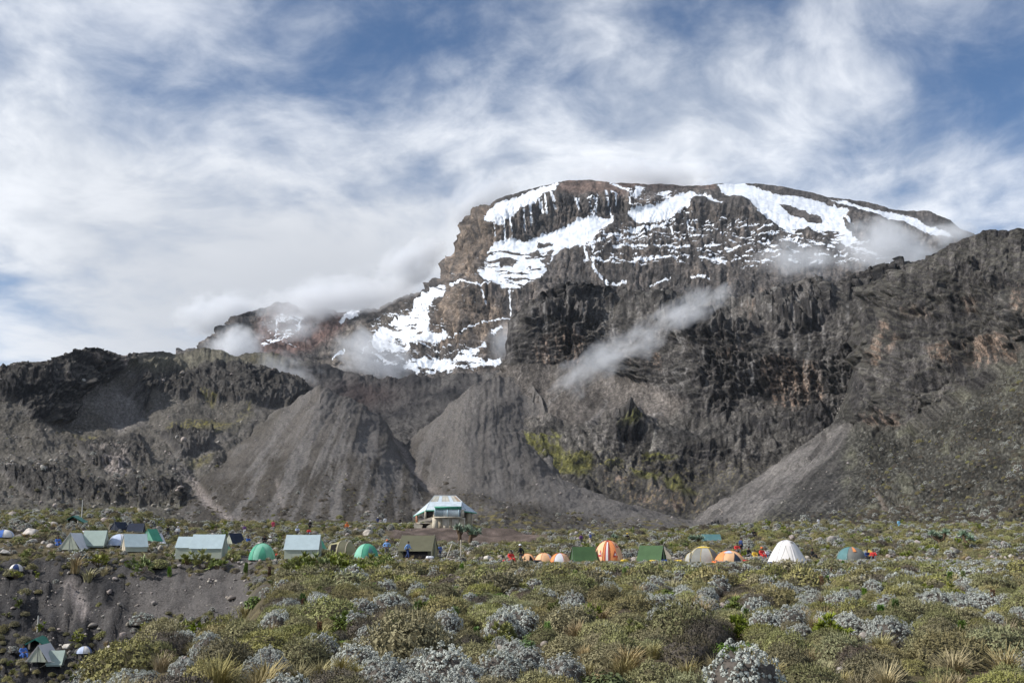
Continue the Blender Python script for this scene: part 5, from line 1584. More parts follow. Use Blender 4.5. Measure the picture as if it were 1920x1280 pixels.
# striped orange dome
rt, geo = dome_tent(1141, 1054, 54, 41, 'tall orange dome tent with a red stripe and white panel', [FAB['orange'], FAB['peach'], FAB['orange'], FAB['orange'], FAB['orange'], FAB['peach']], .0, 6, 2.3, grp=CG, sleeve='red', th_off=-math.pi / 2 - .52)
stripe = dome_patch('red_stripe', -math.pi / 2 - .36, -math.pi / 2 - .02, .02, .97, geo, FAB['red'], rt, .015)
dome_patch('white_panel', -math.pi / 2 - .27, -math.pi / 2 - .11, .04, .74, geo, FAB['white'], stripe, .03)
for th, t0, sz in ((-math.pi / 2 + .42, .24, .20), (-math.pi / 2 - .72, .26, .16), (-math.pi / 2 + .85, .56, .14)):
    for nm, k_, mt, of in (('triangle_mark', 1.0, FAB['red'], .02), ('triangle_core', .42, FAB['white'], .03)):
        V = [dome_pt(th - sz * k_, t0 - .085 * k_, *geo), dome_pt(th + sz * k_, t0 - .085 * k_, *geo), dome_pt(th, t0 + .12 * k_, *geo)]
        part(nm, [p + p / np.linalg.norm(p) * of for p in V], [[0, 1, 2]], mt, rt)
ridge_tent(1222, 1055, 44, 33, 'forest green ridge tent right of the orange dome with black open gable', FAB['forest'], FAB['forestlt'], FAB['forestlt'], .12, -.42, 1.0, .05, FAB['darkin'], grp=CG)
x, y, z = hit(1250, 1054); s = y / (FPX * 1.02)
e = tag(empty('tarp_board', (x, y + .3, z)), 'cream sheet leaning against the right forest green ridge tent', 'tarp')
sheet('cloth', [(-12 * s, 0, 31 * s), (-7 * s, .05, 32 * s), (9 * s, -.1, 12 * s), (8 * s, -.15, .5 * s)], FAB['cream'], e, .03, 5)
guy(e, (8 * s, -.15, .02), (14 * s, -.4, 0))
dome_tent(1297, 1056, 26, 21, 'small yellow edged vestibule tent left of the yellow dome', [FAB['lightgrey'], FAB['grey']], .3, 6, 2.2, grp=CG, sleeve='yellow')
rt, geo = dome_tent(1320, 1056, 58, 32, 'grey and yellow dome tent with yellow crown and pale mesh front', [FAB['grey'], FAB['lightgrey'], FAB['grey'], FAB['lightgrey']], .2, 8, 2.2, grp=CG, sleeve='yellow', th_off=.2)
dome_patch('crown_panel', -math.pi, 0, .72, .985, geo, FAB['yellow'], rt, .02, 14, 5)
rt, geo = dome_tent(1368, 1057, 56, 25, 'orange dome tent with blue roof patch and dark door left of the seated group', [FAB['orange'], FAB['orange'], FAB['peach'], FAB['orange']], .15, 4, 2.4, FAB['navy'], grp=CG, sleeve='orange', door_th=-1.35)
dome_patch('roof_patch', -2.5, -1.6, .62, .95, geo, FAB['paleblue'], rt, .015, 8, 4)
rt, geo = dome_tent(1476, 1060, 78, 48, 'large white dome tent, the tallest on the right', [FAB['white'], FAB['white'], FAB['white'], FAB['offwhite'], FAB['white']], -.2, 6, 2.3, None, grp=CG, sleeve='offwhite', th_off=-math.pi / 2 - .62, lean=-1.)
dome_patch('door_panel', -math.pi / 2 - .50, -math.pi / 2 + .28, .02, .70, geo, FAB['white'], rt, .02)
dome_patch('vent', -math.pi / 2 + .55, -math.pi / 2 + .95, .78, .86, geo, FAB['grey'], rt, .02, 4, 2)
tpart('zip', [dome_pt(-math.pi / 2 - .50 + .39 * q, .02 + .68 * q, *geo) * 1.012 for q in np.linspace(0, 1, 8)], .018, FAB['lightgrey'], rt)
tpart('zip', [dome_pt(-math.pi / 2 + .28 - .39 * q, .02 + .68 * q, *geo) * 1.012 for q in np.linspace(0, 1, 8)], .018, FAB['lightgrey'], rt)
ridge_tent(1333, 1016, 34, 15, 'dark green wall tent in the meadow behind the yellow dome', FAB['teal'], FAB['teal'], FAB['forest'], .3, .05, grp='tents behind the shelf')
rt, geo = dome_tent(1597, 1051, 54, 26, 'teal dome tent with an orange flap near the right side', [FAB['teal'], FAB['teal'], FAB['grey'], FAB['teal']], .2, 4, 2.2, None, grp=CG, sleeve='teal')
dome_patch('orange_flap', -math.pi / 2 - .35, -math.pi / 2 - .05, .45, .92, geo, FAB['orange'], rt, .02)
dome_tent(1627, 1050, 30, 20, 'yellow dome tent half hidden behind the teal dome', [FAB['yellow'], FAB['yellow'], FAB['grey']], .4, 6, 2.2, grp=CG, sleeve='yellow')
# posts near the kitchen tent
for px, py, h_, lx, lab in ((835, 1050, 33, .62, 'white leaning post right of the kitchen tent'), (864, 1048, 38, 0., 'upright wooden sign post right of the leaning post')):
    x, y, z = hit(px, py); s = y / (FPX * 1.02)
    e = tag(empty('wooden_post', (x, y, z - .1)), lab, 'post')
    tpart('shaft', [(0, 0, 0), (lx * .5, 0, h_ * s * .5), (lx, 0, h_ * s)], .055, mat_simple('weathered_wood', (.50, .45, .38), .8, .2, 8), e)
    if lx == 0:
        bx('arm_board', -.1, .55, -.03, .03, h_ * s * .86, h_ * s * .97, M_STAIN, e)

# ------------------------------------------------------------------ people
SK = {
    'stand': dict(pel=(0, 0, .93), sp=(0, .01, 1.18), nk=(0, .0, 1.44), hd=(0, -.02, 1.60), elL=(-.27, .05, 1.13), wrL=(-.24, -.06, .90), elR=(.27, .05, 1.13), wrR=(.24, -.06, .90),
                  knL=(-.11, -.03, .49), anL=(-.12, .03, .08), knR=(.11, -.03, .49), anR=(.13, .03, .08)),
    'hips': dict(pel=(0, 0, .93), sp=(0, .01, 1.18), nk=(0, .0, 1.44), hd=(0, -.02, 1.60), elL=(-.36, .10, 1.16), wrL=(-.19, -.08, 1.02), elR=(.36, .10, 1.16), wrR=(.19, -.08, 1.02),
                 knL=(-.13, -.03, .49), anL=(-.17, .03, .08), knR=(.13, -.03, .49), anR=(.19, .03, .08)),
    'walk': dict(pel=(0, 0, .92), sp=(0, -.03, 1.17), nk=(0, -.06, 1.43), hd=(0, -.09, 1.58), elL=(-.26, .12, 1.14), wrL=(-.24, .14, .90), elR=(.26, -.10, 1.14), wrR=(.22, -.28, 1.0),
                 knL=(-.10, -.18, .51), anL=(-.10, -.20, .09), knR=(.10, .06, .48), anR=(.11, .30, .13)),
    'sit': dict(pel=(0, 0, .30), sp=(0, -.02, .55), nk=(0, -.06, .80), hd=(0, -.09, .95), elL=(-.27, -.12, .55), wrL=(-.14, -.32, .52), elR=(.27, -.12, .55), wrR=(.14, -.32, .52),
                knL=(-.16, -.42, .46), anL=(-.14, -.48, .08), knR=(.16, -.42, .46), anR=(.14, -.50, .08)),
}


def skin_obj(name, verts, edges, rad, mat, parent, root=0, sub=1):
    me = bpy.data.meshes.new(name)
    me.from_pydata(verts, edges, [])
    me.materials.append(mat)
    o = link(name, me, parent)
    md = o.modifiers.new('skin', 'SKIN')
    md.use_smooth_shade = True
    lay = me.skin_vertices[0] if len(me.skin_vertices) else None
    if lay is None:
        bm = bmesh.new(); bm.from_mesh(me); bm.verts.layers.skin.verify(); bm.to_mesh(me); bm.free()
        lay = me.skin_vertices[0]
    for i, r in enumerate(rad):
        rr_ = r if isinstance(r, tuple) else (r, r)
        lay.data[i].radius = rr_
        lay.data[i].use_root = (i == root)
    s_ = o.modifiers.new('subd', 'SUBSURF')
    s_.levels = sub; s_.render_levels = sub
    return o


def person(px, py, label, pose, jacket, trousers, hat=None, yaw=0., h=1.70, grp=None, D=None, seat=0.0, shirt=None):
    x, y, z = hit(px, py) if D is None else at(px, D)
    k = h / 1.70
    j = {n: np.array(v) * k for n, v in SK[pose].items()}
    root = tag(empty('person', (x, y, z + seat), yaw), label, 'person', grp)
    EXCL.append((x, y, .45))
    V, E, R = [], [], []

    def add(p, r, prev=None):
        V.append(tuple(float(q) for q in p)); R.append(r)
        if prev is not None:
            E.append((prev, len(V) - 1))
        return len(V) - 1
    pel = add(j['pel'], (.125 * k, .10 * k)); sp = add(j['sp'], (.125 * k, .095 * k), pel)
    ch = add(j['sp'] * .35 + j['nk'] * .65, (.15 * k, .10 * k), sp); nk = add(j['nk'], .052 * k, ch)
    hd = add(j['hd'], (.082 * k, .095 * k), nk); add(j['hd'] + np.array([0, .01, .09]) * k, (.06 * k, .07 * k), hd)
    add(j['hd'] + np.array([0, -.105, -.01]) * k, .014 * k, hd)          # nose
    chain = {}
    for sd, sg in (('L', -1), ('R', 1)):
        sh = add(j['nk'] + np.array([sg * .17, 0, -.06]) * k, .062 * k, ch)
        el = add(j['el' + sd], .043 * k, sh); wr = add(j['wr' + sd], .028 * k, el)
        dv = j['wr' + sd] - j['el' + sd]; dv /= np.linalg.norm(dv)
        pm = add(j['wr' + sd] + dv * .07 * k, (.036 * k, .018 * k), wr)
        sv = np.cross(dv, np.array([0, 1., 0])); sv /= np.linalg.norm(sv) + 1e-6
        for q, ln in ((-.03, .065), (-.011, .08), (.009, .075), (.028, .06)):
            f1 = add(j['wr' + sd] + dv * (.10 + ln * .5) * k + sv * q * k, .009 * k, pm)
            add(j['wr' + sd] + dv * (.10 + ln) * k + sv * q * k + np.array([0, -.015, 0]) * k, .007 * k, f1)
        t1 = add(j['wr' + sd] + dv * .06 * k - sv * .05 * k, .011 * k, wr)
        add(j['wr' + sd] + dv * .10 * k - sv * .062 * k, .008 * k, t1)
        hp = add(j['pel'] + np.array([sg * .09, 0, -.05]) * k, .09 * k, pel)
        kn = add(j['kn' + sd], .058 * k, hp); an = add(j['an' + sd], .04 * k, kn)
        add(j['an' + sd] + np.array([0, -.16, -.05]) * k, (.038 * k, .025 * k), an)
    body = skin_obj('body', V, E, R, FAB['skin'], root, 0)
    # jacket
    V2 = [j['pel'] + np.array([0, 0, .0]), j['sp'], j['sp'] * .35 + j['nk'] * .65, j['nk'] - np.array([0, 0, .02]) * k]
    R2_ = [(.158 * k, .125 * k), (.155 * k, .12 * k), (.18 * k, .13 * k), .075 * k]
    E2_ = [(0, 1), (1, 2), (2, 3)]
    for sd, sg in (('L', -1), ('R', 1)):
        i0 = len(V2)
        V2 += [j['nk'] + np.array([sg * .18, 0, -.06]) * k, j['el' + sd], j['wr' + sd]]
        R2_ += [.085 * k, .064 * k, .05 * k]
        E2_ += [(2, i0), (i0, i0 + 1), (i0 + 1, i0 + 2)]
    skin_obj('jacket', [tuple(map(float, v)) for v in V2], E2_, R2_, jacket, root, 0)
    V3 = [j['pel'] + np.array([0, 0, .03]) * k]; R3 = [(.15 * k, .118 * k)]; E3 = []
    for sd, sg in (('L', -1), ('R', 1)):
        i0 = len(V3)
        V3 += [j['pel'] + np.array([sg * .09, 0, -.05]) * k, j['kn' + sd], j['an' + sd] + np.array([0, 0, .05]) * k]
        R3 += [.105 * k, .078 * k, .066 * k]
        E3 += [(0, i0), (i0, i0 + 1), (i0 + 1, i0 + 2)]
    skin_obj('trousers', [tuple(map(float, v)) for v in V3], E3, R3, trousers, root, 0)
    for sd in 'LR':
        a = j['an' + sd]
        skin_obj('boot', [tuple(a + np.array([0, .03, .05]) * k), tuple(a + np.array([0, .02, -.03]) * k), tuple(a + np.array([0, -.17, -.045]) * k)], [(0, 1), (1, 2)], [.058 * k, .056 * k, (.05 * k, .035 * k)], FAB['boot'], root, 0)
    # hat or hair as a cap over the skull
    Vh, Fh = [], []
    for jj in range(5):
        ph = -.15 + jj / 4 * (math.pi / 2 - .1 + .15)
        for i in range(10):
            a = 2 * math.pi * i / 10
            Vh.append(j['hd'] + np.array([math.cos(a) * math.cos(ph) * .105, math.sin(a) * math.cos(ph) * .118 + .012, .045 + math.sin(ph) * .105]) * k)
    Fh = [[jj * 10 + i, jj * 10 + (i + 1) % 10, (jj + 1) * 10 + (i + 1) % 10, (jj + 1) * 10 + i] for jj in range(4) for i in range(10)] + [[40 + i for i in range(10)]]
    part('hat' if hat else 'hair', Vh, Fh, hat or FAB['hair'], root, True)
    return root


F_ = FAB
PG = 'people about the camp'
person(725, 1045, 'person in light blue jacket and orange hat with hands on hips', 'hips', F_['ltblue'], F_['greycloth'], F_['orangecloth'], .2, 1.75, PG)
person(764, 1048, 'person in light blue jacket walking at the left of the olive tent', 'walk', F_['ltblue'], F_['dkblue'], None, 1.1, 1.68, PG)
person(825, 1045, 'short person in dark blue clothes right of the olive tent', 'stand', F_['blue'], F_['dkblue'], None, .4, 1.30, PG)
person(977, 1061, 'person in black coat and white cap beside the small orange tent', 'walk', F_['black'], F_['greycloth'], F_['whitecloth'], -1.9, 1.72, PG)
person(957, 1058, 'seated person in red left of the black coated walker', 'sit', F_['redcloth'], F_['redcloth'], None, .5, 1.75, PG, seat=.05)
person(1390, 1040, 'person in dark coat standing behind the orange dome with dark door', 'stand', F_['dkblue'], F_['black'], None, 2.0, 1.75, PG)
person(1403, 1049, 'dark clad person seated left of the red ones near the white dome', 'sit', F_['black'], F_['greycloth'], None, .7, 1.75, PG, seat=.1)
person(1428, 1051, 'seated person in bright red next to the white dome', 'sit', F_['redcloth'], F_['redcloth'], F_['orangecloth'], .4, 1.85, PG, seat=.1)
person(1437, 1051, 'seated person in white top touching the white dome', 'sit', F_['whitecloth'], F_['blue'], None, -.4, 1.75, PG, seat=.05)
person(1415, 1050, 'seated person in yellow between the dark and the red ones', 'sit', F_['yellowcloth'], F_['yellowcloth'], None, .1, 1.6, PG)
person(1382, 1046, 'seated person in red behind the orange dome with dark door', 'sit', F_['redcloth'], F_['greycloth'], None, .2, 1.8, PG, seat=.35)
person(1522, 1049, 'dark clad person sitting at the right of the white dome', 'sit', F_['black'], F_['black'], None, 1.0, 1.75, PG)
person(1626, 1052, 'dark clad person seated between teal and yellow domes', 'sit', F_['dkblue'], F_['black'], None, .3, 1.75, PG)
person(1638, 1052, 'seated person in red at the right of the yellow dome', 'sit', F_['redcloth'], F_['greycloth'], None, -.3, 1.75, PG)
person(1107, 1023, 'person with white hat standing behind the forest green tent', 'stand', F_['dkblue'], F_['cream'], F_['whitecloth'], -1.2, 1.7, PG)
person(1090, 1023, 'person in purple standing left of the white hatted one', 'stand', F_['purple'], F_['greycloth'], None, .6, 1.5, PG)
person(1176, 1016, 'dark clad person with yellow scarf behind the orange dome', 'sit', F_['black'], F_['black'], F_['yellowcloth'], .2, 1.9, PG)
person(512, 994, 'distant person in pink jacket on the ridge', 'stand', F_['pink'], F_['pink'], None, .4, 1.65, PG)
person(581, 997, 'distant person in black with white hat on the ridge', 'stand', F_['black'], F_['black'], F_['whitecloth'], .4, 1.75, PG)
person(557, 1001, 'distant person in pale lilac left of the black clad one on the ridge', 'sit', F_['paleblue'], F_['greycloth'], F_['whitecloth'], .4, 1.8, PG)
person(579, 1003, 'distant person in red and blue sitting above the big wall tent', 'sit', F_['redcloth'], F_['ltblue'], None, .1, 1.7, PG)
person(650, 1000, 'distant person in orange jacket on the slope above the tunnel tent', 'walk', F_['orangecloth'], F_['greycloth'], F_['orangecloth'], .4, 1.6, PG)
person(708, 985, 'distant person in dark blue left of the white clad one', 'stand', F_['dkblue'], F_['dkblue'], F_['whitecloth'], .4, 1.6, PG)
person(722, 986, 'distant person in white on the skyline left of the hut', 'stand', F_['whitecloth'], F_['whitecloth'], None, .4, 1.7, PG)
person(750, 985, 'distant dark figure nearest the hut', 'stand', F_['black'], F_['black'], None, .4, 1.5, PG)
person(458, 1003, 'distant person in purple and white above the left big tent', 'stand', F_['purple'], F_['whitecloth'], None, .4, 1.5, PG)
person(464, 1023, 'person in blue crouching above the mint dome', 'sit', F_['blue'], F_['dkblue'], None, .9, 1.9, PG)
person(495, 1022, 'dark clad person behind the mint dome', 'sit', F_['black'], F_['black'], None, .4, 1.9, PG)
person(507, 1024, 'person with white head scarf behind the mint dome', 'sit', F_['lightgrey'], F_['greycloth'], F_['whitecloth'], -.4, 1.8, PG)
person(107, 1026, 'person in blue at the left foot of the white edged gable tent', 'sit', F_['blue'], F_['blue'], None, .8, 2.0, PG)
person(41, 1241, 'person in blue at the left foot of the gable tent in the gully', 'sit', F_['blue'], F_['blue'], None, .8, 2.0, PG)
person(314, 1009, 'person in black jacket right of the emerald ridge tent', 'stand', F_['black'], F_['greycloth'], None, .8, 1.6, PG)
person(333, 1009, 'person in white left of the wall tents', 'stand', F_['whitecloth'], F_['greycloth'], F_['whitecloth'], .3, 1.6, PG)
person(1535, 986, 'tiny figure in white on the slope right of the white dome', 'stand', F_['whitecloth'], F_['whitecloth'], None, .3, 1.6, PG)
person(1686, 992, 'tiny figure in cyan on the right slope', 'stand', F_['cyan'], F_['cyan'], None, .3, 1.6, PG)
person(1413, 1008, 'dark figure on the slope left of the white dome', 'sit', F_['black'], F_['black'], None, .3, 1.8, PG)

# ---- giant groundsel trees
def giant_groundsel(px, py, hpx, heads, label, lean=0.):
    x, y, z = hit(px, py); s = y / (FPX * 1.02)
    H = hpx * s
    t = tag(empty('giant_groundsel', (x, y, z - .05)), label, 'tree', 'giant groundsels')
    EXCL.append((x, y, .7))
    r_ = np.random.RandomState(int(px))
    tr = tpart('trunk', [(0, 0, 0), (lean * .3, 0, H * .3), (lean * .6, 0, H * .42)], [.34 * H / 3, .30 * H / 3, .36 * H / 3], MAT['deadleaf'], t, 9)
    for i in range(heads):
        a = r_.uniform(0, 6.28)
        off = np.array([(i - (heads - 1) / 2) * H * .24 + lean, math.sin(a) * H * .15, H * r_.uniform(.42, .82)])
        tpart('branch', [(lean * .4, 0, H * .30), (lean * .5 + off[0] * .6, off[1] * .6, H * .40), off], [.2 * H / 3, .22 * H / 3, .34 * H / 3], MAT['deadleaf'], t, 8)
        n = 70
        aa = np.arange(n) * 2.4; tt = np.linspace(-.25, 1, n)
        dv = np.stack([np.cos(aa) * np.sqrt(np.clip(1 - tt * tt, .05, 1)), np.sin(aa) * np.sqrt(np.clip(1 - tt * tt, .05, 1)), tt], 1)
        V_, F2 = sprigs(off + dv * .05, dv, H * .27, H * .075, r_, .10)
        part('leaf_rosette', V_, F2, MAT['glaucous'], t)
    return t


giant_groundsel(862, 1014, 34, 2, 'slim giant groundsel in front of the hut base')
giant_groundsel(881, 1018, 38, 3, 'forked giant groundsel at the right corner of the hut', .4)
giant_groundsel(1306, 1022, 24, 4, 'pale branching giant groundsel behind the yellow dome')
giant_groundsel(1762, 1022, 30, 4, 'giant groundsel with silvery heads on the right meadow')
giant_groundsel(1814, 1028, 36, 2, 'giant groundsel with dark trunk at the far right meadow')
giant_groundsel(1155, 1016, 18, 3, 'small giant groundsel behind the orange dome')


# ---- kit lying about the tents
def kit_bag(px, py, mat, label, L=.75):
    x, y, z = hit(px, py)
    rt = tag(empty('kit_bag', (x, y, z + .02), px * .7 % 3), label, 'bag', 'kit bags by the tents')
    n, V = 9, []
    prof = [(-.5, .0), (-.49, .6), (-.42, .92), (-.2, 1.03), (0, .97), (.2, 1.04), (.42, .9), (.49, .55), (.5, 0)]
    for (u, r) in prof:
        for i in range(10):
            a = 2 * math.pi * i / 10
            V.append((u * L, math.cos(a) * r * .19, .17 + math.sin(a) * r * .17))
    F = [[j * 10 + i, j * 10 + (i + 1) % 10, (j + 1) * 10 + (i + 1) % 10, (j + 1) * 10 + i] for j in range(8) for i in range(10)]
    part('bag_body', V, F, mat, rt, True)
    for u in (-.2, .2):
        tpart('strap', [(u * L, -.19, .1), (u * L, -.12, .33), (u * L, .12, .33), (u * L, .19, .1)], .018, FAB['black'], rt)


for px, py, mt, lab in ((1171, 1056, 'yellowcloth', 'yellow kit bag at the right foot of the striped orange dome'), (1243, 1056, 'blue', 'blue kit bag under the cream sheet'), (1008, 1058, 'black', 'black kit bag between the small orange and peach domes'), (1068, 1057, 'black', 'black kit bag against the left forest green tent'),
                        (1272, 1057, 'yellowcloth', 'yellow kit bag left of the grey and yellow dome'), (1225, 1057, 'yellowcloth', 'yellow kit bag before the right forest green tent'), (1448, 1061, 'dkblue', 'dark blue kit bag before the white dome'), (1398, 1057, 'redcloth', 'red kit bag right of the orange dome with dark door'), (1560, 1053, 'black', 'black kit bag left of the teal dome'),
                        (708, 1046, 'yellowcloth', 'yellow kit bag right of the emerald dome'), (742, 1047, 'whitecloth', 'white kit bag left of the olive tent'), (806, 1049, 'whitecloth', 'pale kit bag before the black tent front'), (523, 1044, 'redcloth', 'red kit bag right of the mint dome'), (330, 1044, 'whitecloth', 'white kit bag left of the wall tents'), (305, 1022, 'whitecloth', 'white kit bag near the emerald ridge tent'),
                        (205, 1026, 'whitecloth', 'white kit bag left of the low white dome'), (160, 1000, 'whitecloth', 'white cloth bundle above the sage wall tent'), (945, 1057, 'redcloth', 'red kit bag left of the seated person in red'), (1340, 1060, 'orangecloth', 'orange kit bag before the grey and yellow dome'), (1422, 1056, 'cyan', 'cyan kit bag before the seated group')):
    kit_bag(px, py, FAB[mt], lab)
# ------------------------------------------------------------------ scattered plants and stones
rs = np.random.RandomState(5)
ITEMS = []          # kind, x, y, z, size, hand-placed
HAND = [(505, 1265, 88, 'silver'), (598, 1240, 74, 'silver'), (668, 1262, 88, 'silver'), (722, 1282, 92, 'silver'), (778, 1268, 72, 'silver'), (695, 1212, 56, 'silver'), (822, 1262, 78, 'silver'), (870, 1300, 100, 'silver'),
        (938, 1272, 92, 'silver'), (985, 1256, 72, 'silver'), (1055, 1288, 92, 'silver'), (1395, 1315, 150, 'silver'), (1312, 1172, 56, 'silver'), (1232, 1172, 46, 'silver'), (1285, 1125, 44, 'silver'), (1433, 1185, 64, 'silver'), (1500, 1196, 54, 'silver'),
        (1598, 1188, 66, 'silver'), (1655, 1196, 70, 'silver'), (1668, 1140, 46, 'silver'), (1758, 1146, 70, 'silver'), (1790, 1192, 38, 'silver'), (1782, 1150, 36, 'silver'), (1900, 1268, 60, 'silver'), (1870, 1106, 40, 'silver'), (1340, 1092, 40, 'silver'),
        (1440, 1084, 36, 'silver'), (540, 1152, 56, 'silver'), (517, 1184, 64, 'silver'), (345, 1276, 62, 'silver'), (268, 1172, 40, 'silver'), (663, 1090, 46, 'silver'), (640, 1094, 40, 'silver'), (600, 1084, 26, 'silver'), (790, 1206, 60, 'silver'), (840, 1186, 62, 'silver'),
        (1136, 1104, 36, 'silver'), (1312, 1082, 36, 'silver'), (1820, 1092, 44, 'silver'), (330, 1214, 40, 'silver'), (148, 1054, 38, 'silver'), (1508, 1148, 36, 'silver'), (1600, 1128, 34, 'silver'), (1540, 1140, 34, 'silver'), (500, 1120, 30, 'silver'), (960, 1230, 50, 'silver'),
        (1250, 1122, 56, 'green'), (1215, 1206, 44, 'green'), (1800, 1262, 40, 'green'), (1000, 1200, 40, 'green'), (620, 1205, 34, 'green'), (645, 1215, 34, 'green'), (830, 1118, 44, 'green'), (860, 1112, 40, 'green'), (1545, 1232, 36, 'green'), (1480, 1166, 22, 'green'), (575, 1240, 40, 'green'), (478, 1136, 40, 'green'), (700, 1198, 26, 'green'), (985, 1215, 42, 'green'), (1310, 1190, 36, 'green'),
        (622, 1166, 46, 'spike'), (505, 1082, 26, 'spike'), (525, 1102, 22, 'spike'), (567, 1150, 30, 'spike'), (882, 1122, 22, 'spike'), (1240, 1208, 20, 'spike'), (760, 1190, 18, 'spike'),
        (600, 1156, 26, 'lobelia'), (735, 1176, 24, 'lobelia'), (752, 1180, 26, 'lobelia'), (776, 1170, 30, 'lobelia'), (568, 1140, 24, 'lobelia'), (1092, 1154, 22, 'lobelia'), (1028, 1200, 30, 'lobelia'), (1172, 1146, 20, 'lobelia'), (892, 1200, 26, 'lobelia'), (780, 1160, 26, 'lobelia'), (1590, 1120, 18, 'lobelia'), (460, 1076, 18, 'lobelia'), (318, 1082, 16, 'lobelia'),
        (262, 1076, 46, 'groundsel'), (380, 1070, 40, 'groundsel'), (410, 1066, 36, 'groundsel'), (350, 1064, 34, 'groundsel'), (570, 1070, 40, 'groundsel'), (600, 1074, 44, 'groundsel'), (640, 1070, 40, 'groundsel'), (680, 1066, 36, 'groundsel'), (545, 1066, 34, 'groundsel'), (715, 1064, 34, 'groundsel'), (375, 1186, 40, 'groundsel'), (350, 1184, 36, 'groundsel'), (395, 1190, 34, 'groundsel'), (185, 1064, 46, 'groundsel'), (150, 1022, 20, 'groundsel'),
        (140, 1074, 44, 'grass'), (165, 1092, 40, 'grass'), (195, 1078, 30, 'grass'), (460, 1160, 50, 'grass'), (600, 1280, 60, 'grass'), (640, 1272, 60, 'grass'), (560, 1290, 60, 'grass'), (1100, 1276, 60, 'grass'), (1170, 1282, 70, 'grass'), (1470, 1238, 40, 'grass'), (1095, 1240, 40, 'grass'), (1290, 1280, 60, 'grass'), (1340, 1262, 40, 'grass'), (300, 1262, 50, 'grass'), (710, 1290, 50, 'grass'), (1520, 1250, 40, 'grass'), (1400, 1228, 36, 'grass'),
        (310, 1186, 60, 'olive'), (1480, 1076, 70, 'olive'), (1505, 1110, 90, 'olive'), (1100, 1108, 80, 'olive'), (1060, 1130, 90, 'olive'), (1350, 1100, 60, 'olive'), (1640, 1280, 130, 'olive'), (1780, 1250, 150, 'olive'), (1850, 1225, 120, 'olive'), (1520, 1300, 130, 'olive'), (1880, 1310, 120, 'olive'), (1130, 1210, 90, 'olive'), (930, 1180, 90, 'olive'), (560, 1186, 70, 'olive'), (1550, 1210, 80, 'olive')]
for px, py, wpx, kd in HAND:
    x, y, z = hit(px, min(py, 1330))
    s = y / (FPX * 1.02)
    f = {'spike': 1 / 1.2, 'lobelia': 1.5, 'grass': 1.15}.get(kd, 1.0)
    ITEMS.append((kd, x, y, z, wpx * s * f, True))

GV = [[(245, 1150), (400, 1140), (405, 1195), (250, 1200)], [(0, 1172), (110, 1180), (240, 1190), (262, 1300), (-80, 1300), (-80, 1172)], [(200, 1040), (440, 1040), (440, 1072), (300, 1080), (220, 1100), (200, 1070)], [(-80, 1040), (60, 1040), (70, 1085), (-80, 1092)], [(430, 1060), (500, 1055), (520, 1110), (470, 1120)], [(60, 1040), (205, 1040), (200, 1075), (110, 1080)], [(0, 1130), (50, 1140), (60, 1175), (0, 1180)]]
YG = [[(225, 1045), (290, 1045), (290, 1080), (225, 1080)], [(335, 1038), (435, 1038), (435, 1072), (335, 1072)], [(530, 1045), (730, 1045), (730, 1078), (530, 1078)], [(140, 1030), (220, 1040), (210, 1062), (140, 1050)]]


def candidates(n, d0, d1, p=2.0):
    u = rs.uniform(size=n)
    D = (d0 ** p + u * (d1 ** p - d0 ** p)) ** (1 / p)
    ux = rs.uniform(-160, 2120, n)
    return (ux - 960) / (FPX * 1.02) * D, D


cell = {}


def free(x, y, r, k=.62):
    cx, cy = int(x // 2), int(y // 2)
    for i in (-1, 0, 1):
        for j in (-1, 0, 1):
            for (a, b_, q) in cell.get((cx + i, cy + j), ()):
                if (a - x) ** 2 + (b_ - y) ** 2 < (k * (q + r)) ** 2:
                    return False
    return True


def occupy(x, y, r):
    cell.setdefault((int(x // 2), int(y // 2)), []).append((x, y, r))


for it in ITEMS:
    occupy(it[1], it[2], it[4] * .5)
EX = np.array(EXCL)


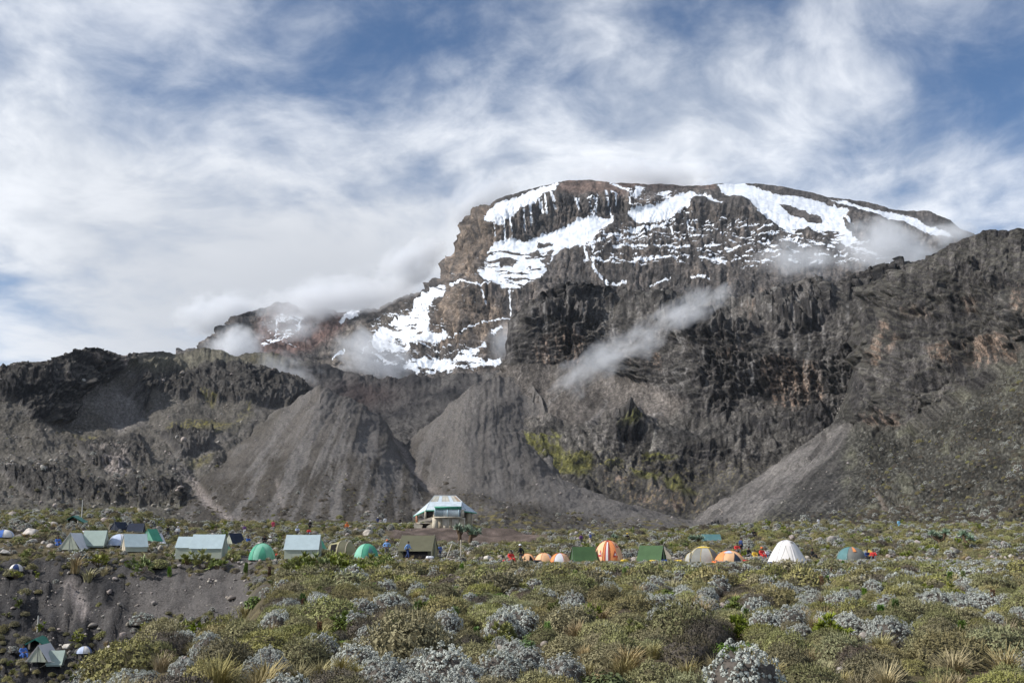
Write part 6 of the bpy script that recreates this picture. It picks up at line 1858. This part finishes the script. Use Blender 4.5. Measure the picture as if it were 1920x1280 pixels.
def scatter(n, d0, d1, p, sizes, pick, k=.62):
    x, y = candidates(n, d0, d1, p)
    z = ground_z(x, y)
    px, py = to_pix(x, y, z)
    pth, gul, bnk, cmp_ = ground_masks(px, py, x, y)
    gv = np.zeros(px.shape); yg = np.zeros(px.shape)
    for pl in GV:
        gv = np.maximum(gv, poly(px, py, pl, 3))
    for pl in YG:
        yg = np.maximum(yg, poly(px, py, pl, 3))
    nz = fbm(x / 7, y / 7 + 21, oct=3)
    nz2 = fbm(x / 16, y / 16 + 91, oct=3)
    ok = (py < 1345) & (rs.uniform(size=n) > np.clip(pth * 1.1, 0, 1)) & (rs.uniform(size=n) > np.clip(gul * 1.1 - gv, 0, np.where(px < 230, .93, .985))) & (rs.uniform(size=n) > bnk * .97)
    front = (gpx(x, y) < 520) & (y > 30) & (y < 90)
    ok &= ~front | (py > 1400)
    d2 = np.full(n, 9.0)
    for (ex, ey, er) in EX:
        inside = ((x - ex) ** 2 + (y - ey) ** 2) < er * er
        # keep a low sight line to the tents: nothing tall right in front of them
        ok &= ~inside
    for i in np.nonzero(ok)[0]:
        kd, sz = pick(px[i], py[i], x[i], y[i], nz[i], nz2[i], gv[i], yg[i], cmp_[i], sizes)
        if kd is None:
            continue
        lowline = ((EX[:, 1] - y[i] > 0) & (EX[:, 1] - y[i] < 22) & (np.abs(x[i] - EX[:, 0] * y[i] / EX[:, 1]) < EX[:, 2] * 1.1) & (EX[:, 2] > .8)).any()
        if lowline:                        # trodden ground before the tents carries only low growth
            if kd in ('lobelia', 'spike', 'groundsel', 'green') and not yg[i] > .5:
                kd = 'grass'
            sz = min(sz, .62 if kd != 'rock' else .4)
        rad = sz * (.5 if kd not in ('lobelia', 'spike') else .2)
        if not free(x[i], y[i], rad, k):
            continue
        occupy(x[i], y[i], rad)
        ITEMS.append((kd, float(x[i]), float(y[i]), float(z[i]), float(sz), False))


def pick_near(px, py, x, y, n, n2_, gv, yg, cm, sizes):
    u = rs.uniform()
    if y < 13.5 + 4 * n:
        kd = 'grass' if u < .5 else ('olive' if u < .8 else 'silver')
        return kd, (rs.uniform(.5, .9) if kd == 'grass' else rs.uniform(.5, .9))
    if yg > .5 and u < .6:
        return 'groundsel', rs.uniform(.9, 1.7)
    if cm > .5 and u < .75:
        return ('rock', rs.uniform(.18, .6)) if u < .5 else (None, 0)
    ps = .10 + .14 * sstep(1150, 1400, np.array(px)) * sstep(26, 36, np.array(y)) + .18 * max(0, n2_) + (.10 if y < 24 else 0)
    if y < 27 and px > 1120:
        ps = .05
    if u < ps:
        return 'silver', rs.uniform(.45, 1.15)
    if y > 80:
        u2 = rs.uniform()
        return ('olive', rs.uniform(.5, 1.0)) if u2 < .6 else (('groundsel', rs.uniform(.4, .8)) if u2 < .72 else (('grass', .5) if u2 < .8 else ('rock', rs.uniform(.2, .6))))
    u = rs.uniform()
    if u < .07 + (.30 if y < 21 else 0) + (.05 if n < -.2 else 0):
        return 'grass', rs.uniform(.45, .95)
    u = rs.uniform()
    if u < .03:
        return 'green', rs.uniform(.4, .9)
    if u < .040:
        return 'lobelia', rs.uniform(.6, .9)
    if u < .044:
        return 'spike', rs.uniform(.35, .6)
    if u < .12:
        return 'rock', rs.uniform(.12, .4)
    if u < .15 + .1 * (y > 80):
        return 'groundsel', rs.uniform(.5, 1.0)
    if rs.uniform() < .13:
        return 'dark', rs.uniform(.6, 1.5)
    return 'olive', rs.choice([rs.uniform(.6, 1.1), rs.uniform(.9, 1.7), rs.uniform(1.3, 2.3)], p=[.40, .40, .20])


def pick_far(px, py, x, y, n, n2_, gv, yg, cm, sizes):
    u = rs.uniform()
    if gv > .3 and u < .5:
        return ('olive' if u < .3 else 'groundsel'), rs.uniform(.6, 1.5)
    if cm > .4:
        return ('rock', rs.uniform(.2, .75)) if u < .6 else (('olive', rs.uniform(.4, .9)) if u < .8 else ('grass', .7))
    rk = .18 + .12 * (px < 330) + .08 * n
    if u < rk:
        return 'rock', min(1.7, .25 + rs.exponential(.30 + .08 * (px < 330)))
    if u < rk + .22:
        return 'silver', rs.uniform(.5, 1.4)
    if u < rk + .30:
        return 'groundsel', rs.uniform(.6, 1.3)
    if u < rk + .36:
        return 'grass', rs.uniform(.7, 1.3)
    return ('dark' if rs.uniform() < .15 else 'olive'), rs.uniform(.6, 2.0)


# big stones standing out of the rise on the left
for px, py, w_, pale in ((25, 970, 34, 0), (60, 1005, 40, 1), (100, 985, 26, 0), (8, 1040, 22, 1), (62, 1018, 26, 1), (175, 1178, 22, 0), (205, 1226, 34, 1), (215, 1246, 26, 1), (128, 1222, 24, 1), (915, 1051, 30, 1), (860, 1096, 34, 0), (690, 1092, 26, 0), (745, 1040, 18, 1), (712, 1036, 16, 1),
                         (925, 1076, 20, 0), (935, 1072, 18, 0), (215, 1088, 16, 0), (1260, 1100, 30, 0), (1385, 1110, 26, 0), (1455, 1222, 20, 0), (1580, 1222, 18, 0), (590, 1006, 20, 0), (665, 1000, 24, 0), (690, 1004, 26, 0), (300, 1030, 20, 0)):
    x, y, z = hit(px, py)
    s = y / (FPX * 1.02)
    ITEMS.append(('pale' if pale else 'rock', x, y, z, w_ * s, True)); occupy(x, y, w_ * s * .4)
# stones on the trails and at the shelf's edge
for pts, w_ in PATHS + [([(870, 1062), (1000, 1068), (1200, 1066), (1440, 1062)], 16), ([(450, 1056), (620, 1054), (800, 1056)], 10), ([(1540, 1056), (1700, 1054)], 10), ([(1380, 1180), (1360, 1130)], 16)]:
    for _ in range(int(34 + (60 if w_ in (16, 10) else 0))):
        i = rs.randint(len(pts) - 1); t = rs.uniform()
        px = pts[i][0] * (1 - t) + pts[i + 1][0] * t + rs.normal() * w_ * .55
        py = pts[i][1] * (1 - t) + pts[i + 1][1] * t + rs.normal() * w_ * .22
        x, y, z = hit(px, min(py, 1300))
        if ((EX[:, 0] - x) ** 2 + (EX[:, 1] - y) ** 2 < EX[:, 2] ** 2).any():
            continue
        ITEMS.append(('rock', x, y, z, min(.9, rs.uniform(4, 15) * y / FPX), False))

scatter(29000, 14, 98, 2.0, None, pick_near, .84)
scatter(21500, 98, 232, 1.7, None, pick_far, .74)

# stones strewn down the gully bank
for _ in range(420):
    px, py = rs.uniform(0, 480), rs.uniform(1050, 1215)
    x, y, z = hit(px, py)
    if y > 85:
        ITEMS.append(('rock', x, y, z, .10 + rs.exponential(.14), False))

# ---- individuals for the largest of each kind, one mass for the rest
LAND = [(200, 'the gully'), (450, 'the big wall tents'), (640, 'the tunnel tent'), (860, 'the olive kitchen tent'), (1060, 'the small orange domes'), (1240, 'the striped orange dome'), (1420, 'the grey and yellow dome'), (1540, 'the white dome'), (1660, 'the teal dome'), (1790, 'the silvery groundsel tree'), (2200, 'the rightmost groundsel tree')]
BEHIND = [(330, 'the left tents'), (560, 'the big wall tents'), (760, 'the green domes'), (960, 'the hut bank'), (1260, 'the orange dome'), (1560, 'the white dome'), (1720, 'the teal dome'), (2200, 'the rightmost tents')]
WORDS = {'silver': ('silver grey cushion bush', 'bush'), 'olive': ('olive heath bush', 'bush'), 'dark': ('dark brown heath shrub', 'shrub'), 'green': ('bright green leafy plant', 'plant'), 'groundsel': ('yellowish groundsel shrub', 'shrub'), 'grass': ('straw coloured grass tussock', 'grass tussock'),
         'lobelia': ('green rosette lobelia', 'plant'), 'spike': ('dry brown lobelia spike', 'plant'), 'rock': ('weathered grey stone', 'stone'), 'pale': ('large pale boulder', 'boulder')}
GROUPS = {'silver': 'silver cushion bushes on the heath', 'olive': 'heath bushes', 'dark': 'dark heath shrubs', 'green': 'leafy green plants', 'groundsel': 'groundsel shrubs', 'grass': 'grass tussocks', 'lobelia': 'lobelias', 'spike': 'dry lobelia spikes', 'rock': 'stones lying about', 'pale': 'pale boulders'}
LIMIT = {'silver': 290, 'olive': 290, 'dark': 90, 'green': 110, 'groundsel': 120, 'grass': 130, 'lobelia': 60, 'spike': 40, 'rock': 260, 'pale': 40}


def describe(kd, x, y, z, size, px, py):
    base = WORDS[kd][0]
    wpx = size * FPX / y
    sz = 'big ' if wpx > 60 else ('small ' if wpx < 26 else '')
    if y < 98 and not (px < 470 and y > 60):
        row = 'bottom edge' if py > 1225 else ('front heath' if py > 1165 else ('middle heath' if py > 1105 else 'shelf edge'))
        who = next(w for lim, w in LAND if px < lim)
        return f'{sz}{base}, {row} below {who}'
    if px < 470 and py > 1036:
        row = 'at the foot of the gully' if py > 1150 else 'on the gully bank'
        side = 'far left' if px < 120 else ('left' if px < 250 else 'right')
        return f'{sz}{base} {row}, {side}'
    who = next(w for lim, w in BEHIND if px < lim)
    row = 'close behind' if py > 1020 else 'on the slope behind'
    return f'{sz}{base} {row} {who}'


REST = {}
ORD = ['first', 'second', 'third', 'fourth', 'fifth', 'sixth', 'seventh', 'eighth', 'ninth', 'tenth', 'eleventh', 'twelfth']
BYLAB = {}
for kd in WORDS:
    its = [i for i in ITEMS if i[0] == kd]
    vis, rest = [], []
    for it in its:
        px, py = to_pix(it[1], it[2], it[3])
        inside = -20 < px < 1940 and py < 1300
        (vis if inside else rest).append((it, float(px), float(py)))
    vis.sort(key=lambda q: -(q[0][4] / q[0][2]) - (10 if q[0][5] else 0))
    ind, more = vis[:LIMIT[kd]], vis[LIMIT[kd]:]
    firstlod = {}
    for n_, (it, px, py) in enumerate(ind):
        _, x, y, z, size, hand = it
        rz = rs.uniform(0, 6.28)
        if kd in ('rock', 'pale'):
            me = (ROCKP if kd == 'pale' else ROCKS)[n_ % (2 if kd == 'pale' else 5)]
            o = link('boulder' if size > .8 else 'stone', me)
            hs = rs.uniform(.8, 1.1)
            child = None
        else:
            v = rs.randint(NVAR[kd])
            lod = 0 if y < 48 else 1
            if kd in ('spike', 'lobelia'):
                lod = 0
            a_, b2 = PROTO.get((kd, v, 0), (None, None))
            hs = rs.uniform(.8, 1.15)
            if lod == 0 and b2 is not None and y < 34 and (kd, v, lod) in firstlod:
                o = link(KINDS[kd][0], a_)
                ch = link('stems', b2, o)
            else:
                me = PROTO[kd, v, lod, 'all']
                o = link(KINDS[kd][0], me)
            if (kd, v, lod) not in firstlod:
                firstlod[kd, v, lod] = o
        o.location = (x, y, z - .03 * size)
        o.rotation_euler = (rs.normal() * .06, rs.normal() * .06, rz)
        o.scale = (size, size * rs.uniform(.85, 1.15), size * hs)
        tag(o, describe(kd, x, y, z, size, px, py), 'boulder' if (kd == 'rock' and size > .8) else WORDS[kd][1], GROUPS[kd])
        BYLAB.setdefault(o['label'], []).append((px, o))
    REST[kd] = [q[0] for q in more] + [q[0] for q in rest]


for lab_, obs_ in BYLAB.items():                # look-alikes in one patch are told apart by their order
    if 1 < len(obs_) <= 12:
        obs_.sort(key=lambda q: q[0])
        for i_, (_, ob_) in enumerate(obs_):
            ob_['label'] = lab_ + ', ' + (ORD[i_] + ' from left' if i_ < len(obs_) - 1 else 'rightmost')


def mass(name, label, meshes, items, which=None):
    """one object that stands a shared mesh on every point"""
    if not items:
        return
    pts = np.array([[i[1], i[2], i[3] - .03 * i[4]] for i in items], np.float32)
    me = mesh_from(name, pts, np.zeros((0, 3), int))
    n = len(items)
    for nm, typ, val in (('size', 'FLOAT', [i[4] for i in items]), ('turn', 'FLOAT', rs.uniform(0, 6.28, n)), ('tall', 'FLOAT', rs.uniform(.8, 1.15, n)), ('which', 'INT', rs.randint(0, len(meshes), n) if which is None else which)):
        a = me.attributes.new(nm, typ, 'POINT')
        a.data.foreach_set('value', np.asarray(val, np.float32 if typ == 'FLOAT' else np.int32))
    o = tag(link(name, me), label, None, None, 'stuff')
    ng = bpy.data.node_groups.new(name, 'GeometryNodeTree')
    ng.interface.new_socket('Geometry', in_out='INPUT', socket_type='NodeSocketGeometry')
    ng.interface.new_socket('Geometry', in_out='OUTPUT', socket_type='NodeSocketGeometry')
    N_ = ng.nodes; Lk = ng.links
    gi = N_.new('NodeGroupInput'); go = N_.new('NodeGroupOutput')
    jn = N_.new('GeometryNodeJoinGeometry')
    for src in reversed(meshes):
        oi = N_.new('GeometryNodeObjectInfo'); oi.transform_space = 'ORIGINAL'
        oi.inputs['Object'].default_value = src
        oi.inputs['As Instance'].default_value = True
        Lk.new(oi.outputs['Geometry'], jn.inputs[0])

    def attr(nm, typ):
        q = N_.new('GeometryNodeInputNamedAttribute'); q.data_type = typ
        q.inputs['Name'].default_value = nm
        return q.outputs['Attribute']
    rot_ = N_.new('ShaderNodeCombineXYZ'); Lk.new(attr('turn', 'FLOAT'), rot_.inputs[2])
    szs = attr('size', 'FLOAT')
    mt = N_.new('ShaderNodeMath'); mt.operation = 'MULTIPLY'; Lk.new(szs, mt.inputs[0]); Lk.new(attr('tall', 'FLOAT'), mt.inputs[1])
    scl = N_.new('ShaderNodeCombineXYZ'); Lk.new(szs, scl.inputs[0]); Lk.new(szs, scl.inputs[1]); Lk.new(mt.outputs[0], scl.inputs[2])
    ip = N_.new('GeometryNodeInstanceOnPoints')
    ip.inputs['Pick Instance'].default_value = True
    Lk.new(gi.outputs[0], ip.inputs['Points']); Lk.new(jn.outputs[0], ip.inputs['Instance'])
    Lk.new(attr('which', 'INT'), ip.inputs['Instance Index'])
    Lk.new(rot_.outputs[0], ip.inputs['Rotation']); Lk.new(scl.outputs[0], ip.inputs['Scale'])
    Lk.new(ip.outputs[0], go.inputs[0])
    md = o.modifiers.new('plants', 'NODES'); md.node_group = ng
    return o


def holders(kd, lod):
    """existing bushes whose mesh the mass repeats"""
    out = []
    for v in range(NVAR[kd]):
        me = PROTO[kd, v, lod, 'all']
        ob = next((q for q in COL.objects if q.data is me), None)
        if ob is not None:
            out.append(ob)
    return out


MASSN = {'silver': ('silver_bush_cover', 'mass of smaller silver grey cushion bushes'), 'olive': ('heath_cover', 'mass of smaller olive heath bushes'), 'dark': ('dark_shrub_cover', 'scattered smaller dark brown shrubs'), 'green': ('leafy_cover', 'scattered small green leafy plants'), 'groundsel': ('groundsel_cover', 'mass of smaller yellow green groundsel shrubs'),
         'grass': ('grass_cover', 'scattered small straw grass tussocks'), 'lobelia': ('lobelia_cover', 'scattered small lobelias'), 'spike': ('spike_cover', 'scattered small dry spikes'), 'rock': ('rubble_cover', 'scattered rubble of small stones')}
for kd, its in REST.items():
    if not its or kd == 'pale':
        continue
    if kd == 'rock':
        hs_ = [next(q for q in COL.objects if q.data is r_) for r_ in ROCKS]
    else:
        h1, h0 = holders(kd, 1), holders(kd, 0)
        hs_ = (h1 + h0) if h1 else h0
        nh1 = len(h1) if h1 else len(h0)
        near_ = [nh1 + rs.randint(len(h0)) if (i_[2] < 45 and h0 and h1) else rs.randint(nh1) for i_ in its]
    mass(MASSN[kd][0], MASSN[kd][1], hs_, its, None if kd == 'rock' else near_)
# ---- shrubs and rubble on the far slopes, too small to tell apart
def on_slope(layer, n, cond, size):
    PX_, PY_, DD_, Q_, N_ = SURF[layer]
    x_, y_, z_ = PX_.ravel(), PY_.ravel(), None
    w = cond(PX_, PY_, N_).ravel() * (DD_.ravel() ** 2) * 0 + cond(PX_, PY_, N_).ravel()
    w = np.clip(w, 0, None); w = w / w.sum()
    k_ = rs.choice(len(w), n, p=w)
    q = Q_.reshape(-1, 3)[k_] + rs.normal(size=(n, 3)) * (DD_.ravel()[k_] / FPX * .6)[:, None] * np.array([1, 1, .0])
    sz_ = size[0] + rs.exponential(size[1], n)
    return [('x', float(a), float(b_), float(c2 - .1), float(d_), False) for (a, b_, c2), d_ in zip(q, sz_)]


def nzf(px, py, a, b_):
    return sstep(a, b_, fbm(px / 26, py / 26, oct=4, gain=.6))


wallc = lambda px, py, n: sstep(0, 25, py - np.interp(px, [1590, 1700, 1800, 1920, 2100], [830, 815, 750, 665, 610])) * sstep(1600, 1640, px) * (.35 + nzf(px, py, -.2, .3)) + sstep(935, 985, py) * sstep(1480, 1600, px)
morc = lambda px, py, n: sstep(880, 960, py + 30 * fbm(px / 40, py / 40, oct=3)) * (sstep(900, 800, px) + sstep(0, 20, py - (905 + (px - 870) * .20)) * sstep(800, 900, px)) * (.2 + nzf(px, py, -.1, .3))
valc = lambda px, py, n: sstep(.55, .75, n[..., 2]) * (sstep(780, 900, py) * (.25 + nzf(px, py, -.1, .3)))
shr = on_slope('valley_wall', 5200, wallc, (.7, .6)) + on_slope('moraine_slopes', 2600, morc, (.6, .5)) + on_slope('valley_side', 2000, valc, (.7, .7))
hb = holders('olive', 1)[:1] + holders('silver', 1)[:1] + holders('dark', 1) * 2
mass('slope_shrubs', 'far off scrub covering the valley slopes', hb, shr)
rub = on_slope('moraine_slopes', 700, lambda px, py, n: sstep(1000, 960, py) * (.15 + nzf(px, py, .0, .4)), (.3, .5)) + on_slope('valley_wall', 500, lambda px, py, n: sstep(1640, 1600, px) * sstep(1270, 1330, px), (.3, .5)) + on_slope('valley_side', 1300, lambda px, py, n: sstep(.5, .7, n[..., 2]) * nzf(px, py, -.1, .3), (.7, 1.1))
mass('scree_blocks', 'far off loose blocks on the scree slopes', [next(q for q in COL.objects if q.data is r_) for r_ in ROCKS], rub)
print('ITEMS', len(ITEMS), {k_: (sum(1 for i in ITEMS if i[0] == k_), len(REST.get(k_, []))) for k_ in WORDS})
# ------------------------------------------------------------------ drifting mist: closed volumes of cloud about the mountain
def mist(px, py, w, h, D, tau, label, tilt=0., deep=.6, seed=0., soft=.9, nscale=1.5, cut=.30):
    k = D / FPX
    bm = bmesh.new()
    bmesh.ops.create_icosphere(bm, subdivisions=3, radius=1.0)
    me = bpy.data.meshes.new('mist')
    bm.to_mesh(me); bm.free()
    o = link('mist', me, None, tuple(P(float(px), float(py), D)))
    rx_, ry_, rz_ = w / 2 * k, w / 2 * k * deep, h / 2 * k
    o.scale = (rx_, ry_, rz_)
    o.rotation_euler = (0, tilt, 0)
    m_ = bpy.data.materials.new('mist_volume')
    m_.use_nodes = True
    T = NT(m_.node_tree)
    co = T.n('ShaderNodeTexCoord').outputs['Object']
    ln = T.n('ShaderNodeVectorMath', {0: co}, operation='LENGTH').outputs['Value']
    fall = T.ramp(ln, 1.0, .0)
    asp = T.n('ShaderNodeVectorMath', {0: co, 1: (1.0 * nscale * max(1, w / h * .55), deep * nscale, nscale)}, operation='MULTIPLY').outputs[0]
    off = T.n('ShaderNodeVectorMath', {0: asp, 1: (seed, seed * .7, 3.1 * seed)}, operation='ADD').outputs[0]
    nz = T.noise(off, 1.0, 5, .60, .35)
    d = T.m('SUBTRACT', T.m('ADD', T.m('MULTIPLY', fall, 1.15), T.m('MULTIPLY', T.m('SUBTRACT', nz, .5), 2.4 * soft)), cut)
    d = T.m('MULTIPLY', T.m('MULTIPLY', T.m('MAXIMUM', d, 0.0), T.ramp(ln, 1.0, .75)), tau / (ry_ * .8))
    v = T.n('ShaderNodeVolumePrincipled', {'Color': (.97, .98, 1.0, 1), 'Density': d, 'Anisotropy': .0})
    T.n('ShaderNodeOutputMaterial', {'Volume': v.outputs[0]})
    me.materials.append(m_)
    return tag(o, label, None, None, 'stuff')


mist(1150, 665, 430, 130, 1180, 1.2, 'pale streak of mist drifting up across the dark buttress', math.radians(-31), .45, 1.0, 1.25, 1.9, .36)
mist(1300, 575, 260, 90, 1250, .9, 'thin veil of mist above the buttress', math.radians(-24), .45, 2.3, 1.2, 1.8)
mist(1660, 468, 330, 180, 2300, 1.8, 'grey mist between summit and right wall', math.radians(8), .5, 3.7, 1.1, 1.8, .22)
mist(1500, 485, 300, 120, 2600, 1.0, 'thin mist below the right glacier', math.radians(6), .5, 4.1, 1.1, 1.8)
mist(440, 650, 150, 110, 3300, 2.4, 'bright puff of cloud behind the left ridge', 0, .7, 5.2, 1.0, 1.7, .12)
mist(700, 668, 270, 140, 2750, 1.6, 'mist over the snow tongue', math.radians(15), .5, 6.9, 1.1, 1.8)
mist(625, 560, 420, 120, 4350, 2.6, 'cloud lying on the left shoulder crest', math.radians(-10), .5, 7.7, 1.0, 1.8, .12)
mist(430, 590, 300, 110, 5000, 2.6, 'cloud behind the left shoulder rocks', math.radians(-6), .5, 15.3, 1.0, 1.8, .12)
mist(770, 500, 200, 120, 4700, 2.2, 'cloud spilling over the saddle left of the summit', math.radians(-35), .5, 16.9, 1.1, 1.8, .15)
mist(895, 380, 230, 130, 4480, 2.4, 'cloud wisp at the left of the summit', math.radians(-38), .5, 8.3, 1.1, 1.9, .20)
mist(1220, 328, 400, 70, 4460, 2.8, 'grey cloud cap over the summit', math.radians(3), .5, 9.9, 1.0, 1.8, .12)
mist(945, 635, 90, 130, 2500, .8, 'thin mist in the cleft left of the buttress', math.radians(25), .6, 10.4)
mist(545, 612, 170, 110, 3700, 1.1, 'veil of mist over the left snow patch', 0, .6, 11.1, 1.1, 1.8)
mist(540, 690, 210, 80, 1650, .6, 'thin mist on the left ridge shoulder', math.radians(20), .5, 12.6, 1.1, 1.8)
mist(1790, 440, 150, 80, 2600, 1.4, 'mist where the summit meets the right wall', 0, .5, 13.2)

# ------------------------------------------------------------------ thin mountain air
v_, f_ = boxgeo(-9600, 9600, -9600, 9600, -130, 1750)
hz = link('haze', mesh_from('haze', v_, f_))
hm = bpy.data.materials.new('thin_air')
hm.use_nodes = True
T = NT(hm.node_tree)
vv = T.n('ShaderNodeVolumePrincipled', {'Color': (.80, .88, 1.0, 1), 'Density': 1.1e-5, 'Anisotropy': .1})
T.n('ShaderNodeOutputMaterial', {'Volume': vv.outputs[0]})
hz.data.materials.append(hm)
tag(hz, 'thin bluish mountain air', None, None, 'stuff')
